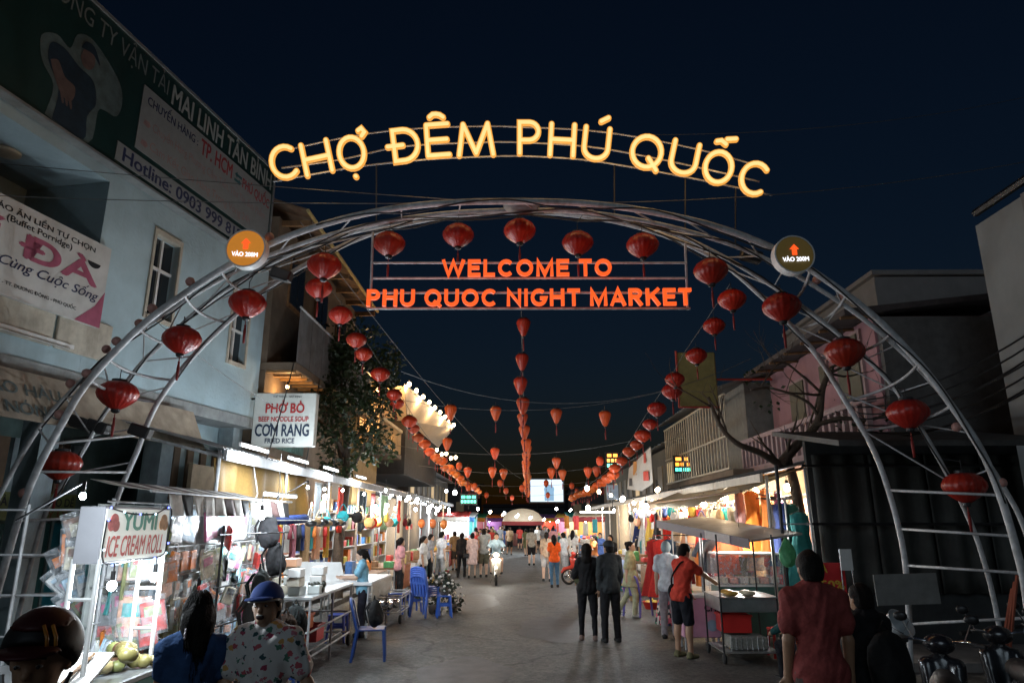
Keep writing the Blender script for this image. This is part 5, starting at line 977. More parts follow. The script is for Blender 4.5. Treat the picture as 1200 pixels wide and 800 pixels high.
# dessert cart with the painted sign
dc = thing('dessert_cart', 'ice cream roll cart with painted white sign beside the arch foot', 'cart', (-3.5, 5.7, 0))
cream = mat('cart_white', (.3, .3, .32), .5, var=.06, dirt=.2, dirtc=(.25, .24, .22))
MB().box((-3.6, 5.62, .88), (1.3, 1.45, .05), bev=.01).build('counter', mat('cart_steel', (.5, .52, .53), .3, .7, .1), dc, world=True)
MB().box((-3.6, 5.62, .5), (1.22, 1.38, .68)).build('cabinet', mat('cart_teal', (.05, .3, .27), .5, dirt=.3), dc, world=True)
for x in (-4.1, -3.1):
    for y in (5.1, 6.15): MB().lathe([(.02, -.03), (.13, -.03), (.14, 0), (.13, .03), (.02, .03)], 14, (x, y, .14), axis=Matrix.Rotation(R(90), 3, 'Y')).build('wheel', RUBBER, dc, True, world=True)
for y in (5.2, 6.12):
    for x in (-3.28, -3.09): MB().tube([(x, y, .9), (x, y, 1.78)], .018, 8).build('post', WHITE, dc, world=True)
    for z in (1.18, 1.5): MB().tube([(-3.28, y, z), (-3.09, y, z)], .014, 6).build('rung', WHITE, dc, world=True)
sb0, sb1 = 1.745, 2.155
MB().box((-3.185, 5.66, (sb0 + sb1) / 2), (.19, .96, sb1 - sb0), bev=.006).build('sign_box', cream, dc, world=True)
MB().box((-3.087, 5.66, (sb0 + sb1) / 2), (.01, .93, sb1 - sb0 - .03)).build('sign_face', mat('sign_face', (.62, .62, .56), .5, var=.1, scale=4, emit=.28, ecol=(.95, 1., .93)), dc, world=True)  # face glows faintly of itself, added so the sign looks lit
YT = lambda s, y0, y1, z0, z1, m_, bold, sl=0.: text(s, 'lettering', m_, dc, (-3.08, y0, z0), (0, 1, 0), UP, y1 - y0, z1 - z0, .003, bold, sl)
YT('YUMI', 5.42, 5.92, 1.98, 2.11, mat('yumi_green', (.05, .3, .22), .5), .05); YT('ICE CREAM ROLL', 5.24, 6.06, 1.79, 1.94, mat('yumi_red', (.6, .1, .09), .5), .02, .2)
for y, c in ((5.3, (.5, .13, .12)), (6.04, (.55, .3, .14))):
    for dy, dz, r in ((0, 0, .055), (.03, -.035, .045), (-.03, -.03, .045)): MB().lathe([(.001, 0), (r, 0), (r * .98, .004), (.001, .005)], 14, (-3.08 + .001 * r * 100 * .1, y + dy, 2.05 + dz), axis=Matrix.Rotation(R(90), 3, 'Y')).build('fruit_print', PAPER, dc, color=tuple(a * (1 - .2 * (dy > 0)) for a in c), world=True)
loop = [(-3.07, 5.2, sb1 - .01), (-3.07, 5.5, sb1 - .05), (-3.07, 5.85, sb1 - .05), (-3.07, 6.12, sb1), (-3.07, 6.12, sb0 + .12), (-3.07, 6.05, sb0 + .02), (-3.07, 5.6, sb0 + .005), (-3.07, 5.22, sb0 + .01), (-3.07, 5.19, sb1 - .1)]
fl = MB().tube(crom(loop, 5), .006, 5).build('fairy_light_string', BLACKP, dc, world=True)
for i, q in enumerate(crom(loop, 3)[::2]): MB().ball(q + Vector((.012, 0, 0)), .009, 6).build('fairy_light', glow('fairy%d' % (i % 2), [(.15, .2, 1.), (.6, .8, 1.)][i % 2], 5), fl, world=True)
MB().prism([Vector((-3.35, 5.05, .92)), Vector((-2.98, 5.05, .92)), Vector((-3.05, 5.5, 1.08)), Vector((-3.42, 5.5, 1.08))], (0, 0, .02)).build('roll_pan', mat('pan_white', (.7, .68, .65), .3, var=.08), dc, world=True)
for i, x in enumerate((-3.25, -3.12)): tag(MB().tube([(x, 5.0, .975), (x - .04, 5.42, 1.1)], .012, 7).build('scraper', wood), 'wooden scraper lying on the white roll pan, %s one' % ('left', 'right')[i], 'scraper', 'scrapers on the pan')
for i in range(16):
    rd_ = random.Random(i); x, y = -3.32 + rd_.uniform(0, .32), 5.62 + rd_.uniform(0, .42); r = rd_.uniform(.042, .066); z = .905 + r + (.09 if i > 9 else 0) ; c = [(.3, .26, .09), (.2, .16, .06), (.42, .34, .16), (.17, .09, .05), (.26, .28, .1)][i % 5]
    o = MB().ball((0, 0, 0), r, 14, (1.25, 1, .95)).build('fruit', PLAST, None, True, c); o.location = (x, y, z); o.rotation_euler = (0, 0, i * 1.1)
    tag(o, '%s fruit in the pile on the dessert cart, %s' % (('olive green', 'dull brown', 'pale tan', 'dark brown', 'yellow green')[i % 5], ('bottom layer, %s from left' % ORD[i]) if i < 10 else ('top layer, %s from left' % ORD[i - 10])), 'fruit', 'fruit on the dessert cart')
for i in range(4):
    o = MB().lathe([(.035, 0), (.04, .005), (.04, .13), (.022, .17), (.02, .2)], 14).build('bottle', FILM, None, True); o.location = (-3.6 + i * .12, 5.95 + .03 * (i % 2), .906); tag(o, 'clear plastic bottle behind the fruit pile, %s from left' % ORD[i], 'bottle', 'bottles on the dessert cart')
for i, (px, py) in enumerate(((131, 686), (181, 676))): bulb(A(px, py, (5.35, 5.95)[i]), COOL, (6, 7)[i], .034, 'dazzling cool lamp inside the souvenir stall, %s one' % ('left', 'right')[i], 'cool stall lamps', .12, 60)
# souvenir rack
rk = thing('souvenir_rack', 'crowded souvenir rack facing the street behind dessert cart', 'rack', (-3.75, 8.2, 0))
for y in (6.4, 7.7, 9.0, 10.2): MB().tube([(-3.75, y, 0), (-3.75, y, 2.25)], .016, 7).build('post', STEEL, rk, world=True)
for z in (2.22, 1.78, 1.48, 1.18, .88, .58): MB().tube([(-3.74, 6.3, z), (-3.74, 10.3, z)], .01, 6).build('rail', STEEL, rk, world=True)
MB().box((-3.82, 8.3, 1.2), (.02, 4.0, 2.0)).build('back_sheet', mat('rack_back', (.28, .3, .29), .7, var=.3), rk, world=True)
for x in (-4.6, -3.9): MB().tube([(x, 6.5, 0), (x, 6.5, 2.2)], .016, 7).build('post', STEEL, rk, world=True)
for z in (2.15, 1.75, 1.4, 1.05): MB().tube([(-5.2, 6.5, z), (-3.75, 6.5, z)], .01, 6).build('rail', STEEL, rk, world=True)
PALN = [('pale blue', (.4, .58, .72)), ('pink', (.66, .18, .33)), ('white', (.72, .72, .7)), ('red', (.6, .06, .05)), ('cream', (.6, .54, .4)), ('olive', (.26, .28, .12)), ('teal', (.06, .36, .36)), ('grey', (.3, .31, .32)), ('peach', (.7, .4, .28)), ('black', (.02, .02, .022)), ('brown', (.2, .1, .06)), ('orange', (.75, .22, .04))]
def pack_proto(w_, h_, d_):
    t = thing('souvenir_pack', 'pack', 'souvenir', (0, 0, -60))
    MB().box((0, 0, -h_ / 2 - .03), (d_, w_, h_), bev=.006).build('card', PAPER, t); MB().box((d_ / 2 + .003, 0, -h_ * .42), (.004, w_ * .7, h_ * .34)).build('print', PAPER, t)
    f = MB(); f.sheet((d_ / 2 + .012, -w_ / 2 - .01, -h_ - .05), (0, w_ + .02, 0), (0, 0, h_ + .07), 5, 6, lambda a, b: Vector((.008 * math.sin(a * 9 + b * 7), 0, 0))); f.build('clear_sleeve', FILM, t, True); MB().tube([(0, 0, .0), (0, 0, -.03)], .004, 4).build('hook', CHROME, t)
    return freeze(t)
PK = [pack_proto(.2, .26, .03), pack_proto(.15, .2, .04), pack_proto(.27, .34, .03)]; used = [0, 0, 0]
def pack(k, p, rz_, label, group, c, c2, tilt=0.):
    if not used[k]: used[k] = 1; o = PK[k]; o.location = p; o.rotation_euler = (0, 0, rz_); o['label'] = label; o['group'] = group
    else: o = dup(PK[k], p, rz_, label, None, group)
    o.rotation_euler = (tilt, 0, rz_); ks = kids(o) if o.name in KIDS else [x for x in o.children]
    for q in ks: q.color = (*(c2 if q.name.startswith('print') else c), 1)
    return o
rp = random.Random(21)
ROWN = ('top', 'second', 'third', 'fourth', 'bottom')
for r_, (z, n, k, y0, dy) in enumerate(((2.2, 8, 2, 7.15, .36), (1.76, 13, 1, 6.55, .285), (1.46, 13, 1, 6.5, .29), (1.16, 13, 0, 6.5, .29), (.86, 13, 0, 6.5, .29))):
    for i in range(n):
        ci = rp.randrange(len(PALN)) if r_ else (0, 2, 0, 1, 0, 2, 4, 7)[i]; nm, c = PALN[ci]; c2 = PALN[rp.randrange(12)][1]
        pack(k, (-3.70 + rp.uniform(-.01, .04), y0 + i * dy + rp.uniform(-.03, .03), z), rp.uniform(-.35, .35), '%s %s on the %s souvenir rack row, %s from left' % (nm, 'sleeved album' if k == 2 else 'film wrapped pack', ROWN[r_], ORD[i]), 'packs on the souvenir rack', c, c2, rp.uniform(-.22, .22))
for i, (px, py, ci, k, tl) in enumerate(((92, 612, 10, 2, .35), (88, 632, 11, 0, .1), (90, 648, 4, 1, .0), (68, 655, 9, 0, .5), (112, 655, 6, 1, .1), (62, 680, 2, 0, .8), (72, 684, 7, 0, .8), (84, 682, 0, 0, .5), (98, 678, 2, 1, .3), (76, 706, 7, 0, .6), (92, 708, 5, 0, .7), (104, 712, 4, 0, .6), (140, 658, 2, 1, 0), (152, 660, 8, 1, 0), (166, 657, 5, 1, 0), (178, 659, 2, 1, 0), (146, 700, 7, 0, .1), (160, 706, 8, 2, .0), (178, 712, 3, 0, .2), (150, 734, 5, 0, .3), (172, 736, 3, 1, .2), (120, 735, 5, 0, .2), (128, 712, 7, 1, .1))):
    nm, c = PALN[ci]; pack(k, A(px, py - 12, 6.45), -R(70) + rp.uniform(-.2, .2), '%s souvenir %s on the near rack end, %s from upper left' % (nm, 'album' if k == 2 else 'pack', ORD[i]), 'packs on the rack end', c, PALN[(ci * 5 + 2) % 12][1], tl)
for i in range(44):
    ci = rp.randrange(12); nm, c = PALN[ci]; y = 6.45 + i * .086; k = rp.choice((0, 1, 1, 0, 2))
    pack(k, (-3.62 + rp.uniform(-.02, .09), y, rp.choice((1.95, 1.7, 1.55, 1.35, 1.2, 1.0, .8)) + rp.uniform(-.08, .08)), rp.uniform(-.8, .8), '%s loose pack hung over the souvenir rack, %s from left' % (nm, ORD[i] if i < 36 else 'thirty-' + ORD[i - 30] if 0 else ('%s before the right end' % ORD[43 - i]) if i >= 36 else ''), 'loose packs over the rack', c, PALN[rp.randrange(12)][1], rp.uniform(-.5, .5))
for i, (p, pw) in enumerate(((tuple(A(97, 581, 4.4)), 15), ((-2.95, 9.6, 2.5), 24))):  # added fill lamps: near one for the figures, far one for the wall
    bulb(p, COOL, pw, .02, 'small cool fill lamp added at the stall front, %s one' % ('near', 'far')[i], 'cool stall lamps', .06, 60)
    o = MB().tube([(p[0], p[1], p[2] + .09), (p[0] - .4, p[1], p[2] - .15)], .008, 5).build('fill_lamp_arm', DARKM); tag(o, 'thin arm added to hold the %s fill lamp' % ('near', 'far')[i], 'arm', 'added fill lamp arms')
# striped canopy scraps above the rack
sc0 = thing('striped_canopy', 'brown and white striped canopy valance above the souvenir rack', 'canopy', (-3.4, 8.4, 2.2))
MB().tube([(-3.42, 6.4, 2.32), (-3.42, 10.4, 2.32)], .014, 6).build('front_bar', STEEL, sc0, world=True)
for i in range(14):
    y = 6.75 + i * .25; mb = MB(); mb.sheet((-3.42, y, 2.3), (0, .25, 0), (.02, .05, -.2), 4, 4, lambda a, b: Vector((.03 * math.sin(a * 3 + i) * b, 0, 0)), .004); mb.build('stripe', FABRIC, sc0, True, [(.6, .57, .52), (.1, .055, .05), (.03, .03, .03)][(i * 2) % 3 if i % 2 else 0], world=True)
    mb = MB(); mb.sheet((-3.42, y, 2.33), (0, .25, 0), (-.8, 0, .12), 3, 4, lambda a, b: Vector((0, 0, -.03 * math.sin(b * 3))), .004); mb.build('top_stripe', FABRIC, sc0, True, [(.6, .57, .52), (.1, .055, .05)][i % 2], world=True)
# dark backpacks hung at the rack end and dark clothes below
def backpack(label, p, c, s=1., rz_=0., group=None):
    t = thing('backpack', label, 'bag', p, rz_, group, s); solid_obj('pouch', [El(V(0, 0, 0), (.15, .1, .22), None, .04), El(V(0, -.09, -.06), (.11, .05, .12), None, .03)], .02, CLOTH, t, c, (), .006, p[1])
    for x in (-.07, .07): MB().tube([(x, .08, .17), (x, .15, .05), (x, .1, -.14)], .014, 6).build('strap', CLOTH, t, color=c)
    MB().tube([(-.04, .02, .21), (0, .02, .27), (.04, .02, .21)], .01, 6).build('handle', CLOTH, t, color=c); return t
for i, (px, py, Y, c) in enumerate(((314, 622, 9.6, (.02, .02, .022)), (322, 655, 9.7, (.015, .015, .016)), (305, 690, 8.6, (.02, .025, .024)), (296, 722, 8.0, (.025, .022, .02)), (318, 735, 8.2, (.03, .02, .018)), (335, 742, 8.8, (.05, .03, .02)), (346, 730, 9.2, (.03, .035, .035)), (300, 750, 7.9, (.02, .024, .03)))):
    p = A(px, py, Y); p.x = max(p.x, -3.5); backpack(('black backpack', 'black shoulder bag', 'dark green bag', 'dark grey bag', 'dark brown leather bag', 'brown leather bag', 'charcoal bag', 'navy bag')[i] + ' hanging at the street end of the souvenir rack', p, c, 1.05, 1.2 + i * .3, 'bags by the souvenir rack')
bagr = thing('bag_stand', 'low metal stand carrying the dark bags beside souvenir rack', 'stand', (-3.3, 8.5, 0))
for (x, y) in ((-3.3, 7.8), (-3.2, 9.5)): MB().tube([(x, y, 0), (x, y, 2.0)], .014, 6).build('post', DARKM, bagr, world=True)
for z in (1.9, 1.35, .95): MB().tube([(-3.3, 7.7, z), (-3.2, 9.7, z)], .01, 6).build('rail', DARKM, bagr, world=True)
# brown tarpaulin, blue roll
bt_ = thing('brown_tarpaulin', 'golden brown tarpaulin hanging under the left awning', 'tarpaulin', (-4.66, 12.5, 2.1))
mb = MB(); mb.sheet((-4.68, 10.45, 2.98), (0, 4.6, 0), (0.05, .05, -.84), 40, 10, lambda a, b: Vector((.06 * math.sin(a * 19 + b * 2) * (.3 + b) + .03 * math.sin(a * 47), 0, -.06 * math.sin(a * 9) * b)), .006); mb.build('sheet', FABRIC, bt_, True, (.24, .14, .035), world=True)
for q in ((-4.63, 11.9), (-4.63, 13.2)): MB().tube([(q[0], q[1], 3.0), (q[0] + .08, q[1] + .1, 2.5), (q[0] + .03, q[1] - .15, 2.05)], .008, 5).build('tie_cord', WHITE, bt_, world=True)
o = MB().tube(crom([(-4.5, 10.4, 2.06), (-4.48, 11.6, 2.1), (-4.5, 12.8, 2.05), (-4.5, 14.6, 2.1)], 6), .09, 10).build('rolled_canvas', CLOTH, None, True, (.02, .05, .2)); tag(o, 'blue rolled canvas lying along the bottom of brown tarpaulin', 'canvas')
# hanging towels and panels along the left awning
for i, (px, Y, z0, z1, w_, c, lab) in enumerate(((372, 16.0, 1.9, 2.9, .55, (.35, .38, .4), 'grey round cornered cloth'), (385, 16.9, 1.75, 2.95, .5, (.65, .5, .3), 'cream cloth'), (400, 18.0, 1.75, 2.9, .75, (.65, .05, .03), 'bright red towel'), (424, 20.2, 1.85, 2.9, .9, (.05, .08, .1), 'dark blue oval cloth'), (437, 21.8, 1.8, 2.9, .3, (.55, .12, .12), 'rose cloth'), (451, 23.6, 1.75, 2.9, 1.1, (.32, .5, .3), 'pale green cloth'), (468, 26.2, 1.6, 2.9, .25, (.55, .06, .04), 'narrow red cloth'), (480, 28.5, 1.7, 2.9, 1.3, (.7, .7, .68), 'white cloth with red hem'))):
    p = AX(px, 590, -4.75); t = thing('hanging_cloth', lab + ' hanging from the left awning', 'cloth', (-4.75, p.y, 2.9), 0, 'cloths under the left awning')
    mb = MB(); y = p.y; mb.sheet((0, -w_ / 2, 0), (0, w_, 0), (0, 0, z0 - z1), 12, 8, lambda a, b: Vector((.04 * math.sin(a * 11 + i), 0, (.12 * math.sin(math.pi * a) if i in (0, 3) else 0) * -b)), .006); mb.build('cloth', FABRIC, t, True, c)
    MB().tube([(0, -w_ / 2 - .03, .01), (0, w_ / 2 + .03, .01)], .01, 5).build('rod', STEEL, t)
    if i == 7: MB().box((.02, 0, z0 - z1 + .12), (.08, w_ * .98, .22)).build('hem', FABRIC, t, color=(.6, .05, .04))
# tube frame cart with boxes and white table
def tubecart(name, label, x0, x1, y0, y1, zt, wheels=True, tops=(), color=STEEL):
    t = thing(name, label, 'cart', ((x0 + x1) / 2, (y0 + y1) / 2, 0)); cx, cy = (x0 + x1) / 2, (y0 + y1) / 2; L = lambda x, y, z: (x - cx, y - cy, z)
    for x in (x0, x1):
        for y in (y0, (y0 + y1) / 2, y1):
            MB().tube([L(x, y, .16), L(x, y, zt)], .018, 7).build('post', color, t)
            if wheels and y != (y0 + y1) / 2: MB().lathe([(.02, -.025), (.085, -.025), (.095, 0), (.085, .025), (.02, .025)], 14, L(x, y, .095), axis=Matrix.Rotation(R(90), 3, 'Y')).build('wheel', RUBBER, t, True)
            else: MB().tube([L(x, y, 0), L(x, y, .17)], .018, 7).build('foot', color, t)
    for z in (.22, .55, zt):
        for x in (x0, x1): MB().tube([L(x, y0, z), L(x, y1, z)], .016, 7).build('side_rail', color, t)
        for y in (y0, y1): MB().tube([L(x0, y, z), L(x1, y, z)], .016, 7).build('end_rail', color, t)
    for k in range(4): x = x0 + (x1 - x0) * (k + .5) / 4; MB().tube([L(x, y0, .22), L(x, y1, .22)], .012, 6).build('deck_bar', color, t)
    return t
tc_ = tubecart('trolley_table', 'wheeled steel tube trolley stacked with pale boxes', -4.1, -2.95, 10.1, 12.5, .98)
MB().box((0, 0, 1.0), (1.2, 2.45, .03)).build('tray', mat('tray_metal', (.5, .52, .52), .4, .5), tc_)
rb_ = random.Random(5)
for i in range(22):
    k = i % 6; l = i // 6; x = -4.0 + .19 * k + rb_.uniform(-.02, .02); y = 10.3 + (k % 2) * .35 + rb_.uniform(0, .15); z = 1.017 + l * .125
    nm, c = (('white', (.7, .7, .68)), ('cream', (.6, .56, .46)), ('white and orange', (.72, .4, .25)), ('clear', (.6, .64, .62)))[rb_.randrange(4)]
    box_thing('food_box', '%s food box stacked on the steel trolley, layer %s, %s from left' % (nm, ('one', 'two', 'three', 'four')[l], ORD[k]), 'box', (x, y, z), (.18, .26, .12), c, PLAST, rb_.uniform(-.08, .08), 'boxes on the trolley')
for i in range(16):
    a = i * 2.4; r = .11 * math.sqrt((i % 8) / 8 + .1); p = Vector((-3.05 + r * math.cos(a), 10.75 + r * 1.5 * math.sin(a), 1.065 + (.075 if i >= 8 else 0)))
    o = MB().ball((0, 0, 0), .05, 12).build('fruit', PLAST, None, True, (.022, .026, .018)); o.location = p; tag(o, 'dark round fruit in the heap on the trolley corner, %s, %s layer' % (ORD[i % 8], 'upper' if i >= 8 else 'lower'), 'fruit', 'dark fruit heap')
wt = thing('white_table', 'white cloth covered table where the girl in blue works', 'table', (-3.5, 14.2, 0))
MB().box((0, 0, .93), (1.5, 2.0, .06), bev=.01).build('top', mat('table_white', (.75, .76, .76), .4, var=.05), wt)
for x in (-.68, .68):
    for y in (-.92, .92): MB().tube([(x, y, 0), (x, y, .92)], .022, 7).build('leg', STEEL, wt)
mb = MB(); mb.sheet((.76, -1.0, .93), (0, 2.0, 0), (0, 0, -.3), 20, 3, lambda a, b: Vector((.02 * math.sin(a * 25) * b, 0, -.04 * math.sin(a * 12) * b)), .004); mb.build('cloth_skirt', FABRIC, wt, True, (.65, .64, .6))
MB().prism([Vector((-.6, -.8, .97)), Vector((.2, -.8, .97)), Vector((.1, -.75, 1.3)), Vector((-.7, -.75, 1.3))], (0, .02, 0)).build('tilted_board', WHITE, wt)
def crate(label, p, d, c, group=None, rz_=0.):
    t = thing('plastic_crate', label, 'crate', p, rz_, group); w_, l_, h_ = d
    for s_ in (-1, 1):
        MB().box((s_ * w_ / 2, 0, h_ / 2), (.015, l_, h_)).build('side', PLAST, t, color=c); MB().box((0, s_ * l_ / 2, h_ / 2), (w_ - .016, .015, h_)).build('end', PLAST, t, color=c)
        MB().box((s_ * (w_ / 2 + .012), 0, h_ - .02), (.02, l_ + .04, .03)).build('rim', PLAST, t, color=c)
    MB().box((0, 0, .01), (w_ - .02, l_ - .02, .015)).build('base', PLAST, t, color=c); return t
for i, (x, y, d, c, lab) in enumerate(((-3.75, 10.9, (.5, .4, .28), (.03, .06, .28), 'navy blue crate on the lower deck of the steel trolley'), (-3.4, 11.5, (.45, .4, .24), (.6, .05, .05), 'red crate on the lower deck of the steel trolley'), (-3.2, 10.4, (.35, .3, .2), (.65, .16, .03), 'orange tray on the lower deck of the steel trolley'))): crate(lab, (x, y, .575 if i == 2 else .245), d, c)
bulb((-3.7, 10.6, 2.3), COOL, 16, .05, 'cool bulb above the steel trolley boxes', 'cool stall lamps', .7, 60)
bulb((-3.3, 8.9, 2.12), COOL, 16, .05, 'cool bulb at the far end of the souvenir rack', 'cool stall lamps', .2, 60)
# plastic chairs and stools
def chair_proto():
    t = thing('plastic_chair', 'chair', 'chair', (0, 0, -70))
    mb = MB(); mb.sheet((-.21, -.21, .43), (.42, 0, 0), (0, .42, 0), 8, 8, lambda a, b: Vector((0, 0, -.02 * math.sin(math.pi * a) * math.sin(math.pi * b))), .02); mb.build('seat', PLAST, t, True)
    for x in (-1, 1):
        MB().tube([(x * .2, -.2, .44), (x * .225, -.23, 0)], [.03, .022], 7).build('leg', PLAST, t); MB().tube([(x * .2, .2, .44), (x * .22, .27, 0)], [.03, .022], 7).build('leg', PLAST, t)
        MB().tube(crom([(x * .2, .2, .43), (x * .2, .25, .62), (x * .19, .3, .8), (x * .12, .32, .86), (0, .325, .875)], 4), .024, 7).build('back_frame', PLAST, t, True)
    for k in range(4): x = -.12 + k * .08; MB().prism([Vector((x - .024, .215, .44)), Vector((x + .024, .215, .44)), Vector((x + .022, .318, .86)), Vector((x - .022, .318, .86))], (0, .012, 0)).build('back_slat', PLAST, t)
    MB().box((0, .285, .72), (.37, .014, .05), Matrix.Rotation(-.25, 3, 'X')).build('back_rail', PLAST, t); return freeze(t)
CH = chair_proto(); chf = [1]
def chair(label, p, rz_, c, group='plastic chairs', s=1.):
    if chf[0]: chf[0] = 0; CH.location = p; CH.rotation_euler = (0, 0, rz_); CH['label'] = label; CH['group'] = group; [setattr(k, 'color', (*c, 1)) for k in kids(CH)]; return CH
    return dup(CH, p, rz_, label, c, group, s)
BLUE = (.025, .09, .42); PURP = (.16, .14, .5)
chair('royal blue plastic chair with black bag, standing out in the road', G(433, 772), R(100), (.015, .05, .2))
for i in range(5): chair('light blue plastic chair stacked by the roadside, %s from bottom' % ORD[i], Vector((-2.15, 16.2, .045 * i)), R(150), (.07, .15, .55))
def stool(label, p, c, rz_=0., s=1.):
    t = thing('plastic_stool', label, 'stool', p, rz_, 'plastic stools', s); MB().box((0, 0, .44), (.3, .3, .03), bev=.012).build('seat', PLAST, t, color=c)
    for x in (-1, 1):
        for y in (-1, 1): MB().tube([(x * .12, y * .12, .43), (x * .16, y * .16, 0)], [.026, .02], 6).build('leg', PLAST, t, color=c)
    for s_ in (-1, 1): MB().box((0, s_ * .135, .26), (.24, .012, .05)).build('brace', PLAST, t, color=c)
    return t
stool('blue plastic stool carrying the flowers at the roadside', (-1.72, 16.1, 0), (.04, .12, .5), .2); stool('blue plastic stool behind the stacked chairs', (-2.55, 17.0, 0), (.05, .12, .5), .5); stool('blue stool tucked under the steel trolley', (-3.25, 12.9, 0), (.06, .1, .5)); stool('blue stool near the small wheeled cart', (-2.9, 16.6, 0), (.06, .14, .55), .3); stool('blue stool under the bag stand', (-2.85, 8.9, 0), (.03, .1, .4), .1)
backpack('black bag standing on the seat of the blue chair', Vector((G(433, 772).x + .05, G(433, 772).y, .66)), (.012, .012, .012), .95, 1.5)
def flowers(label, p, s, n, cf, seed, name='flower_bunch'):
    t = thing(name, label, 'flowers', p); rd_ = random.Random(seed); mb = MB(); leaf_cloud(mb, (0, 0, s * .7), s * .8, 170, .12, seed, (.8, .8, 1)); mb.build('leaves', mat('dark_leaf', (.02, .03, .018), .6), t)
    MB().lathe([(.05, 0), (.09, .01), (.11, .16), (.1, .18)], 14).build('pot', mat('clay_pot', (.12, .1, .09), .7), t, True)
    for i in range(n): a = rd_.uniform(0, 6.3); z = rd_.uniform(.3, 1.4) * s; r = s * .7 * math.sqrt(max(.05, 1 - abs(z / s - .7))); MB().ball((r * math.cos(a) * .8, r * math.sin(a) * .8, z), .035, 8, (1, 1, .8)).build('blossom', PLAST, t, True, cf)
    return t
flowers('dark bunch with white blossoms on the blue stool', (-1.72, 16.1, .457), .34, 14, (.7, .66, .62), 1); flowers('dark leafy pot with pale blossoms beside stacked chairs', (-2.05, 16.75, 0), .55, 18, (.62, .58, .52), 2); flowers('small pot of white and green flowers behind stool', (-1.6, 16.9, .0), .45, 10, (.7, .68, .6), 3)
# stalls further down on the left
GOODS = [('white', (.72, .72, .7)), ('red', (.6, .06, .05)), ('green', (.1, .35, .12)), ('yellow', (.7, .5, .1)), ('blue', (.08, .2, .5)), ('brown', (.3, .17, .08)), ('orange', (.75, .25, .04))]
def stall(i, side, X, Y, L, n, kind, cloth):
    sn = 'left' if side < 0 else 'right'; t = thing('market_stall', '%s stall on the %s, %s from the arch' % (kind, sn, ORD[i]), 'stall', (X, Y, 0), 0, 'market stalls along the %s' % sn)
    MB().box((0, 0, .82), (.95, L, .04)).build('table_top', wood, t); mb = MB(); mb.sheet((-side * .49, -L / 2, .83), (0, L, 0), (0, 0, -.62), 24, 3, lambda a, b: Vector((.02 * math.sin(a * 31) * b, 0, 0)), .004); mb.build('table_skirt', FABRIC, t, True, cloth)
    for x in (-.42, .42):
        for y in (-L / 2 + .08, L / 2 - .08): MB().tube([(x, y, 0), (x, y, .81)], .02, 6).build('leg', STEEL, t)
    rd_ = random.Random(i * 13 + (5 if side > 0 else 0))
    for k in range(n):
        nm, c = GOODS[rd_.randrange(7)]; h_ = rd_.uniform(.1, .3); box_thing('goods_box', '%s goods box on the %s stall table, %s from the near end' % (nm, ORD[i] + ' ' + sn, ORD[k]), 'box', (X + rd_.uniform(-.3, .3), Y - L / 2 + (k + .5) * L / n, .842), (rd_.uniform(.15, .3), L / n * .8, h_), c, PAPER, rd_.uniform(-.1, .1), 'goods boxes on stalls')
    return t
for i, (X, Y, L, n, kind, cl) in enumerate(((-3.9, 17.2, 2.2, 6, 'white flower', (.6, .6, .58)), (-3.8, 20.2, 2.4, 7, 'snack', (.5, .2, .1)), (-3.7, 23.4, 2.4, 7, 'drinks', (.2, .4, .5)), (-3.6, 27, 2.6, 6, 'fruit', (.5, .45, .3)), (-3.5, 31, 2.6, 6, 'grill', (.45, .1, .08)), (-3.5, 36, 3, 5, 'toy', (.3, .3, .5)), (-3.5, 42, 3, 5, 'seafood', (.5, .5, .5)))): stall(i, -1, X, Y, L, n, kind, cl)
sw = tubecart('small_wheeled_cart', 'small wheeled steel cart with pots beside white table', -3.2, -2.5, 15.0, 16.2, .5)
for i in range(3): o = MB().lathe([(.1, 0), (.13, .02), (.15, .16), (.14, .17)], 16).build('steel_pot', CHROME, None, True); o.location = (-2.85 + .1 * (i % 2), 15.2 + i * .38, .575 - .555 + .23); tag(o, 'small metal pot on the low wheeled cart, %s from the near end' % ORD[i], 'pot', 'pots on the low cart')
for i, (px, py) in enumerate(((494, 613), (507, 613), (520, 614))): hang('long', A(px, py, 26), 'glowing orange paper lantern in the left stalls, %s of three' % ORD[i], 'orange stall lanterns', (.75, .2, .05), .75)
rl = random.Random(9)
nb = 0
for i, Y in enumerate((15.0, 17.4, 19.6, 22, 24.6, 27.5, 31, 35, 40, 46)):
    bulb((-4.75 + rl.uniform(-.2, .2), Y, 2.55 + rl.uniform(-.1, .1)), (COOL, DAY, WARM)[i % 3], 26 + i * 5, .07, 'bright white bulb under the left awning, %s from the arch' % ORD[i], 'bulbs under the left awning', .3, 45)
for i in range(16):
    bulb(A(452 + (i * 37) % 84, 574 + (i * 11) % 24, 20 + (i * 5) % 15), COOL if i % 3 else DAY, 0, .04 + .02 * (i % 2), 'small glaring bulb among the left stalls, %s in the cluster' % ORD[i], 'glaring bulbs of the left stalls', .25, 40)
tube_lamp((-4.0, 11.6, 2.45), (0.1, 1, 0), 1.2, COOL, 9, 'cool tube lamp above the steel trolley')
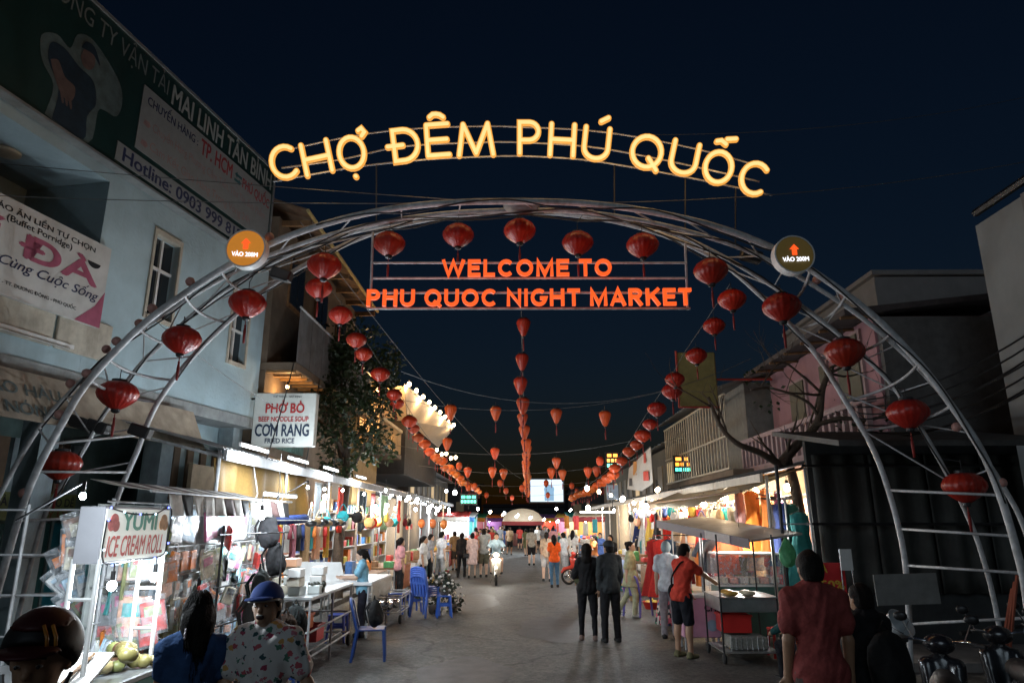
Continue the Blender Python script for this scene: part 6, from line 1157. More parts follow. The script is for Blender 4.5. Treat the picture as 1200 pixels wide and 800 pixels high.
# ================================================================== STALLS, RIGHT
def garment(kind):
    t = thing('hanging_garment', 'garment', 'garment', (0, 0, -80)); mb = MB(); n = 28
    prof = {'shirt': [(.05, 0), (.2, -.04), (.21, -.12), (.19, -.3), (.2, -.5), (.21, -.62)], 'dress': [(.05, 0), (.15, -.05), (.15, -.2), (.12, -.38), (.2, -.7), (.28, -1.05), (.3, -1.15)], 'trousers': [(.15, 0), (.17, -.1), (.17, -.3), (.16, -.6), (.15, -.9)]}[kind]
    vs, fs = [], []
    for j, (w_, z) in enumerate(prof):
        for k in range(n):
            a = 2 * math.pi * k / n; f = 1 + .12 * math.sin(a * 7 + j * .6) * min(1, j / 3); vs.append(Vector((.05 * math.sin(a) * (1 + j * .12) * f, w_ * math.cos(a) * f, z)))
    for j in range(len(prof) - 1):
        for k in range(n): k2 = (k + 1) % n; fs.append((j * n + k, (j + 1) * n + k, (j + 1) * n + k2, j * n + k2))
    mb.add(vs, fs); mb.build({'shirt': 'shirt', 'dress': 'dress', 'trousers': 'trousers'}[kind], FABRIC, t, True)
    if kind == 'shirt':
        for s_ in (-1, 1): MB().tube([(0, s_ * .17, -.07), (0, s_ * .29, -.24), (.01, s_ * .31, -.32)], [.06, .065, .07], 10, flat=.6).build('sleeve', FABRIC, t, True)
    MB().tube([(0, -.17, -.045), (0, 0, .03), (0, .17, -.045)], .006, 5).build('hanger', BLACKP, t); MB().tube(crom([(0, 0, .03), (0, 0, .08), (0, .025, .1), (0, .03, .08)], 3), .004, 5).build('hook', CHROME, t)
    return freeze(t)
GP = {k: garment(k) for k in ('shirt', 'dress', 'trousers')}; gf = {k: 1 for k in GP}
def gar(kind, p, rz_, label, c, group, s=1.):
    if gf[kind]: gf[kind] = 0; o = GP[kind]; o.location = p; o.rotation_euler = (0, 0, rz_); o.scale = (s,) * 3; o['label'] = label; o['group'] = group; [setattr(k, 'color', (*c, 1)) for k in kids(o)]; return o
    return dup(GP[kind], p, rz_, label, c, group, s)
CLN = [('orange', (.75, .22, .04)), ('white', (.7, .68, .64)), ('tan', (.5, .33, .17)), ('red', (.62, .04, .03)), ('black', (.02, .02, .02)), ('peach', (.7, .4, .25)), ('maroon', (.2, .03, .04)), ('teal', (.03, .3, .32)), ('yellow', (.7, .45, .08)), ('navy', (.02, .04, .15)), ('cream', (.62, .52, .38)), ('pink', (.65, .25, .3))]
rr = random.Random(33)
rails = thing('clothes_rails', 'steel rails carrying the clothes under the right awning', 'rail', (5.2, 16, 0))
for (x, z) in ((4.75, 2.45), (5.5, 2.55), (4.6, 1.45)):
    MB().tube([(x, 12.6, z), (x, 30, z)], .014, 6).build('rail', STEEL, rails, world=True)
    for k in range(4): MB().tube([(x, 12.7 + k * 5.6, z), (x, 12.7 + k * 5.6, .12)], .016, 6).build('post', STEEL, rails, world=True)
for r_, (x, z, n, y0, dy, kinds, row) in enumerate(((4.72, 2.36, 34, 12.8, .48, ('dress', 'shirt', 'shirt'), 'upper front'), (5.5, 2.46, 28, 13.0, .6, ('dress', 'trousers', 'shirt'), 'upper back'), (4.6, 1.36, 32, 14.6, .45, ('shirt', 'trousers'), 'lower'))):
    for i in range(n):
        nm, c = CLN[rr.randrange(12)]; kd = kinds[i % len(kinds)]; gar(kd, (x, y0 + i * dy, z), R(90 if i % 3 == 0 and r_ < 1 else 0) + rr.uniform(-.4, .4), '%s %s on the %s clothes rail, %s from the near end' % (nm, kd, row, ORD[i]), c, 'clothes on the %s rail' % row, rr.uniform(.9, 1.1))
for i, (px, py, Y, kd, nm, c) in enumerate(((936, 600, 12.3, 'dress', 'teal', (.03, .22, .22)), (925, 590, 12.8, 'dress', 'dark green', (.03, .12, .1)), (880, 575, 13.4, 'dress', 'bright orange', (.85, .25, .03)), (897, 572, 13.5, 'dress', 'orange patterned', (.75, .24, .05)), (866, 576, 13.8, 'dress', 'dusty pink', (.5, .3, .28)), (911, 575, 13.2, 'dress', 'maroon', (.15, .03, .06)))):
    gar(kd, A(px, py, Y), R(90) + .2 * i, '%s long dress hung at the near corner of the clothes stall' % nm, c, 'corner dresses', 1.05)
for i, (px, Y, kd, nm, c) in enumerate(((774, 15.2, 'dress', 'bright red', (.65, .03, .02)), (766, 15.5, 'dress', 'deep red', (.5, .025, .02)), (784, 15.8, 'dress', 'dark blue', (.03, .08, .18)), (852, 13.5, 'shirt', 'red orange', (.6, .1, .03)), (838, 14.0, 'shirt', 'grey', (.35, .35, .36)), (828, 14.2, 'shirt', 'slate', (.16, .18, .22)))):
    gar(kd, A(px, 632, Y), R(80) + .1 * i, '%s %s hung low in front of the clothes stall' % (nm, kd), c, 'low hung clothes', 1.0)
rk2 = thing('garment_rack', 'low chrome rack holding the red dresses', 'rack', (3.3, 15.3, 0)); 
for x in (2.9, 4.3): MB().tube([(x, 15.4, 0), (x, 15.4, 1.75)], .015, 6).build('post', CHROME, rk2, world=True)
MB().tube([(2.85, 15.4, 1.75), (4.35, 15.4, 1.75)], .013, 6).build('rail', CHROME, rk2, world=True)
# floral skirt on a stand
flm = bpy.data.materials.new('floral_print'); flm.use_nodes = True; n_ = flm.node_tree.nodes; l_ = flm.node_tree.links; tcn = n_.new('ShaderNodeTexCoord'); vo = n_.new('ShaderNodeTexVoronoi'); vo.inputs['Scale'].default_value = 15; l_.new(tcn.outputs['Object'], vo.inputs['Vector'])
crr = n_.new('ShaderNodeValToRGB'); sp_ = n_.new('ShaderNodeSeparateColor'); l_.new(vo.outputs['Color'], sp_.inputs[0]); l_.new(sp_.outputs[0], crr.inputs[0]); crr.color_ramp.interpolation = 'CONSTANT'
for pos, c in ((0., (.02, .02, .03)), (.35, (.6, .1, .15)), (.5, (.65, .6, .55)), (.65, (.05, .3, .18)), (.8, (.7, .35, .3)), (.92, (.05, .1, .3))):
    e = crr.color_ramp.elements.new(pos) if pos > 0 else crr.color_ramp.elements[0]; e.color = (*c, 1)
l_.new(crr.outputs[0], n_['Principled BSDF'].inputs['Base Color']); n_['Principled BSDF'].inputs['Roughness'].default_value = .85
for i, p in enumerate(((2.95, 14.4, 0), (3.25, 14.7, 0))):
    t = thing('floral_skirt', 'floral printed skirt on a floor stand, %s one' % ('left', 'right')[i], 'skirt', p, 0, 'floral skirts'); MB().lathe([(.33, .1), (.31, .25), (.26, .5), (.18, .78), (.13, .86)], 40, rib=-.1).build('cloth', flm, t, True); MB().tube([(0, 0, 0), (0, 0, .95)], .015, 6).build('stand', STEEL, t)
for i, (x, y, rz_) in enumerate(((2.62, 16.4, 2.4), (5.05, 14.3, 3.3), (5.3, 13.4, 2.9))): chair(('purple plastic chair beside the woman in pale green', 'purple plastic chair under the seated shop keeper', 'purple plastic chair at the near corner of clothes stall')[i], (x, y, 0.0 if i == 0 else .12), rz_, PURP)
# grilled food cart
fc_ = thing('food_cart', 'steel grill cart with purple edged roof at the right kerb', 'cart', (3.4, 11.5, 0))
sst = mat('cart_stainless', (.4, .41, .41), .35, .75, .15, dirt=.4, dirtc=(.1, .09, .08))
x0, x1, y0, y1 = 3.0, 3.85, 11.0, 11.9
for x in (x0, x1):
    for y in (y0, y1): MB().tube([(x, y, .1), (x, y, 1.85)], .014, 6).build('post', DARKM, fc_, world=True); MB().lathe([(.02, -.02), (.07, -.02), (.08, 0), (.07, .02), (.02, .02)], 12, (x, y, .08), axis=Matrix.Rotation(R(90), 3, 'Y')).build('wheel', RUBBER, fc_, True, world=True)
MB().box(((x0 + x1) / 2, (y0 + y1) / 2, .82), (x1 - x0, y1 - y0, .2), bev=.01).build('grill_box', sst, fc_, world=True); MB().box(((x0 + x1) / 2, (y0 + y1) / 2, .93), (x1 - x0 + .06, y1 - y0 + .06, .02)).build('rim', sst, fc_, world=True)
MB().box(((x0 + x1) / 2, (y0 + y1) / 2, .16), (x1 - x0, y1 - y0, .02)).build('shelf', sst, fc_, world=True)
r0, r1 = A(771, 612, 14.6), A(880, 635, 11.0); r2 = r1 + Vector((1.0, .5, .1)); r3 = r0 + Vector((1.0, .3, .1))
MB().prism([r0, r1, r2, r3], (0, 0, .03)).build('roof', mat('cart_roof', (.45, .43, .4), .6, dirt=.3), fc_, world=True)
MB().prism([r0 + Vector((-.02, 0, .05)), r1 + Vector((-.02, 0, .05)), r1 + Vector((-.02, 0, -.1)), r0 + Vector((-.02, 0, -.1))], (-.012, -.003, 0)).build('fascia', mat('cart_purple', (.03, .02, .05), .5), fc_, world=True)
q0, q1 = r0.lerp(r1, .6), r0.lerp(r1, .84); MB().prism([q0 + Vector((-.036, 0, .045)), q1 + Vector((-.036, 0, .045)), q1 + Vector((-.036, 0, -.09)), q0 + Vector((-.036, 0, -.09))], (-.006, 0, 0)).build('fascia_patch', mat('fascia_grey', (.3, .28, .28), .5), fc_, world=True)
for f in (.12, .45): q = r0.lerp(r1, f); MB().tube([(q.x + .1, q.y, .0), (q.x + .1, q.y, q.z)], .014, 6).build('post', STEEL, fc_, world=True)
for i in range(7):
    o = MB().ball((0, 0, 0), .04, 10, (2.6, 1, .9)).build('grilled_corn' if i < 4 else 'grilled_fish', PLAST, None, True, (.6, .36, .08) if i < 4 else (.6, .52, .36)); o.location = (3.12 + (.1 if i < 4 else .36), 11.1 + (i if i < 4 else i - 4) * .12, .978); o.rotation_euler = (0, 0, .25); tag(o, 'yellow corn cob grilling on the steel cart, %s from front' % ORD[i] if i < 4 else 'pale grilled skewer fish on the steel cart, %s from front' % ORD[i - 4], 'corn' if i < 4 else 'food', 'food on the grill cart')
crate('red plastic crate on the shelf of grill cart', (3.3, 11.45, .4), (.42, .4, .26), (.65, .03, .025)); MB
wb = thing('wire_basket', 'grey wire basket of produce on the grill cart shelf', 'basket', (3.42, 11.3, .172)); MB().box((0, 0, .1), (.56, .4, .18), bev=.02).build('mesh_sides', mat('basket_grey', (.25, .25, .22), .7, var=.4, scale=30), wb)
for k in range(8): MB().tube([(-.28 + k * .08, -.205, 0), (-.28 + k * .08, -.205, .21)], .006, 4).build('wire', CHROME, wb)
ch_ = thing('red_food_stool', 'small red plastic stool beside the grill cart', 'stool', (4.05, 11.6, 0)); MB().box((0, 0, .4), (.3, .3, .04), bev=.01).build('seat', PLAST, ch_, color=(.65, .03, .03))
for x in (-1, 1):
    for y in (-1, 1): MB().tube([(x * .12, y * .12, .4), (x * .15, y * .15, 0)], .022, 6).build('leg', PLAST, ch_, color=(.65, .03, .03))
pc = thing('drinks_box', 'pink painted drinks box with lettering behind the man in red', 'box', (2.98, 12.35, 0)); MB().box((0, 0, .5), (.62, .4, .62), bev=.015).build('case', mat('pink_box', (.6, .3, .42), .5, var=.1), pc); MB().box((0, 0, .83), (.6, .42, .05), bev=.01).build('lid', WHITE, pc); text('CHI', 'lettering', ink, pc, (.06, -.2, .6), (1, 0, 0), UP, .22, .11, .004, .03, world=False)
MB().lathe([(.001, 0), (.09, 0), (.09, .004), (.001, .005)], 18, (.17, -.205, .38), axis=Matrix.Rotation(R(90), 3, 'X')).build('round_print', mat('box_print', (.3, .4, .5), .5), pc)
for x in (-.27, .27):
    for y in (-.16, .16): MB().tube([(x, y, 0), (x, y, .2)], .02, 6).build('leg', STEEL, pc)
gw = thing('glass_case', 'bright lit glass food case behind the grill cart', 'case', (4.0, 12.9, .12)); MB().box((0, 0, .42), (1.1, .6, .8)).build('cabinet', mat('case_green', (.05, .12, .1), .5), gw)
MB().box((0, 0, 1.1), (1.08, .58, .5)).build('glass', FILM, gw); MB().box((0, 0, 1.37), (1.12, .62, .03)).build('lid', WHITE, gw); MB().box((0, 0, .84), (1.12, .62, .03)).build('shelf', WHITE, gw)
for i in range(6): box_thing('food_tray', 'white tray of food inside the glass case, %s from left' % ORD[i], 'tray', (3.55 + i * .18, 12.85, .99), (.15, .3, .1), [(.7, .6, .5), (.7, .35, .3), (.65, .62, .6)][i % 3], PAPER, 0, 'trays in the glass case')
bulb((3.9, 12.75, 1.75), DAY, 26, .05, 'white bulb just above the glass food case', 'white stall lamps', .4, 50)
gb_ = thing('green_plastic_bag', 'green translucent plastic bag hung on pole at clothes corner', 'bag', A(922, 640, 11.4)); solid_obj('bag', [El(V(0, 0, -.12), (.13, .1, .2), None, .05), C(V(0, 0, .05), V(0, 0, .16), .04, .02, .05)], .02, FABRIC, gb_, (.12, .4, .2), (), .01, 2.)
pp = thing('corner_pole', 'dark steel pole at near corner of clothes stall', 'pole', G(908, 765) if 0 else (4.25, 11.6, 0)); MB().tube([(0, 0, 0), (0, 0, 2.95)], .03, 8).build('shaft', DARKM, pp); MB().box((0, 0, .01), (.2, .2, .02)).build('base', DARKM, pp); MB().tube([(.55, .1, 0), (.5, .1, 2.9)], .02, 8).build('side_tube', STEEL, pp); MB().tube([(0, 0, 2.0), (.52, .1, 2.0)], .014, 6).build('cross_tube', STEEL, pp)
for i, (X, Y, L, n, kind, cl) in enumerate(((3.9, 19.5, 2.2, 6, 'shoe', (.4, .25, .15)), (3.8, 22.8, 2.2, 6, 'toy', (.3, .35, .5)), (3.7, 27, 2.6, 6, 'snack', (.5, .1, .08)), (3.6, 31.5, 2.8, 6, 'drinks', (.4, .4, .42)), (3.6, 37, 3, 5, 'pearl', (.2, .3, .5)), (3.6, 43, 3, 5, 'fruit', (.5, .4, .2)))): stall(i, 1, X, Y, L, n, kind, cl)
for i, Y in enumerate((13.2, 14.6, 16.2, 17.8, 19.8, 22, 24.8, 28, 32, 37, 43)):
    bulb((4.95 + rl.uniform(-.3, .3), Y, 2.6 + rl.uniform(-.1, .1)), WARM if i < 7 and i % 3 else DAY, 34 + i * 3, .065, 'warm white bulb under the right awning, %s from the arch' % ORD[i], 'bulbs under the right awning', .2, 45)
for i in range(14): bulb(A(688 + (i * 41) % 150, 572 + (i * 13) % 24, 15 + (i * 7) % 12), WARM if i % 3 else DAY, 0, .05 + .02 * (i % 2), 'small glaring bulb among the right stalls, %s in the cluster' % ORD[i], 'glaring bulbs of the right stalls', .2, 40)
tube_lamp(A(700, 600, 24), (.9, .3, 0), 1.3, COOL, 45, 'cool tube lamp hanging at the far right stall')
tube_lamp(A(756, 600, 17), (.9, .3, 0), .5, COOL, 15, 'short cool tube lamp by the purple edged roof')
for i in range(18):
    a = 560 + (i * 47) % 110; bulb(A(a, 596 + (i * 7) % 16, 44 + (i * 11) % 16), (COOL, DAY, WARM)[i % 3], 55 if i % 6 == 0 else 0, .08, 'distant stall bulb near the end of street, %s counted at random depth' % ORD[i] if 0 else 'distant stall bulb near the street end, %s from left' % ORD[sorted((560 + (j * 47) % 110) for j in range(18)).index(a)], 'distant bulbs', 0, 40)
# towels hung at the far right stall and lit round lamp
for i, (px, c, lab) in enumerate(((675, (.5, .05, .05), 'red'), (697, (.05, .3, .32), 'teal'), (686, (.6, .58, .5), 'white'), (664, (.6, .25, .05), 'orange'))):
    o = MB(); o.sheet((-.1, 0, 0), (.2, 0, 0), (0, 0, -.5), 6, 6, lambda a, b: Vector((0, .03 * math.sin(a * 9), 0)), .006); o = o.build('hanging_towel', FABRIC, None, True, c); o.location = A(px, 604 + (i % 3) * 4, 26 + i); tag(o, '%s towel hung at the far right stall' % lab, 'towel', 'towels at far right')
# dark right foreground
bd = thing('grey_board', 'blank grey board tied across the right arch leg', 'board', A(1065, 708, 9.0)); p0, p1 = A(1031, 708, 9.0), A(1100, 672, 9.0); MB().box((0, 0, (p1.z - p0.z) / 2), (p1.x - p0.x, .02, p1.z - p0.z), Matrix.Rotation(-.03, 3, 'Y')).build('sheet', mat('grey_sheet', (.18, .18, .17), .7, var=.2, dirt=.3), bd); 
for s_ in (-.3, .3): MB().tube([(s_, .03, .1), (s_ * .4, .4, .15)], .008, 4).build('tie', DARKM, bd)
rs_ = thing('red_price_sign', 'red board with yellow lettering in the dark at right', 'sign', A(978, 695, 9.6) * 1.0); b0 = A(966, 693, 9.6); b1 = A(992, 657, 9.6); wd, hd_ = b1.x - b0.x, b1.z - b0.z; MB().box((0, .01, hd_ / 2), (wd, .02, hd_)).build('board', mat('price_red', (.55, .02, .025), .5, var=.1), rs_)
yl = mat('price_yellow', (.65, .42, .05), .5); text('A', 'lettering', yl, rs_, (-wd * .45, -.001, hd_ * .68), (1, 0, 0), UP, wd * .26, hd_ * .27, .003, .04, world=False); text('50%', 'lettering', yl, rs_, (-wd * .48, -.001, hd_ * .14), (1, 0, 0), UP, wd * .9, hd_ * .28, .003, .04, world=False); MB().tube([(0, .03, 0), (0, .03, -A(978, 695, 9.6).z)], .02, 6).build('post', DARKM, rs_)
wp = thing('white_placard', 'white placard on a thin stand beside the red board', 'sign', Vector((A(997, 700, 9.4).x, 9.4, 0))); z0, z1 = A(997, 668, 9.4).z, A(997, 643, 9.4).z; MB().box((0, 0, (z0 + z1) / 2), (.15, .015, z1 - z0)).build('sheet', mat('placard', (.62, .62, .6), .5, var=.06), wp)
for x in (-.07, .07): MB().tube([(x, .02, 0), (x, .02, z1)], .008, 5).build('leg', CHROME, wp)
bk = thing('white_bucket', 'upturned pale plastic bucket resting on the parked scooters', 'bucket', A(1045, 738, 7.6)); MB().lathe([(.1, -.15), (.105, -.14), (.14, .14), (.15, .15), (.135, .13), (.095, -.12)], 22, axis=Matrix.Rotation(R(50), 3, 'X') @ Matrix.Rotation(.4, 3, 'Y')).build('shell', mat('pale_plastic', (.42, .44, .45), .4), bk, True); MB().tube([(-.14, -.08, .1), (0, -.22, .0), (.14, -.08, .1)], .005, 5).build('handle', CHROME, bk)
MB().tube([(0, 0.02, -.14), (0, .05, -A(1045, 738, 7.6).z)], .015, 6).build('prop', DARKM, bk)
for i in range(3): tag(MB().tube([A(1170 + i * 5, 790, 7.5), A(1186 + i * 3, 690 - i * 8, 7.8)], .018, 6).build('wooden_pole', mat('red_wood', (.25, .06, .03), .7)), 'thin reddish pole leaning at right edge, %s from left' % ORD[i], 'pole', 'leaning poles')

# goods shelves against the partitions
def shelf_unit(i, side, X, Y, L):
    sn = 'left' if side < 0 else 'right'; t = thing('goods_shelf', 'white goods shelf against the %s partition, %s from the arch' % (sn, ORD[i]), 'shelf', (X, Y, .12), 0, 'goods shelves'); rd_ = random.Random(i * 7 + 100)
    for y in (-L / 2, L / 2): MB().box((0, y, 1.1), (.36, .03, 2.2)).build('side_panel', WHITE, t)
    for k in range(5): MB().box((0, 0, .3 + k * .46), (.36, L - .04, .025)).build('shelf_board', WHITE, t)
    for k in range(5):
        n = 6
        for j in range(n):
            nm, c = GOODS[rd_.randrange(7)]; h_ = rd_.uniform(.15, .36); box_thing('goods_box', '%s carton on the %s %s shelf, level %s, place %s' % (nm, ORD[i], sn, ('one', 'two', 'three', 'four', 'five')[k], ('one', 'two', 'three', 'four', 'five', 'six')[j]), 'box', (X - side * .03, Y - L / 2 + (j + .5) * L / n, .434 + k * .46), (rd_.uniform(.15, .25), L / n * rd_.uniform(.5, .9), h_), tuple(min(.8, a * rd_.uniform(.8, 1.3)) for a in c), PAPER, rd_.uniform(-.15, .15), 'cartons on shelves')
for i, Y in enumerate((15.2, 17.6, 20.0, 22.4, 24.8)): shelf_unit(i, -1, -5.12, Y, 2.2)
for i, Y in enumerate((22.5, 25.0)): shelf_unit(i, 1, 5.9, Y, 2.2)

lr = thing('small_clothes_rail', 'steel rail of small garments behind the steel trolley', 'rail', (-4.4, 14, 0))
MB().tube([(-4.4, 12.4, 2.06), (-4.4, 16.2, 2.06)], .012, 6).build('rail', STEEL, lr, world=True)
for y in (12.45, 16.15): MB().tube([(-4.4, y, 0.12), (-4.4, y, 2.06)], .014, 6).build('post', STEEL, lr, world=True)
for i in range(14):
    nm, c = CLN[(i * 5 + 3) % 12]; gar(('shirt', 'trousers', 'shirt')[i % 3], (-4.4, 12.6 + i * .26, 1.98), rr.uniform(-.5, .5), '%s small %s on the rail behind the trolley, %s from left' % (nm, ('shirt', 'trousers', 'shirt')[i % 3], ORD[i]), c, 'garments behind the trolley', .8)
for i in range(9):
    o = MB().ball((0, 0, 0), .11, 12, (1, 1, .55)).build('sun_hat', PLAST, None, True, [(.02, .02, .02), (.3, .2, .1), (.05, .06, .07)][i % 3]); o.location = (-3.85, 12.9 + i * .27, 2.0 + .03 * (i % 2)); tag(o, '%s hat on the line above the white table, %s from left' % (('black', 'brown', 'charcoal')[i % 3], ORD[i]), 'hat', 'hats above the table')
tag(MB().tube(sag((-3.85, 12.6, 2.12), (-3.85, 15.4, 2.12), .03), .006, 5).build('hat_line', DARKM), 'thin line carrying the hats above white table', 'line')

# lit stalls closing the far end
rf_ = random.Random(50); FC = [('red', (.5, .05, .04)), ('white', (.65, .65, .62)), ('blue', (.06, .2, .45)), ('green', (.05, .3, .15)), ('orange', (.65, .25, .04)), ('purple', (.2, .08, .3)), ('yellow', (.6, .45, .1)), ('pink', (.6, .2, .3)), ('teal', (.05, .35, .35)), ('cream', (.6, .52, .4)), ('maroon', (.25, .04, .05)), ('grey', (.35, .36, .37))]
for i, (x, Y) in enumerate(((-4.4, 46), (-4.2, 50), (-4.4, 54), (-3.9, 58.5), (-2.6, 64), (2.9, 65), (3.9, 58), (4.4, 54), (4.2, 50), (4.5, 46.5), (-6.2, 66), (6.3, 66))):
    nm, c = FC[i]; t = thing('far_stall', '%s canopied lit stall near the far end of street' % nm, 'stall', (x, Y, 0), rf_.uniform(-.2, .2), 'lit stalls at the far end')
    MB().box((0, 0, .85), (1.9, .9, .06)).build('counter', WHITE, t); MB().box((0, -.4, .42), (1.86, .04, .8)).build('counter_front', PLAST, t, color=FC[(i * 5 + 2) % 12][1])
    for a in (-.92, .92):
        for b in (-.8, .8): MB().tube([(a, b, 0), (a, b, 2.35)], .025, 6).build('post', STEEL, t)
    mb = MB(); mb.sheet((-1.05, -1.0, 2.3), (2.1, 0, 0), (0, 2.0, .35), 12, 4, lambda a, b: Vector((0, 0, .03 * math.sin(a * 25))), .01); mb.build('canopy', FABRIC, t, True, c)
    mb = MB(); mb.sheet((-1.05, -1.0, 2.3), (2.1, 0, 0), (0, 0, -.28), 16, 2, lambda a, b: Vector((0, .02 * math.sin(a * 30), -.05 * b * abs(math.sin(a * 25)))), .006); mb.build('valance', FABRIC, t, True, FC[(i + 1) % 12][1])
    MB().box((0, .8, 1.5), (1.85, .04, 1.4)).build('back_panel', PAPER, t, color=FC[(i * 7 + 1) % 12][1])
    for k in range(8): MB().box((-.8 + k * .22, -.1 + .2 * (k % 2), 1.0), (.17, .2, .16 + .14 * (k % 3)), bev=.01).build('goods', PAPER, t, color=FC[(i + k * 5) % 12][1])
    bulb((x - .3, Y - .3, 2.05), (COOL, DAY, WARM)[i % 3], 26, .085, 'bright bulb inside the %s canopied far stall' % nm, 'far stall bulbs', .2, 40)

# hanging bags, basins and baskets crowding the stall fronts
hbp = thing('hanging_bag', 'bag', 'bag', (0, 0, -90)); solid_obj('pouch', [El(V(0, 0, -.3), (.07, .16, .15), None, .04), El(V(.03, 0, -.36), (.06, .12, .09), None, .03)], .025, CLOTH, hbp, None, (), .006, 1.)
MB().tube(crom([(0, -.12, -.2), (0, -.05, -.05), (0, 0, 0), (0, .05, -.05), (0, .12, -.2)], 4), .01, 6).build('strap', CLOTH, hbp); freeze(hbp)
rg = random.Random(91)
for i in range(34):
    sd_ = -1 if i < 16 else 1; k = i if i < 16 else i - 16; nm, c = CLN[rg.randrange(12)]; p = (sd_ * rg.uniform(4.35, 4.55), 14.6 + k * .85 + rg.uniform(-.2, .2), rg.choice((2.6, 2.45, 2.3)))
    lab = '%s bag hung along the %s awning front, %s from the arch' % (nm, 'left' if sd_ < 0 else 'right', ORD[k])
    if i == 0: hbp.location = p; hbp['label'] = lab; hbp['group'] = 'bags along the awnings'; [setattr(q, 'color', (*c, 1)) for q in kids(hbp)]
    else: dup(hbp, p, rg.uniform(0, 6), lab, c, 'bags along the awnings')
bsn = MB(); bsn.lathe([(.14, 0), (.15, .01), (.21, .16), (.23, .17), (.2, .165), (.135, .02)], 20); bsm = bsn.mesh('plastic_basin', True)
for i in range(16):
    sd_ = -1 if i < 8 else 1; k = i % 8; nm, c = CLN[rg.randrange(12)]; t = thing('produce_basin', '%s plastic basin of produce on the ground by %s stalls, %s from the arch' % (nm, 'left' if sd_ < 0 else 'right', ORD[k]), 'basin', (sd_ * rg.uniform(3.0, 3.3) if sd_ < 0 else rg.uniform(3.0, 3.25), 17.5 + k * 1.6 + rg.uniform(-.3, .3), 0), rg.uniform(0, 6), 'produce basins')
    put('basin', bsm, PLAST, t, c)
    for j in range(7): a = j * .9; MB().ball((.1 * math.cos(a) * (j > 0), .1 * math.sin(a) * (j > 0), .15 + (.05 if j == 0 else 0)), .055, 8).build('produce', PLAST, t, True, GOODS[(i + 2) % 7][1])
for i in range(26):
    sd_ = -1 if i < 13 else 1; k = i % 13; bulb((sd_ * (4.42 + .05 * (k % 2)), 15.4 + k * 2.1 + rg.uniform(-.4, .4), 2.78 + rg.uniform(-.08, .08)), (WARM, DAY, COOL)[(k + (i > 12)) % 3], 0, .035, 'tiny string bulb on the %s awning edge, %s from the arch' % ('left' if sd_ < 0 else 'right', ORD[k]), 'tiny awning bulbs', .1, 40)
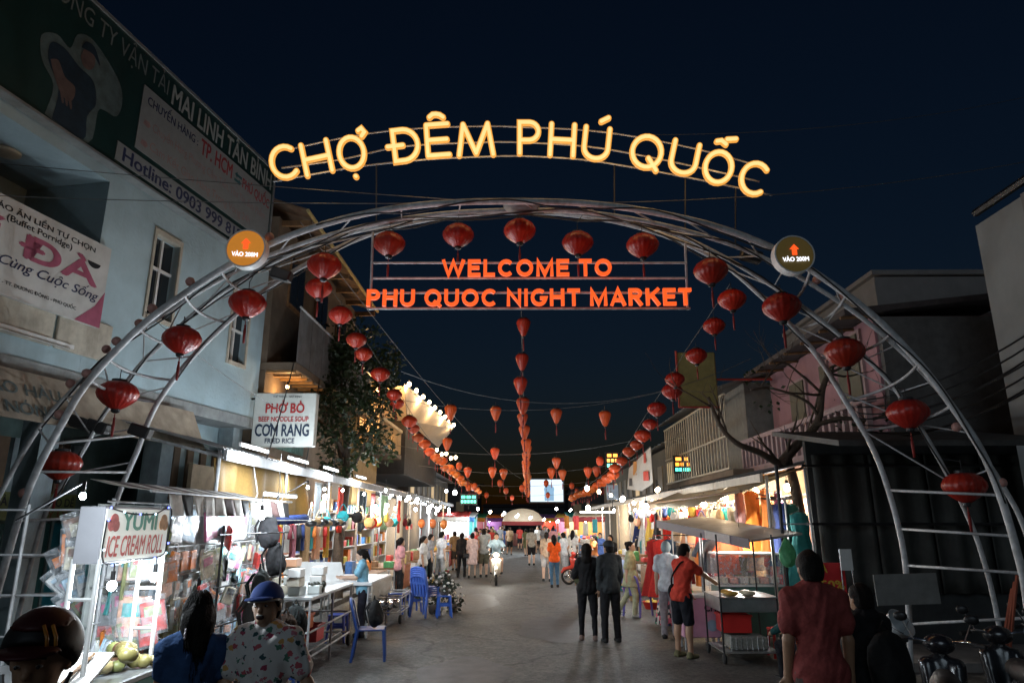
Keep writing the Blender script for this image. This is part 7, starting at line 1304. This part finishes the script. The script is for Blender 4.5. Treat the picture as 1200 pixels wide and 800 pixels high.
# ================================================================== SCOOTERS
def scooter(label, loc, rz_, c, lit=False, res=.022, group='scooters'):
    t = thing('scooter', label, 'scooter', loc, rz_, group); pm = mat('scooter_paint', c, .25, obj=True, var=.04, coat=.6)
    for y in (-.62, .6):
        w_ = MB().lathe([(.03, -.03), (.06, -.045), (.06, .045), (.03, .03)], 14, (0, y, .27), axis=Matrix.Rotation(R(90), 3, 'Y')).build('wheel', CHROME, t, True)
        MB().lathe([(.2, -.035), (.255, -.04), (.272, 0), (.255, .04), (.2, .035), (.2, -.035)], 26, (0, y, .27), axis=Matrix.Rotation(R(90), 3, 'Y'), cap=False).build('tyre', RUBBER, w_, True)
        MB().lathe([(.17, -.03), (.2, -.035), (.2, .035), (.17, .03), (.17, -.03)], 26, (0, y, .27), axis=Matrix.Rotation(R(90), 3, 'Y'), cap=False).build('rim', CHROME, w_, True)
        for k in range(5): a = k * 1.2566; MB().tube([(0, y, .27), (0, y + .18 * math.cos(a), .27 + .18 * math.sin(a))], .016, 5).build('spoke', CHROME, w_)
    solid_obj('body', [C(V(0, .05, .36), V(0, .55, .46), .1, .12, .08), C(V(0, .15, .58), V(0, .72, .68), .11, .07, .1), C(V(0, -.2, .3), V(0, .1, .34), .09, .1, .08)], res, pm, t, c)
    solid_obj('leg_shield', [C(V(-.1, -.38, .42), V(-.12, -.46, .78), .06, .07, .06), C(V(.1, -.38, .42), V(.12, -.46, .78), .06, .07, .06), C(V(0, -.42, .4), V(0, -.5, .82), .07, .08, .06)], res, pm, t, c)
    solid_obj('front_fender', [C(V(0, -.78, .5), V(0, -.5, .56), .05, .07, .05), C(V(0, -.86, .4), V(0, -.78, .5), .04, .05, .04)], res, pm, t, c)
    solid_obj('seat', [C(V(0, .05, .74), V(0, .68, .78), .1, .09, .05), C(V(0, .3, .73), V(0, .6, .77), .12, .1, .05)], res, mat('seat_vinyl', (.012, .012, .013), .5), t, None, [(V(0, 0, .70), V(0, 0, -1.))])
    MB().tube([(-.03, -.62, .27), (-.05, -.52, .6), (0, -.44, .92)], .025, 7).build('fork', CHROME, t); 
    hb2 = MB().tube(crom([(-.34, -.3, .98), (-.2, -.4, 1.0), (0, -.43, .97), (.2, -.4, 1.0), (.34, -.3, .98)], 4), .014, 7).build('handlebar', CHROME, t, True)
    for s_ in (-1, 1):
        MB().tube([(s_ * .25, -.37, .99), (s_ * .35, -.29, .98)], .02, 7).build('grip', RUBBER, hb2); MB().tube([(s_ * .2, -.39, 1.0), (s_ * .27, -.4, 1.16)], .007, 5).build('mirror_stalk', CHROME, hb2)
        MB().ball((s_ * .28, -.4, 1.19), .055, 10, (1.1, .3, .8)).build('mirror', BLACKP, hb2, True)
    solid_obj('headlight_cowl', [El(V(0, -.46, .96), (.13, .1, .09), None, .03)], res, pm, t, c)
    MB().ball((0, -.54, .95), .07, 12, (1.1, .5, .85)).build('headlight', glow('headlight_on', (1., .95, .85), 40) if lit else mat('lens', (.5, .5, .5), .1), t, True)
    MB().ball((0, .79, .66), .045, 10, (1.3, .5, .8)).build('tail_light', mat('tail_red', (.3, .01, .01), .3), t, True)
    MB().tube([(.13, .1, .26), (.15, .5, .3), (.16, .78, .36)], [.025, .05, .045], 9).build('exhaust', CHROME, t, True)
    MB().tube([(-.1, .0, .26), (-.2, .06, .02)], .012, 6).build('side_stand', CHROME, t)
    if lit:
        L = bpy.data.lights.new('headlight_beam', 'POINT'); L.energy = 60; L.color = (1., .95, .85); L.shadow_soft_size = .06; o = bpy.data.objects.new('headlight_beam', L); col.objects.link(o); o.parent = t; o.location = (0, -.68, .95)
    return t
# ================================================================== PEOPLE
OL, SK, LT = (.34, .19, .115), (.42, .25, .16), (.55, .36, .26)
PI = math.pi
# person in a helmet close to the camera
hp, inf = person('person in black helmet with red and yellow marks, lower left corner', (-1.63, 2.5, 0), .25, 1.70, .014, OL, ('jacket', (.018, .017, .018)), ('trousers', (.02, .02, .025)), None, nod=.12, face=True)
H_ = inf['H']; hl = thing('helmet', 'black motorcycle helmet with red and yellow flashes on the near rider', 'helmet', hp.location, .25)
cutp = [(H_(0, -.05, .035), inf['RM'] @ nz(V(0, -.62, -.78))), (H_(0, 0, -.06), inf['RM'] @ V(0, 0, -1.))]
solid_obj('shell', [El(H_(0, .012, .035), (.118, .135, .13), inf['RM'], .02)], .011, mat('helmet_black', (.010, .009, .010), .55, var=.05, spec=.3), hl, None, cutp)
solid_obj('peak', [El(H_(0, -.115, .055), (.1, .075, .014), inf['RM'], .02)], .01, mat('helmet_red', (.05, .005, .007), .55, spec=.3), hl, None)
for s_, c in ((.035, (.4, .15, .02)), (.06, (.45, .18, .02))):
    MB().tube([H_(s_, -.1, .13), H_(s_ + .02, -.122, .1), H_(s_ + .025, -.13, .075)], .006, 6).build('flash_mark', PLAST, hl, True, c)
solid_obj('red_panel', [El(H_(0, .0, .05), (.112, .13, .119), inf['RM'], .02)], .011, MATS['helmet_red'], hl, None, [(H_(0, 0, .11), inf['RM'] @ V(0, 0, -1.))])
for s_ in (-1, 1): MB().tube([H_(s_ * .1, -.01, -.04), H_(s_ * .08, -.04, -.1), H_(0, -.06, -.13)], .007, 5).build('chin_strap', WHITE if s_ < 0 else BLACKP, hl)
# girl seen from behind
gp_, inf = person('dark haired girl in blue top with flower in hair, seen from behind', (-1.97, 4.4, 0), PI + .35, 1.6, .013, OL, ('puff', (.03, .07, .17)), ('trousers', (.03, .03, .04)), 'long', female=True, turn=.35, armR=((-.16, -.1, -1), (.0, -.6, -.6)), armL=((.16, -.05, -1), (.0, -.4, -.8)), fingers=True)
H_ = inf['H']; fw = thing('hair_flower', 'small white flower clip in the dark haired girl hair', 'hair clip', gp_.location, PI + .35)
for k in range(5): a = k * 1.2566; MB().ball(V(*H_(.085, .10, -.10)) + .02 * V(0, math.cos(a), math.sin(a)), .013, 8, (.5, 1, 1)).build('petal', PLAST, fw, True, (.8, .7, .75))
rh = random.Random(8); st = MB()
for k in range(480):
    a = rh.uniform(-2.2, 2.2); r0 = rh.uniform(.3, 1.); L_ = rh.uniform(.75, 1.15)
    p0 = V(.085 * math.sin(a) * r0, .02 + .1 * math.cos(a) * r0, .13 * math.sqrt(max(0, 1 - r0 * r0)) + .02); p1 = V(.094 * math.sin(a), .018 + .108 * math.cos(a), -.0); p2 = V(.088 * math.sin(a), .05 + .085 * math.cos(a), -.14 * L_); p3 = V(.065 * math.sin(a) + rh.uniform(-.02, .02), .085 + .05 * math.cos(a) + rh.uniform(-.02, .02), -.33 * L_)
    if math.cos(a) < -.25: continue
    st.tube(crom([H_(*p0), H_(*p1), H_(*p2), H_(*p3)], 4), [.0021 * (1 - .5 * i / 12) for i in range(13)], 4)
o = st.build('hair_strands', HAIR, gp_, True); o['kind'] = 'stuff'
# laughing man in patterned shirt
pm_ = bpy.data.materials.new('fruit_print'); pm_.use_nodes = True; n_ = pm_.node_tree.nodes; l_ = pm_.node_tree.links; tcn = n_.new('ShaderNodeTexCoord'); mp_ = n_.new('ShaderNodeMapping'); mp_.inputs['Scale'].default_value = (21, 21, 25); mp_.inputs['Rotation'].default_value = (.2, .5, .4); l_.new(tcn.outputs['Object'], mp_.inputs['Vector']); dn = n_.new('ShaderNodeTexNoise'); dn.inputs['Scale'].default_value = 2.2; l_.new(mp_.outputs[0], dn.inputs['Vector']); av = n_.new('ShaderNodeVectorMath'); av.operation = 'MULTIPLY_ADD'; av.inputs[1].default_value = (.9, .9, .9); l_.new(dn.outputs['Color'], av.inputs[0]); l_.new(mp_.outputs[0], av.inputs[2]); vo = n_.new('ShaderNodeTexVoronoi'); vo.inputs['Scale'].default_value = 1.; vo.inputs['Randomness'].default_value = .8; l_.new(av.outputs[0], vo.inputs['Vector'])
crr = n_.new('ShaderNodeValToRGB'); sp_ = n_.new('ShaderNodeSeparateColor'); l_.new(vo.outputs['Color'], sp_.inputs[0]); l_.new(sp_.outputs[0], crr.inputs[0]); crr.color_ramp.interpolation = 'CONSTANT'
for pos, c in ((0., (.5, .1, .12)), (.2, (.03, .08, .09)), (.4, (.6, .33, .1)), (.6, (.35, .05, .1)), (.75, (.08, .2, .14)), (.9, (.55, .2, .25))):
    e = crr.color_ramp.elements.new(pos) if pos > 0 else crr.color_ramp.elements[0]; e.color = (*c, 1)
th = n_.new('ShaderNodeMath'); th.operation = 'LESS_THAN'; th.inputs[1].default_value = .42; l_.new(vo.outputs['Distance'], th.inputs[0]); mxn = n_.new('ShaderNodeMix'); mxn.data_type = 'RGBA'; mxn.inputs[6].default_value = (.66, .63, .6, 1); l_.new(th.outputs[0], mxn.inputs['Factor']); l_.new(crr.outputs[0], mxn.inputs[7]); l_.new(mxn.outputs[2], n_['Principled BSDF'].inputs['Base Color']); n_['Principled BSDF'].inputs['Roughness'].default_value = .85
lm, inf = person('laughing man in fruit patterned shirt and blue cap', (-1.54, 4.45, 0), -.12, 1.65, .012, SK, ('tee', (.6, .6, .6)), ('shorts', (.05, .09, .16)), 'short', tilt=-.06, turn=.1, lean=(-.03, 0), armR=((-.28, 0, -1), (-.05, -.15, -1)), armL=((.42, .15, -1), (.1, -.1, -1)), face='laugh', fingers=True, topm=pm_)
H_ = inf['H']; cp = thing('baseball_cap', 'blue baseball cap worn by the laughing man', 'cap', lm.location, -.12)
CAPB = mat('cap_blue', (.02, .06, .25), .8, var=.15, scale=20)
solid_obj('crown', [El(H_(0, .01, .035), (.098, .116, .105), inf['RM'], .02)], .01, CAPB, cp, None, [(H_(0, 0, .035), inf['RM'] @ V(0, -.12, -1.))])
solid_obj('visor', [El(H_(0, -.125, .048), (.085, .065, .012), inf['RM'], .02)], .009, CAPB, cp, None)
MB().tube([H_(.095 * math.sin(a), -.02 - .1 * math.cos(a), .037 - .004) for a in [R(-80 + 16 * k) for k in range(11)]], .007, 6).build('white_piping', WHITE, cp, True)
# girl in blue at the table
person('girl in light blue shirt working at the white table', (-2.95, 13.4, 0), R(-80) - .2 if 0 else R(-75), 1.52, .017, LT, ('tee', (.2, .42, .55)), ('trousers', (.02, .02, .03)), 'pony', female=True, nod=.3, lean=(0, -.08), armR=((-.1, -.5, -1), (.1, -1, .05)), armL=((.1, -.5, -1), (-.1, -1, .05)), fingers=True)
# couple in black
person('woman in black hood and black clothes standing mid street', G(690, 750), PI - .15, 1.62, .016, OL, ('hoodie', (.012, .012, .013)), ('leggings', (.012, .012, .014)), 'hood', HAIR, female=True, fat=1.08, armR=((-.35, -.1, -1), (.35, -.9, -.2)), armL=((.4, -.1, -1), (-.3, -.9, -.1)), legR=((-.06, 0, -1), (-.02, .03, -1)), legL=((.06, 0, -1), (.03, .03, -1)), shoes=(.2, .14, .12))
mc, inf = person('man in dark grey jacket and cap standing mid street', G(717, 752), PI + .25, 1.68, .016, OL, ('jacket', (.035, .04, .042)), ('trousers', (.014, .014, .016)), 'short', turn=.4, armR=((-.12, 0, -1), (.1, -.3, -1)), armL=((.12, 0, -1), (-.05, -.25, -1)), legR=((-.05, -.03, -1), (-.03, .05, -1)), legL=((.08, .02, -1), (.03, .05, -1)), fingers=True)
H_ = inf['H']; cp = thing('baseball_cap', 'dark cap worn by the man in dark grey jacket', 'cap', mc.location, PI + .25); CAPD = mat('cap_dark', (.02, .025, .03), .8)
solid_obj('crown', [El(H_(0, .01, .035), (.098, .116, .1), inf['RM'], .02)], .013, CAPD, cp, None, [(H_(0, 0, .035), inf['RM'] @ V(0, -.12, -1.))]); solid_obj('visor', [El(H_(0, -.125, .045), (.085, .065, .014), inf['RM'], .02)], .012, CAPD, cp, None)
# woman in pale green walking
person('woman in pale green suit walking by the clothes stall', G(741, 722), R(70), 1.6, .017, LT, ('tunic', (.42, .42, .26)), ('trousers', (.42, .42, .27)), 'bun', female=True, legR=((0, -.3, -1), (0, .1, -1)), legL=((0, .28, -1), (0, .6, -1)), armR=((-.1, .25, -1), (0, 0, -1)), armL=((.1, -.2, -1), (0, -.35, -1)), fingers=True, shoes=(.5, .48, .42))
# men at the grill cart
person('man in red shirt and black shorts reaching over the grill cart', G(803, 770), R(120), 1.68, .014, SK, ('tee', (.5, .05, .03)), ('shorts', (.012, .013, .018)), 'short', lean=(0, -.16), nod=.35, turn=-.1, armL=((.1, -.3, -1), (-.2, -.6, -.8)), armR=((-.12, -.85, -.55), (.0, -.9, -.5)), legR=((-.06, -.05, -1), (-.02, .03, -1)), legL=((.06, .02, -1), (.03, .04, -1)), fingers=True, shoes=(.16, .15, .08))
sbg = thing('sling_bag', 'black sling bag on the back of the man in red', 'bag', G(803, 770), R(120)); solid_obj('pouch', [El(V(.2, .0, .95), (.05, .09, .12), None, .03)], .015, CLOTH, sbg, (.01, .01, .011), (), .004)
MB().tube(crom([V(.19, .02, 1.02), V(.08, .1, 1.2), V(-.08, .02, 1.42), V(-.02, -.2, 1.3), V(.17, -.12, 1.05)], 5), .014, 6).build('strap', CLOTH, sbg, True, (.01, .01, .011))
person('grey haired person in white shirt behind the man in red', G(786, 748), PI - .4, 1.66, .017, LT, ('tee', (.62, .66, .7)), ('trousers', (.3, .28, .3)), 'short', mat('grey_hair', (.2, .25, .27), .6), nod=.2)
# near man in dull red tee and his dark companion
person('tall man in dull red tee seen from behind at lower right', (2.22, 5.55, 0), PI - .05, 1.8, .012, OL, ('tee', (.26, .055, .05)), ('trousers', (.1, .07, .06)), 'short', turn=.12, nod=.1, armR=((-.16, 0, -1), (-.02, -.2, -1)), armL=((.14, .0, -1), (.02, -.25, -1)), fingers=True)
person('person in black with bag beside the tall man in red tee', (2.68, 5.75, 0), PI + .3, 1.55, .014, OL, ('hoodie', (.012, .012, .013)), ('trousers', (.012, .012, .013)), 'short', fat=1.1)
backpack('black backpack worn by the person in black at lower right', Vector((2.72, 5.52, 1.02)), (.012, .012, .012), 1.1, .15)
# seated people at right
sit = dict(legR=((-.12, -1, -.05), (0, .05, -1)), legL=((.12, -1, -.05), (0, .05, -1)))
person('person in dark green crouched on low stool by the grill cart', (3.85, 9.9, 0), PI + .5, 1.6, .016, OL, ('jacket', (.012, .06, .06)), ('trousers', (.012, .012, .015)), 'short', pelz=.46, lean=(0, -.3), nod=.4, armR=((-.15, -.6, -.8), (.2, -.8, -.4)), armL=((.15, -.6, -.8), (-.2, -.8, -.4)), **sit)
stool('dark stool under the person in dark green', (3.85, 9.9, -.07), (.03, .03, .04))
person('brown haired woman seated on purple chair facing the clothes', (5.05, 14.25, .12), PI + .1, 1.55, .018, SK, ('tee', (.02, .02, .022)), ('trousers', (.03, .03, .03)), 'long', HAIRB, female=True, pelz=.54, **sit)
# the lit scooter and its rider
sc_l = G(581, 684); scooter('scooter with dazzling headlight riding toward the camera', sc_l, .05, (.45, .4, .32), True)
person('rider in pale blue shirt on the scooter with headlight', sc_l + Vector((0, .3, 0)), .05, 1.66, .018, SK, ('tee', (.45, .6, .66)), ('shorts', (.3, .3, .3)), 'short', pelz=.9, lean=(0, -.1), armR=((-.45, -.6, -.7), (.1, -1, -.1)), armL=((.45, -.6, -.7), (-.1, -1, -.1)), legR=((-.22, -1, -.15), (0, -.1, -1)), legL=((.22, -1, -.15), (0, -.1, -1)))
# parked red scooter and child
ks = G(684, 686); scooter('red and white scooter parked at the right side of street', ks + Vector((.15, .6, 0)), R(-75), (.6, .06, .04)); person('person in orange top sitting on the red parked scooter', ks + Vector((.45, .65, 0)), R(-75), 1.5, .02, SK, ('tee', (.8, .3, .1)), ('shorts', (.2, .2, .22)), 'pony', female=True, pelz=.9, armR=((-.35, -.5, -.7), (.1, -1, -.1)), armL=((.35, -.5, -.7), (-.1, -1, -.1)), legR=((-.22, -1, -.2), (0, .1, -1)), legL=((.22, -1, -.2), (0, .1, -1)))
person('small child in dark clothes beside the red scooter', G(681, 708), PI, 1.0, .02, SK, ('hoodie', (.06, .07, .04)), ('trousers', (.02, .02, .02)), 'short', legR=((-.05, -.3, -1), (0, .3, -1)))
# dark scooters at lower right
for i, (x, y, rz_, c) in enumerate(((3.6, 6.4, PI - .5, (.015, .015, .018)), (4.55, 6.9, PI - .35, (.02, .02, .022)), (5.35, 7.3, PI - .3, (.03, .01, .01)), (2.95, 7.2, PI - .6, (.02, .02, .025)))): scooter('dark parked scooter at lower right, %s' % ('second from left', 'third from left', 'rightmost', 'leftmost')[i], (x, y, 0), rz_, c, group='dark parked scooters')
# people further down the street
FAR = [('vendor in white shirt and checked trousers at left stall', 516, 684, PI - .9, 1.68, ('tee', (.65, .67, .7)), ('trousers', (.3, .3, .3)), 'short', LT, 0), ('man in brown patterned shirt by the left stalls', 532, 668, PI + .4, 1.6, ('tee', (.2, .13, .07)), ('shorts', (.06, .05, .04)), 'short', SK, 0),
       ('woman in black outfit walking away on the left', 540.5, 676, PI - .2, 1.6, ('longsleeve', (.015, .015, .017)), ('trousers', (.015, .015, .017)), 'bun', SK, 1), ('woman in pale pink dress with black handbag', 553, 677, PI, 1.6, ('dress', (.6, .45, .42)), (None, None), 'bun', LT, 1),
       ('man in grey tank top and olive shorts on the left', 566.5, 676, PI + .1, 1.74, ('sleeveless', (.36, .38, .36)), ('shorts', (.13, .12, .08)), 'short', LT, 0), ('man in grey shirt and black shorts in mid street', 623, 662, PI, 1.72, ('tee', (.34, .32, .28)), ('shorts', (.015, .015, .018)), 'short', LT, 0),
       ('woman in orange shirt and blue jeans walking away', 650, 688, PI + .1, 1.6, ('tee', (.85, .12, .02)), ('leggings', (.07, .15, .25)), 'long', SK, 1), ('woman in beige top beside the woman in orange', 641, 681, PI - .1, 1.64, ('tee', (.5, .36, .25)), ('shorts', (.4, .38, .36)), 'pony', LT, 1),
       ('woman in white tee by the red scooter', 672, 672, PI - .5, 1.62, ('tee', (.66, .66, .64)), ('trousers', (.02, .02, .025)), 'long', SK, 1), ('man in light shirt at the far right stall', 661, 676, PI + .8, 1.6, ('tee', (.5, .52, .52)), ('trousers', (.3, .3, .3)), 'short', SK, 0)]
for (lab, px, py, rz_, h_, tp, lw, hr, sk, fem) in FAR:
    st = .12 if hash(lab) % 1 == 0 else 0; d = random.uniform(-.15, .15); person(lab, G(px, py), rz_, h_, .021, sk, tp, lw, hr, female=bool(fem), legR=((-.04, -.1 + d, -1), (-.01, .06, -1)), legL=((.04, .1 + d, -1), (.01, .25, -1)), group='people in the street')
hb3 = G(553, 677); t = thing('handbag', 'small black handbag carried by the woman in pale dress', 'bag', hb3 + Vector((-.22, -.15, .72))); MB().box((0, 0, .08), (.22, .1, .17), bev=.03).build('pouch', BLACKP, t); MB().tube([(-.08, 0, .16), (0, 0, .5), (.08, 0, .16)], .008, 5).build('strap', BLACKP, t)
rc = random.Random(77); CT = ['white', 'black', 'red', 'grey', 'blue', 'tan', 'pink', 'olive']; CC = [(.62, .62, .6), (.02, .02, .022), (.5, .06, .05), (.25, .25, .26), (.08, .14, .35), (.45, .33, .22), (.6, .3, .32), (.14, .15, .08)]
crowd = []
for i in range(26): Y = rc.uniform(33, 56); crowd.append((rc.uniform(-2.6, 2.6) if abs(rc.uniform(-1, 1)) < 2 else 0, Y))
for i, (x, Y) in enumerate(sorted(crowd, key=lambda q: q[1])):
    k = rc.randrange(8); k2 = (1, 3, 4, 7)[rc.randrange(4)]; fem = rc.random() < .45
    person('far walker in %s top, %s nearest in the crowd' % (CT[k], ORD[i]), (x, Y, 0), PI * rc.choice((0, 1)) + rc.uniform(-.4, .4), rc.uniform(1.52, 1.75), .03, rc.choice((OL, SK, LT)), ('tee', CC[k]), (rc.choice(('trousers', 'shorts')), CC[k2]), rc.choice(('long', 'pony', 'bun')) if fem else 'short', female=fem, legR=((-.04, -.15, -1), (-.01, .1, -1)), legL=((.04, .12, -1), (.01, .3, -1)), group='far crowd')
for i, (px, Y, side) in enumerate(((497, 21, -1), (505, 24, -1), (470, 19, -1), (715, 23, 1), (703, 27, 1), (866, 14.5, 1), (905, 13.6, 1))):
    k = (i * 3) % 8; p = A(px, 620, Y); person('stall keeper in %s top among the %s stalls, %s' % (CT[k], 'left' if side < 0 else 'right', ('near', 'middle', 'nearest', 'near', 'far', 'at the lit case', 'at the corner')[i]), (p.x, Y, .12 if i > 4 else 0), R(90) * (1 if side < 0 else -1) + .3 * i, 1.6, .022, SK, ('tee', CC[k]), ('trousers', CC[1]), 'short' if i % 2 else 'pony', female=i % 2 == 0, group='stall keepers')
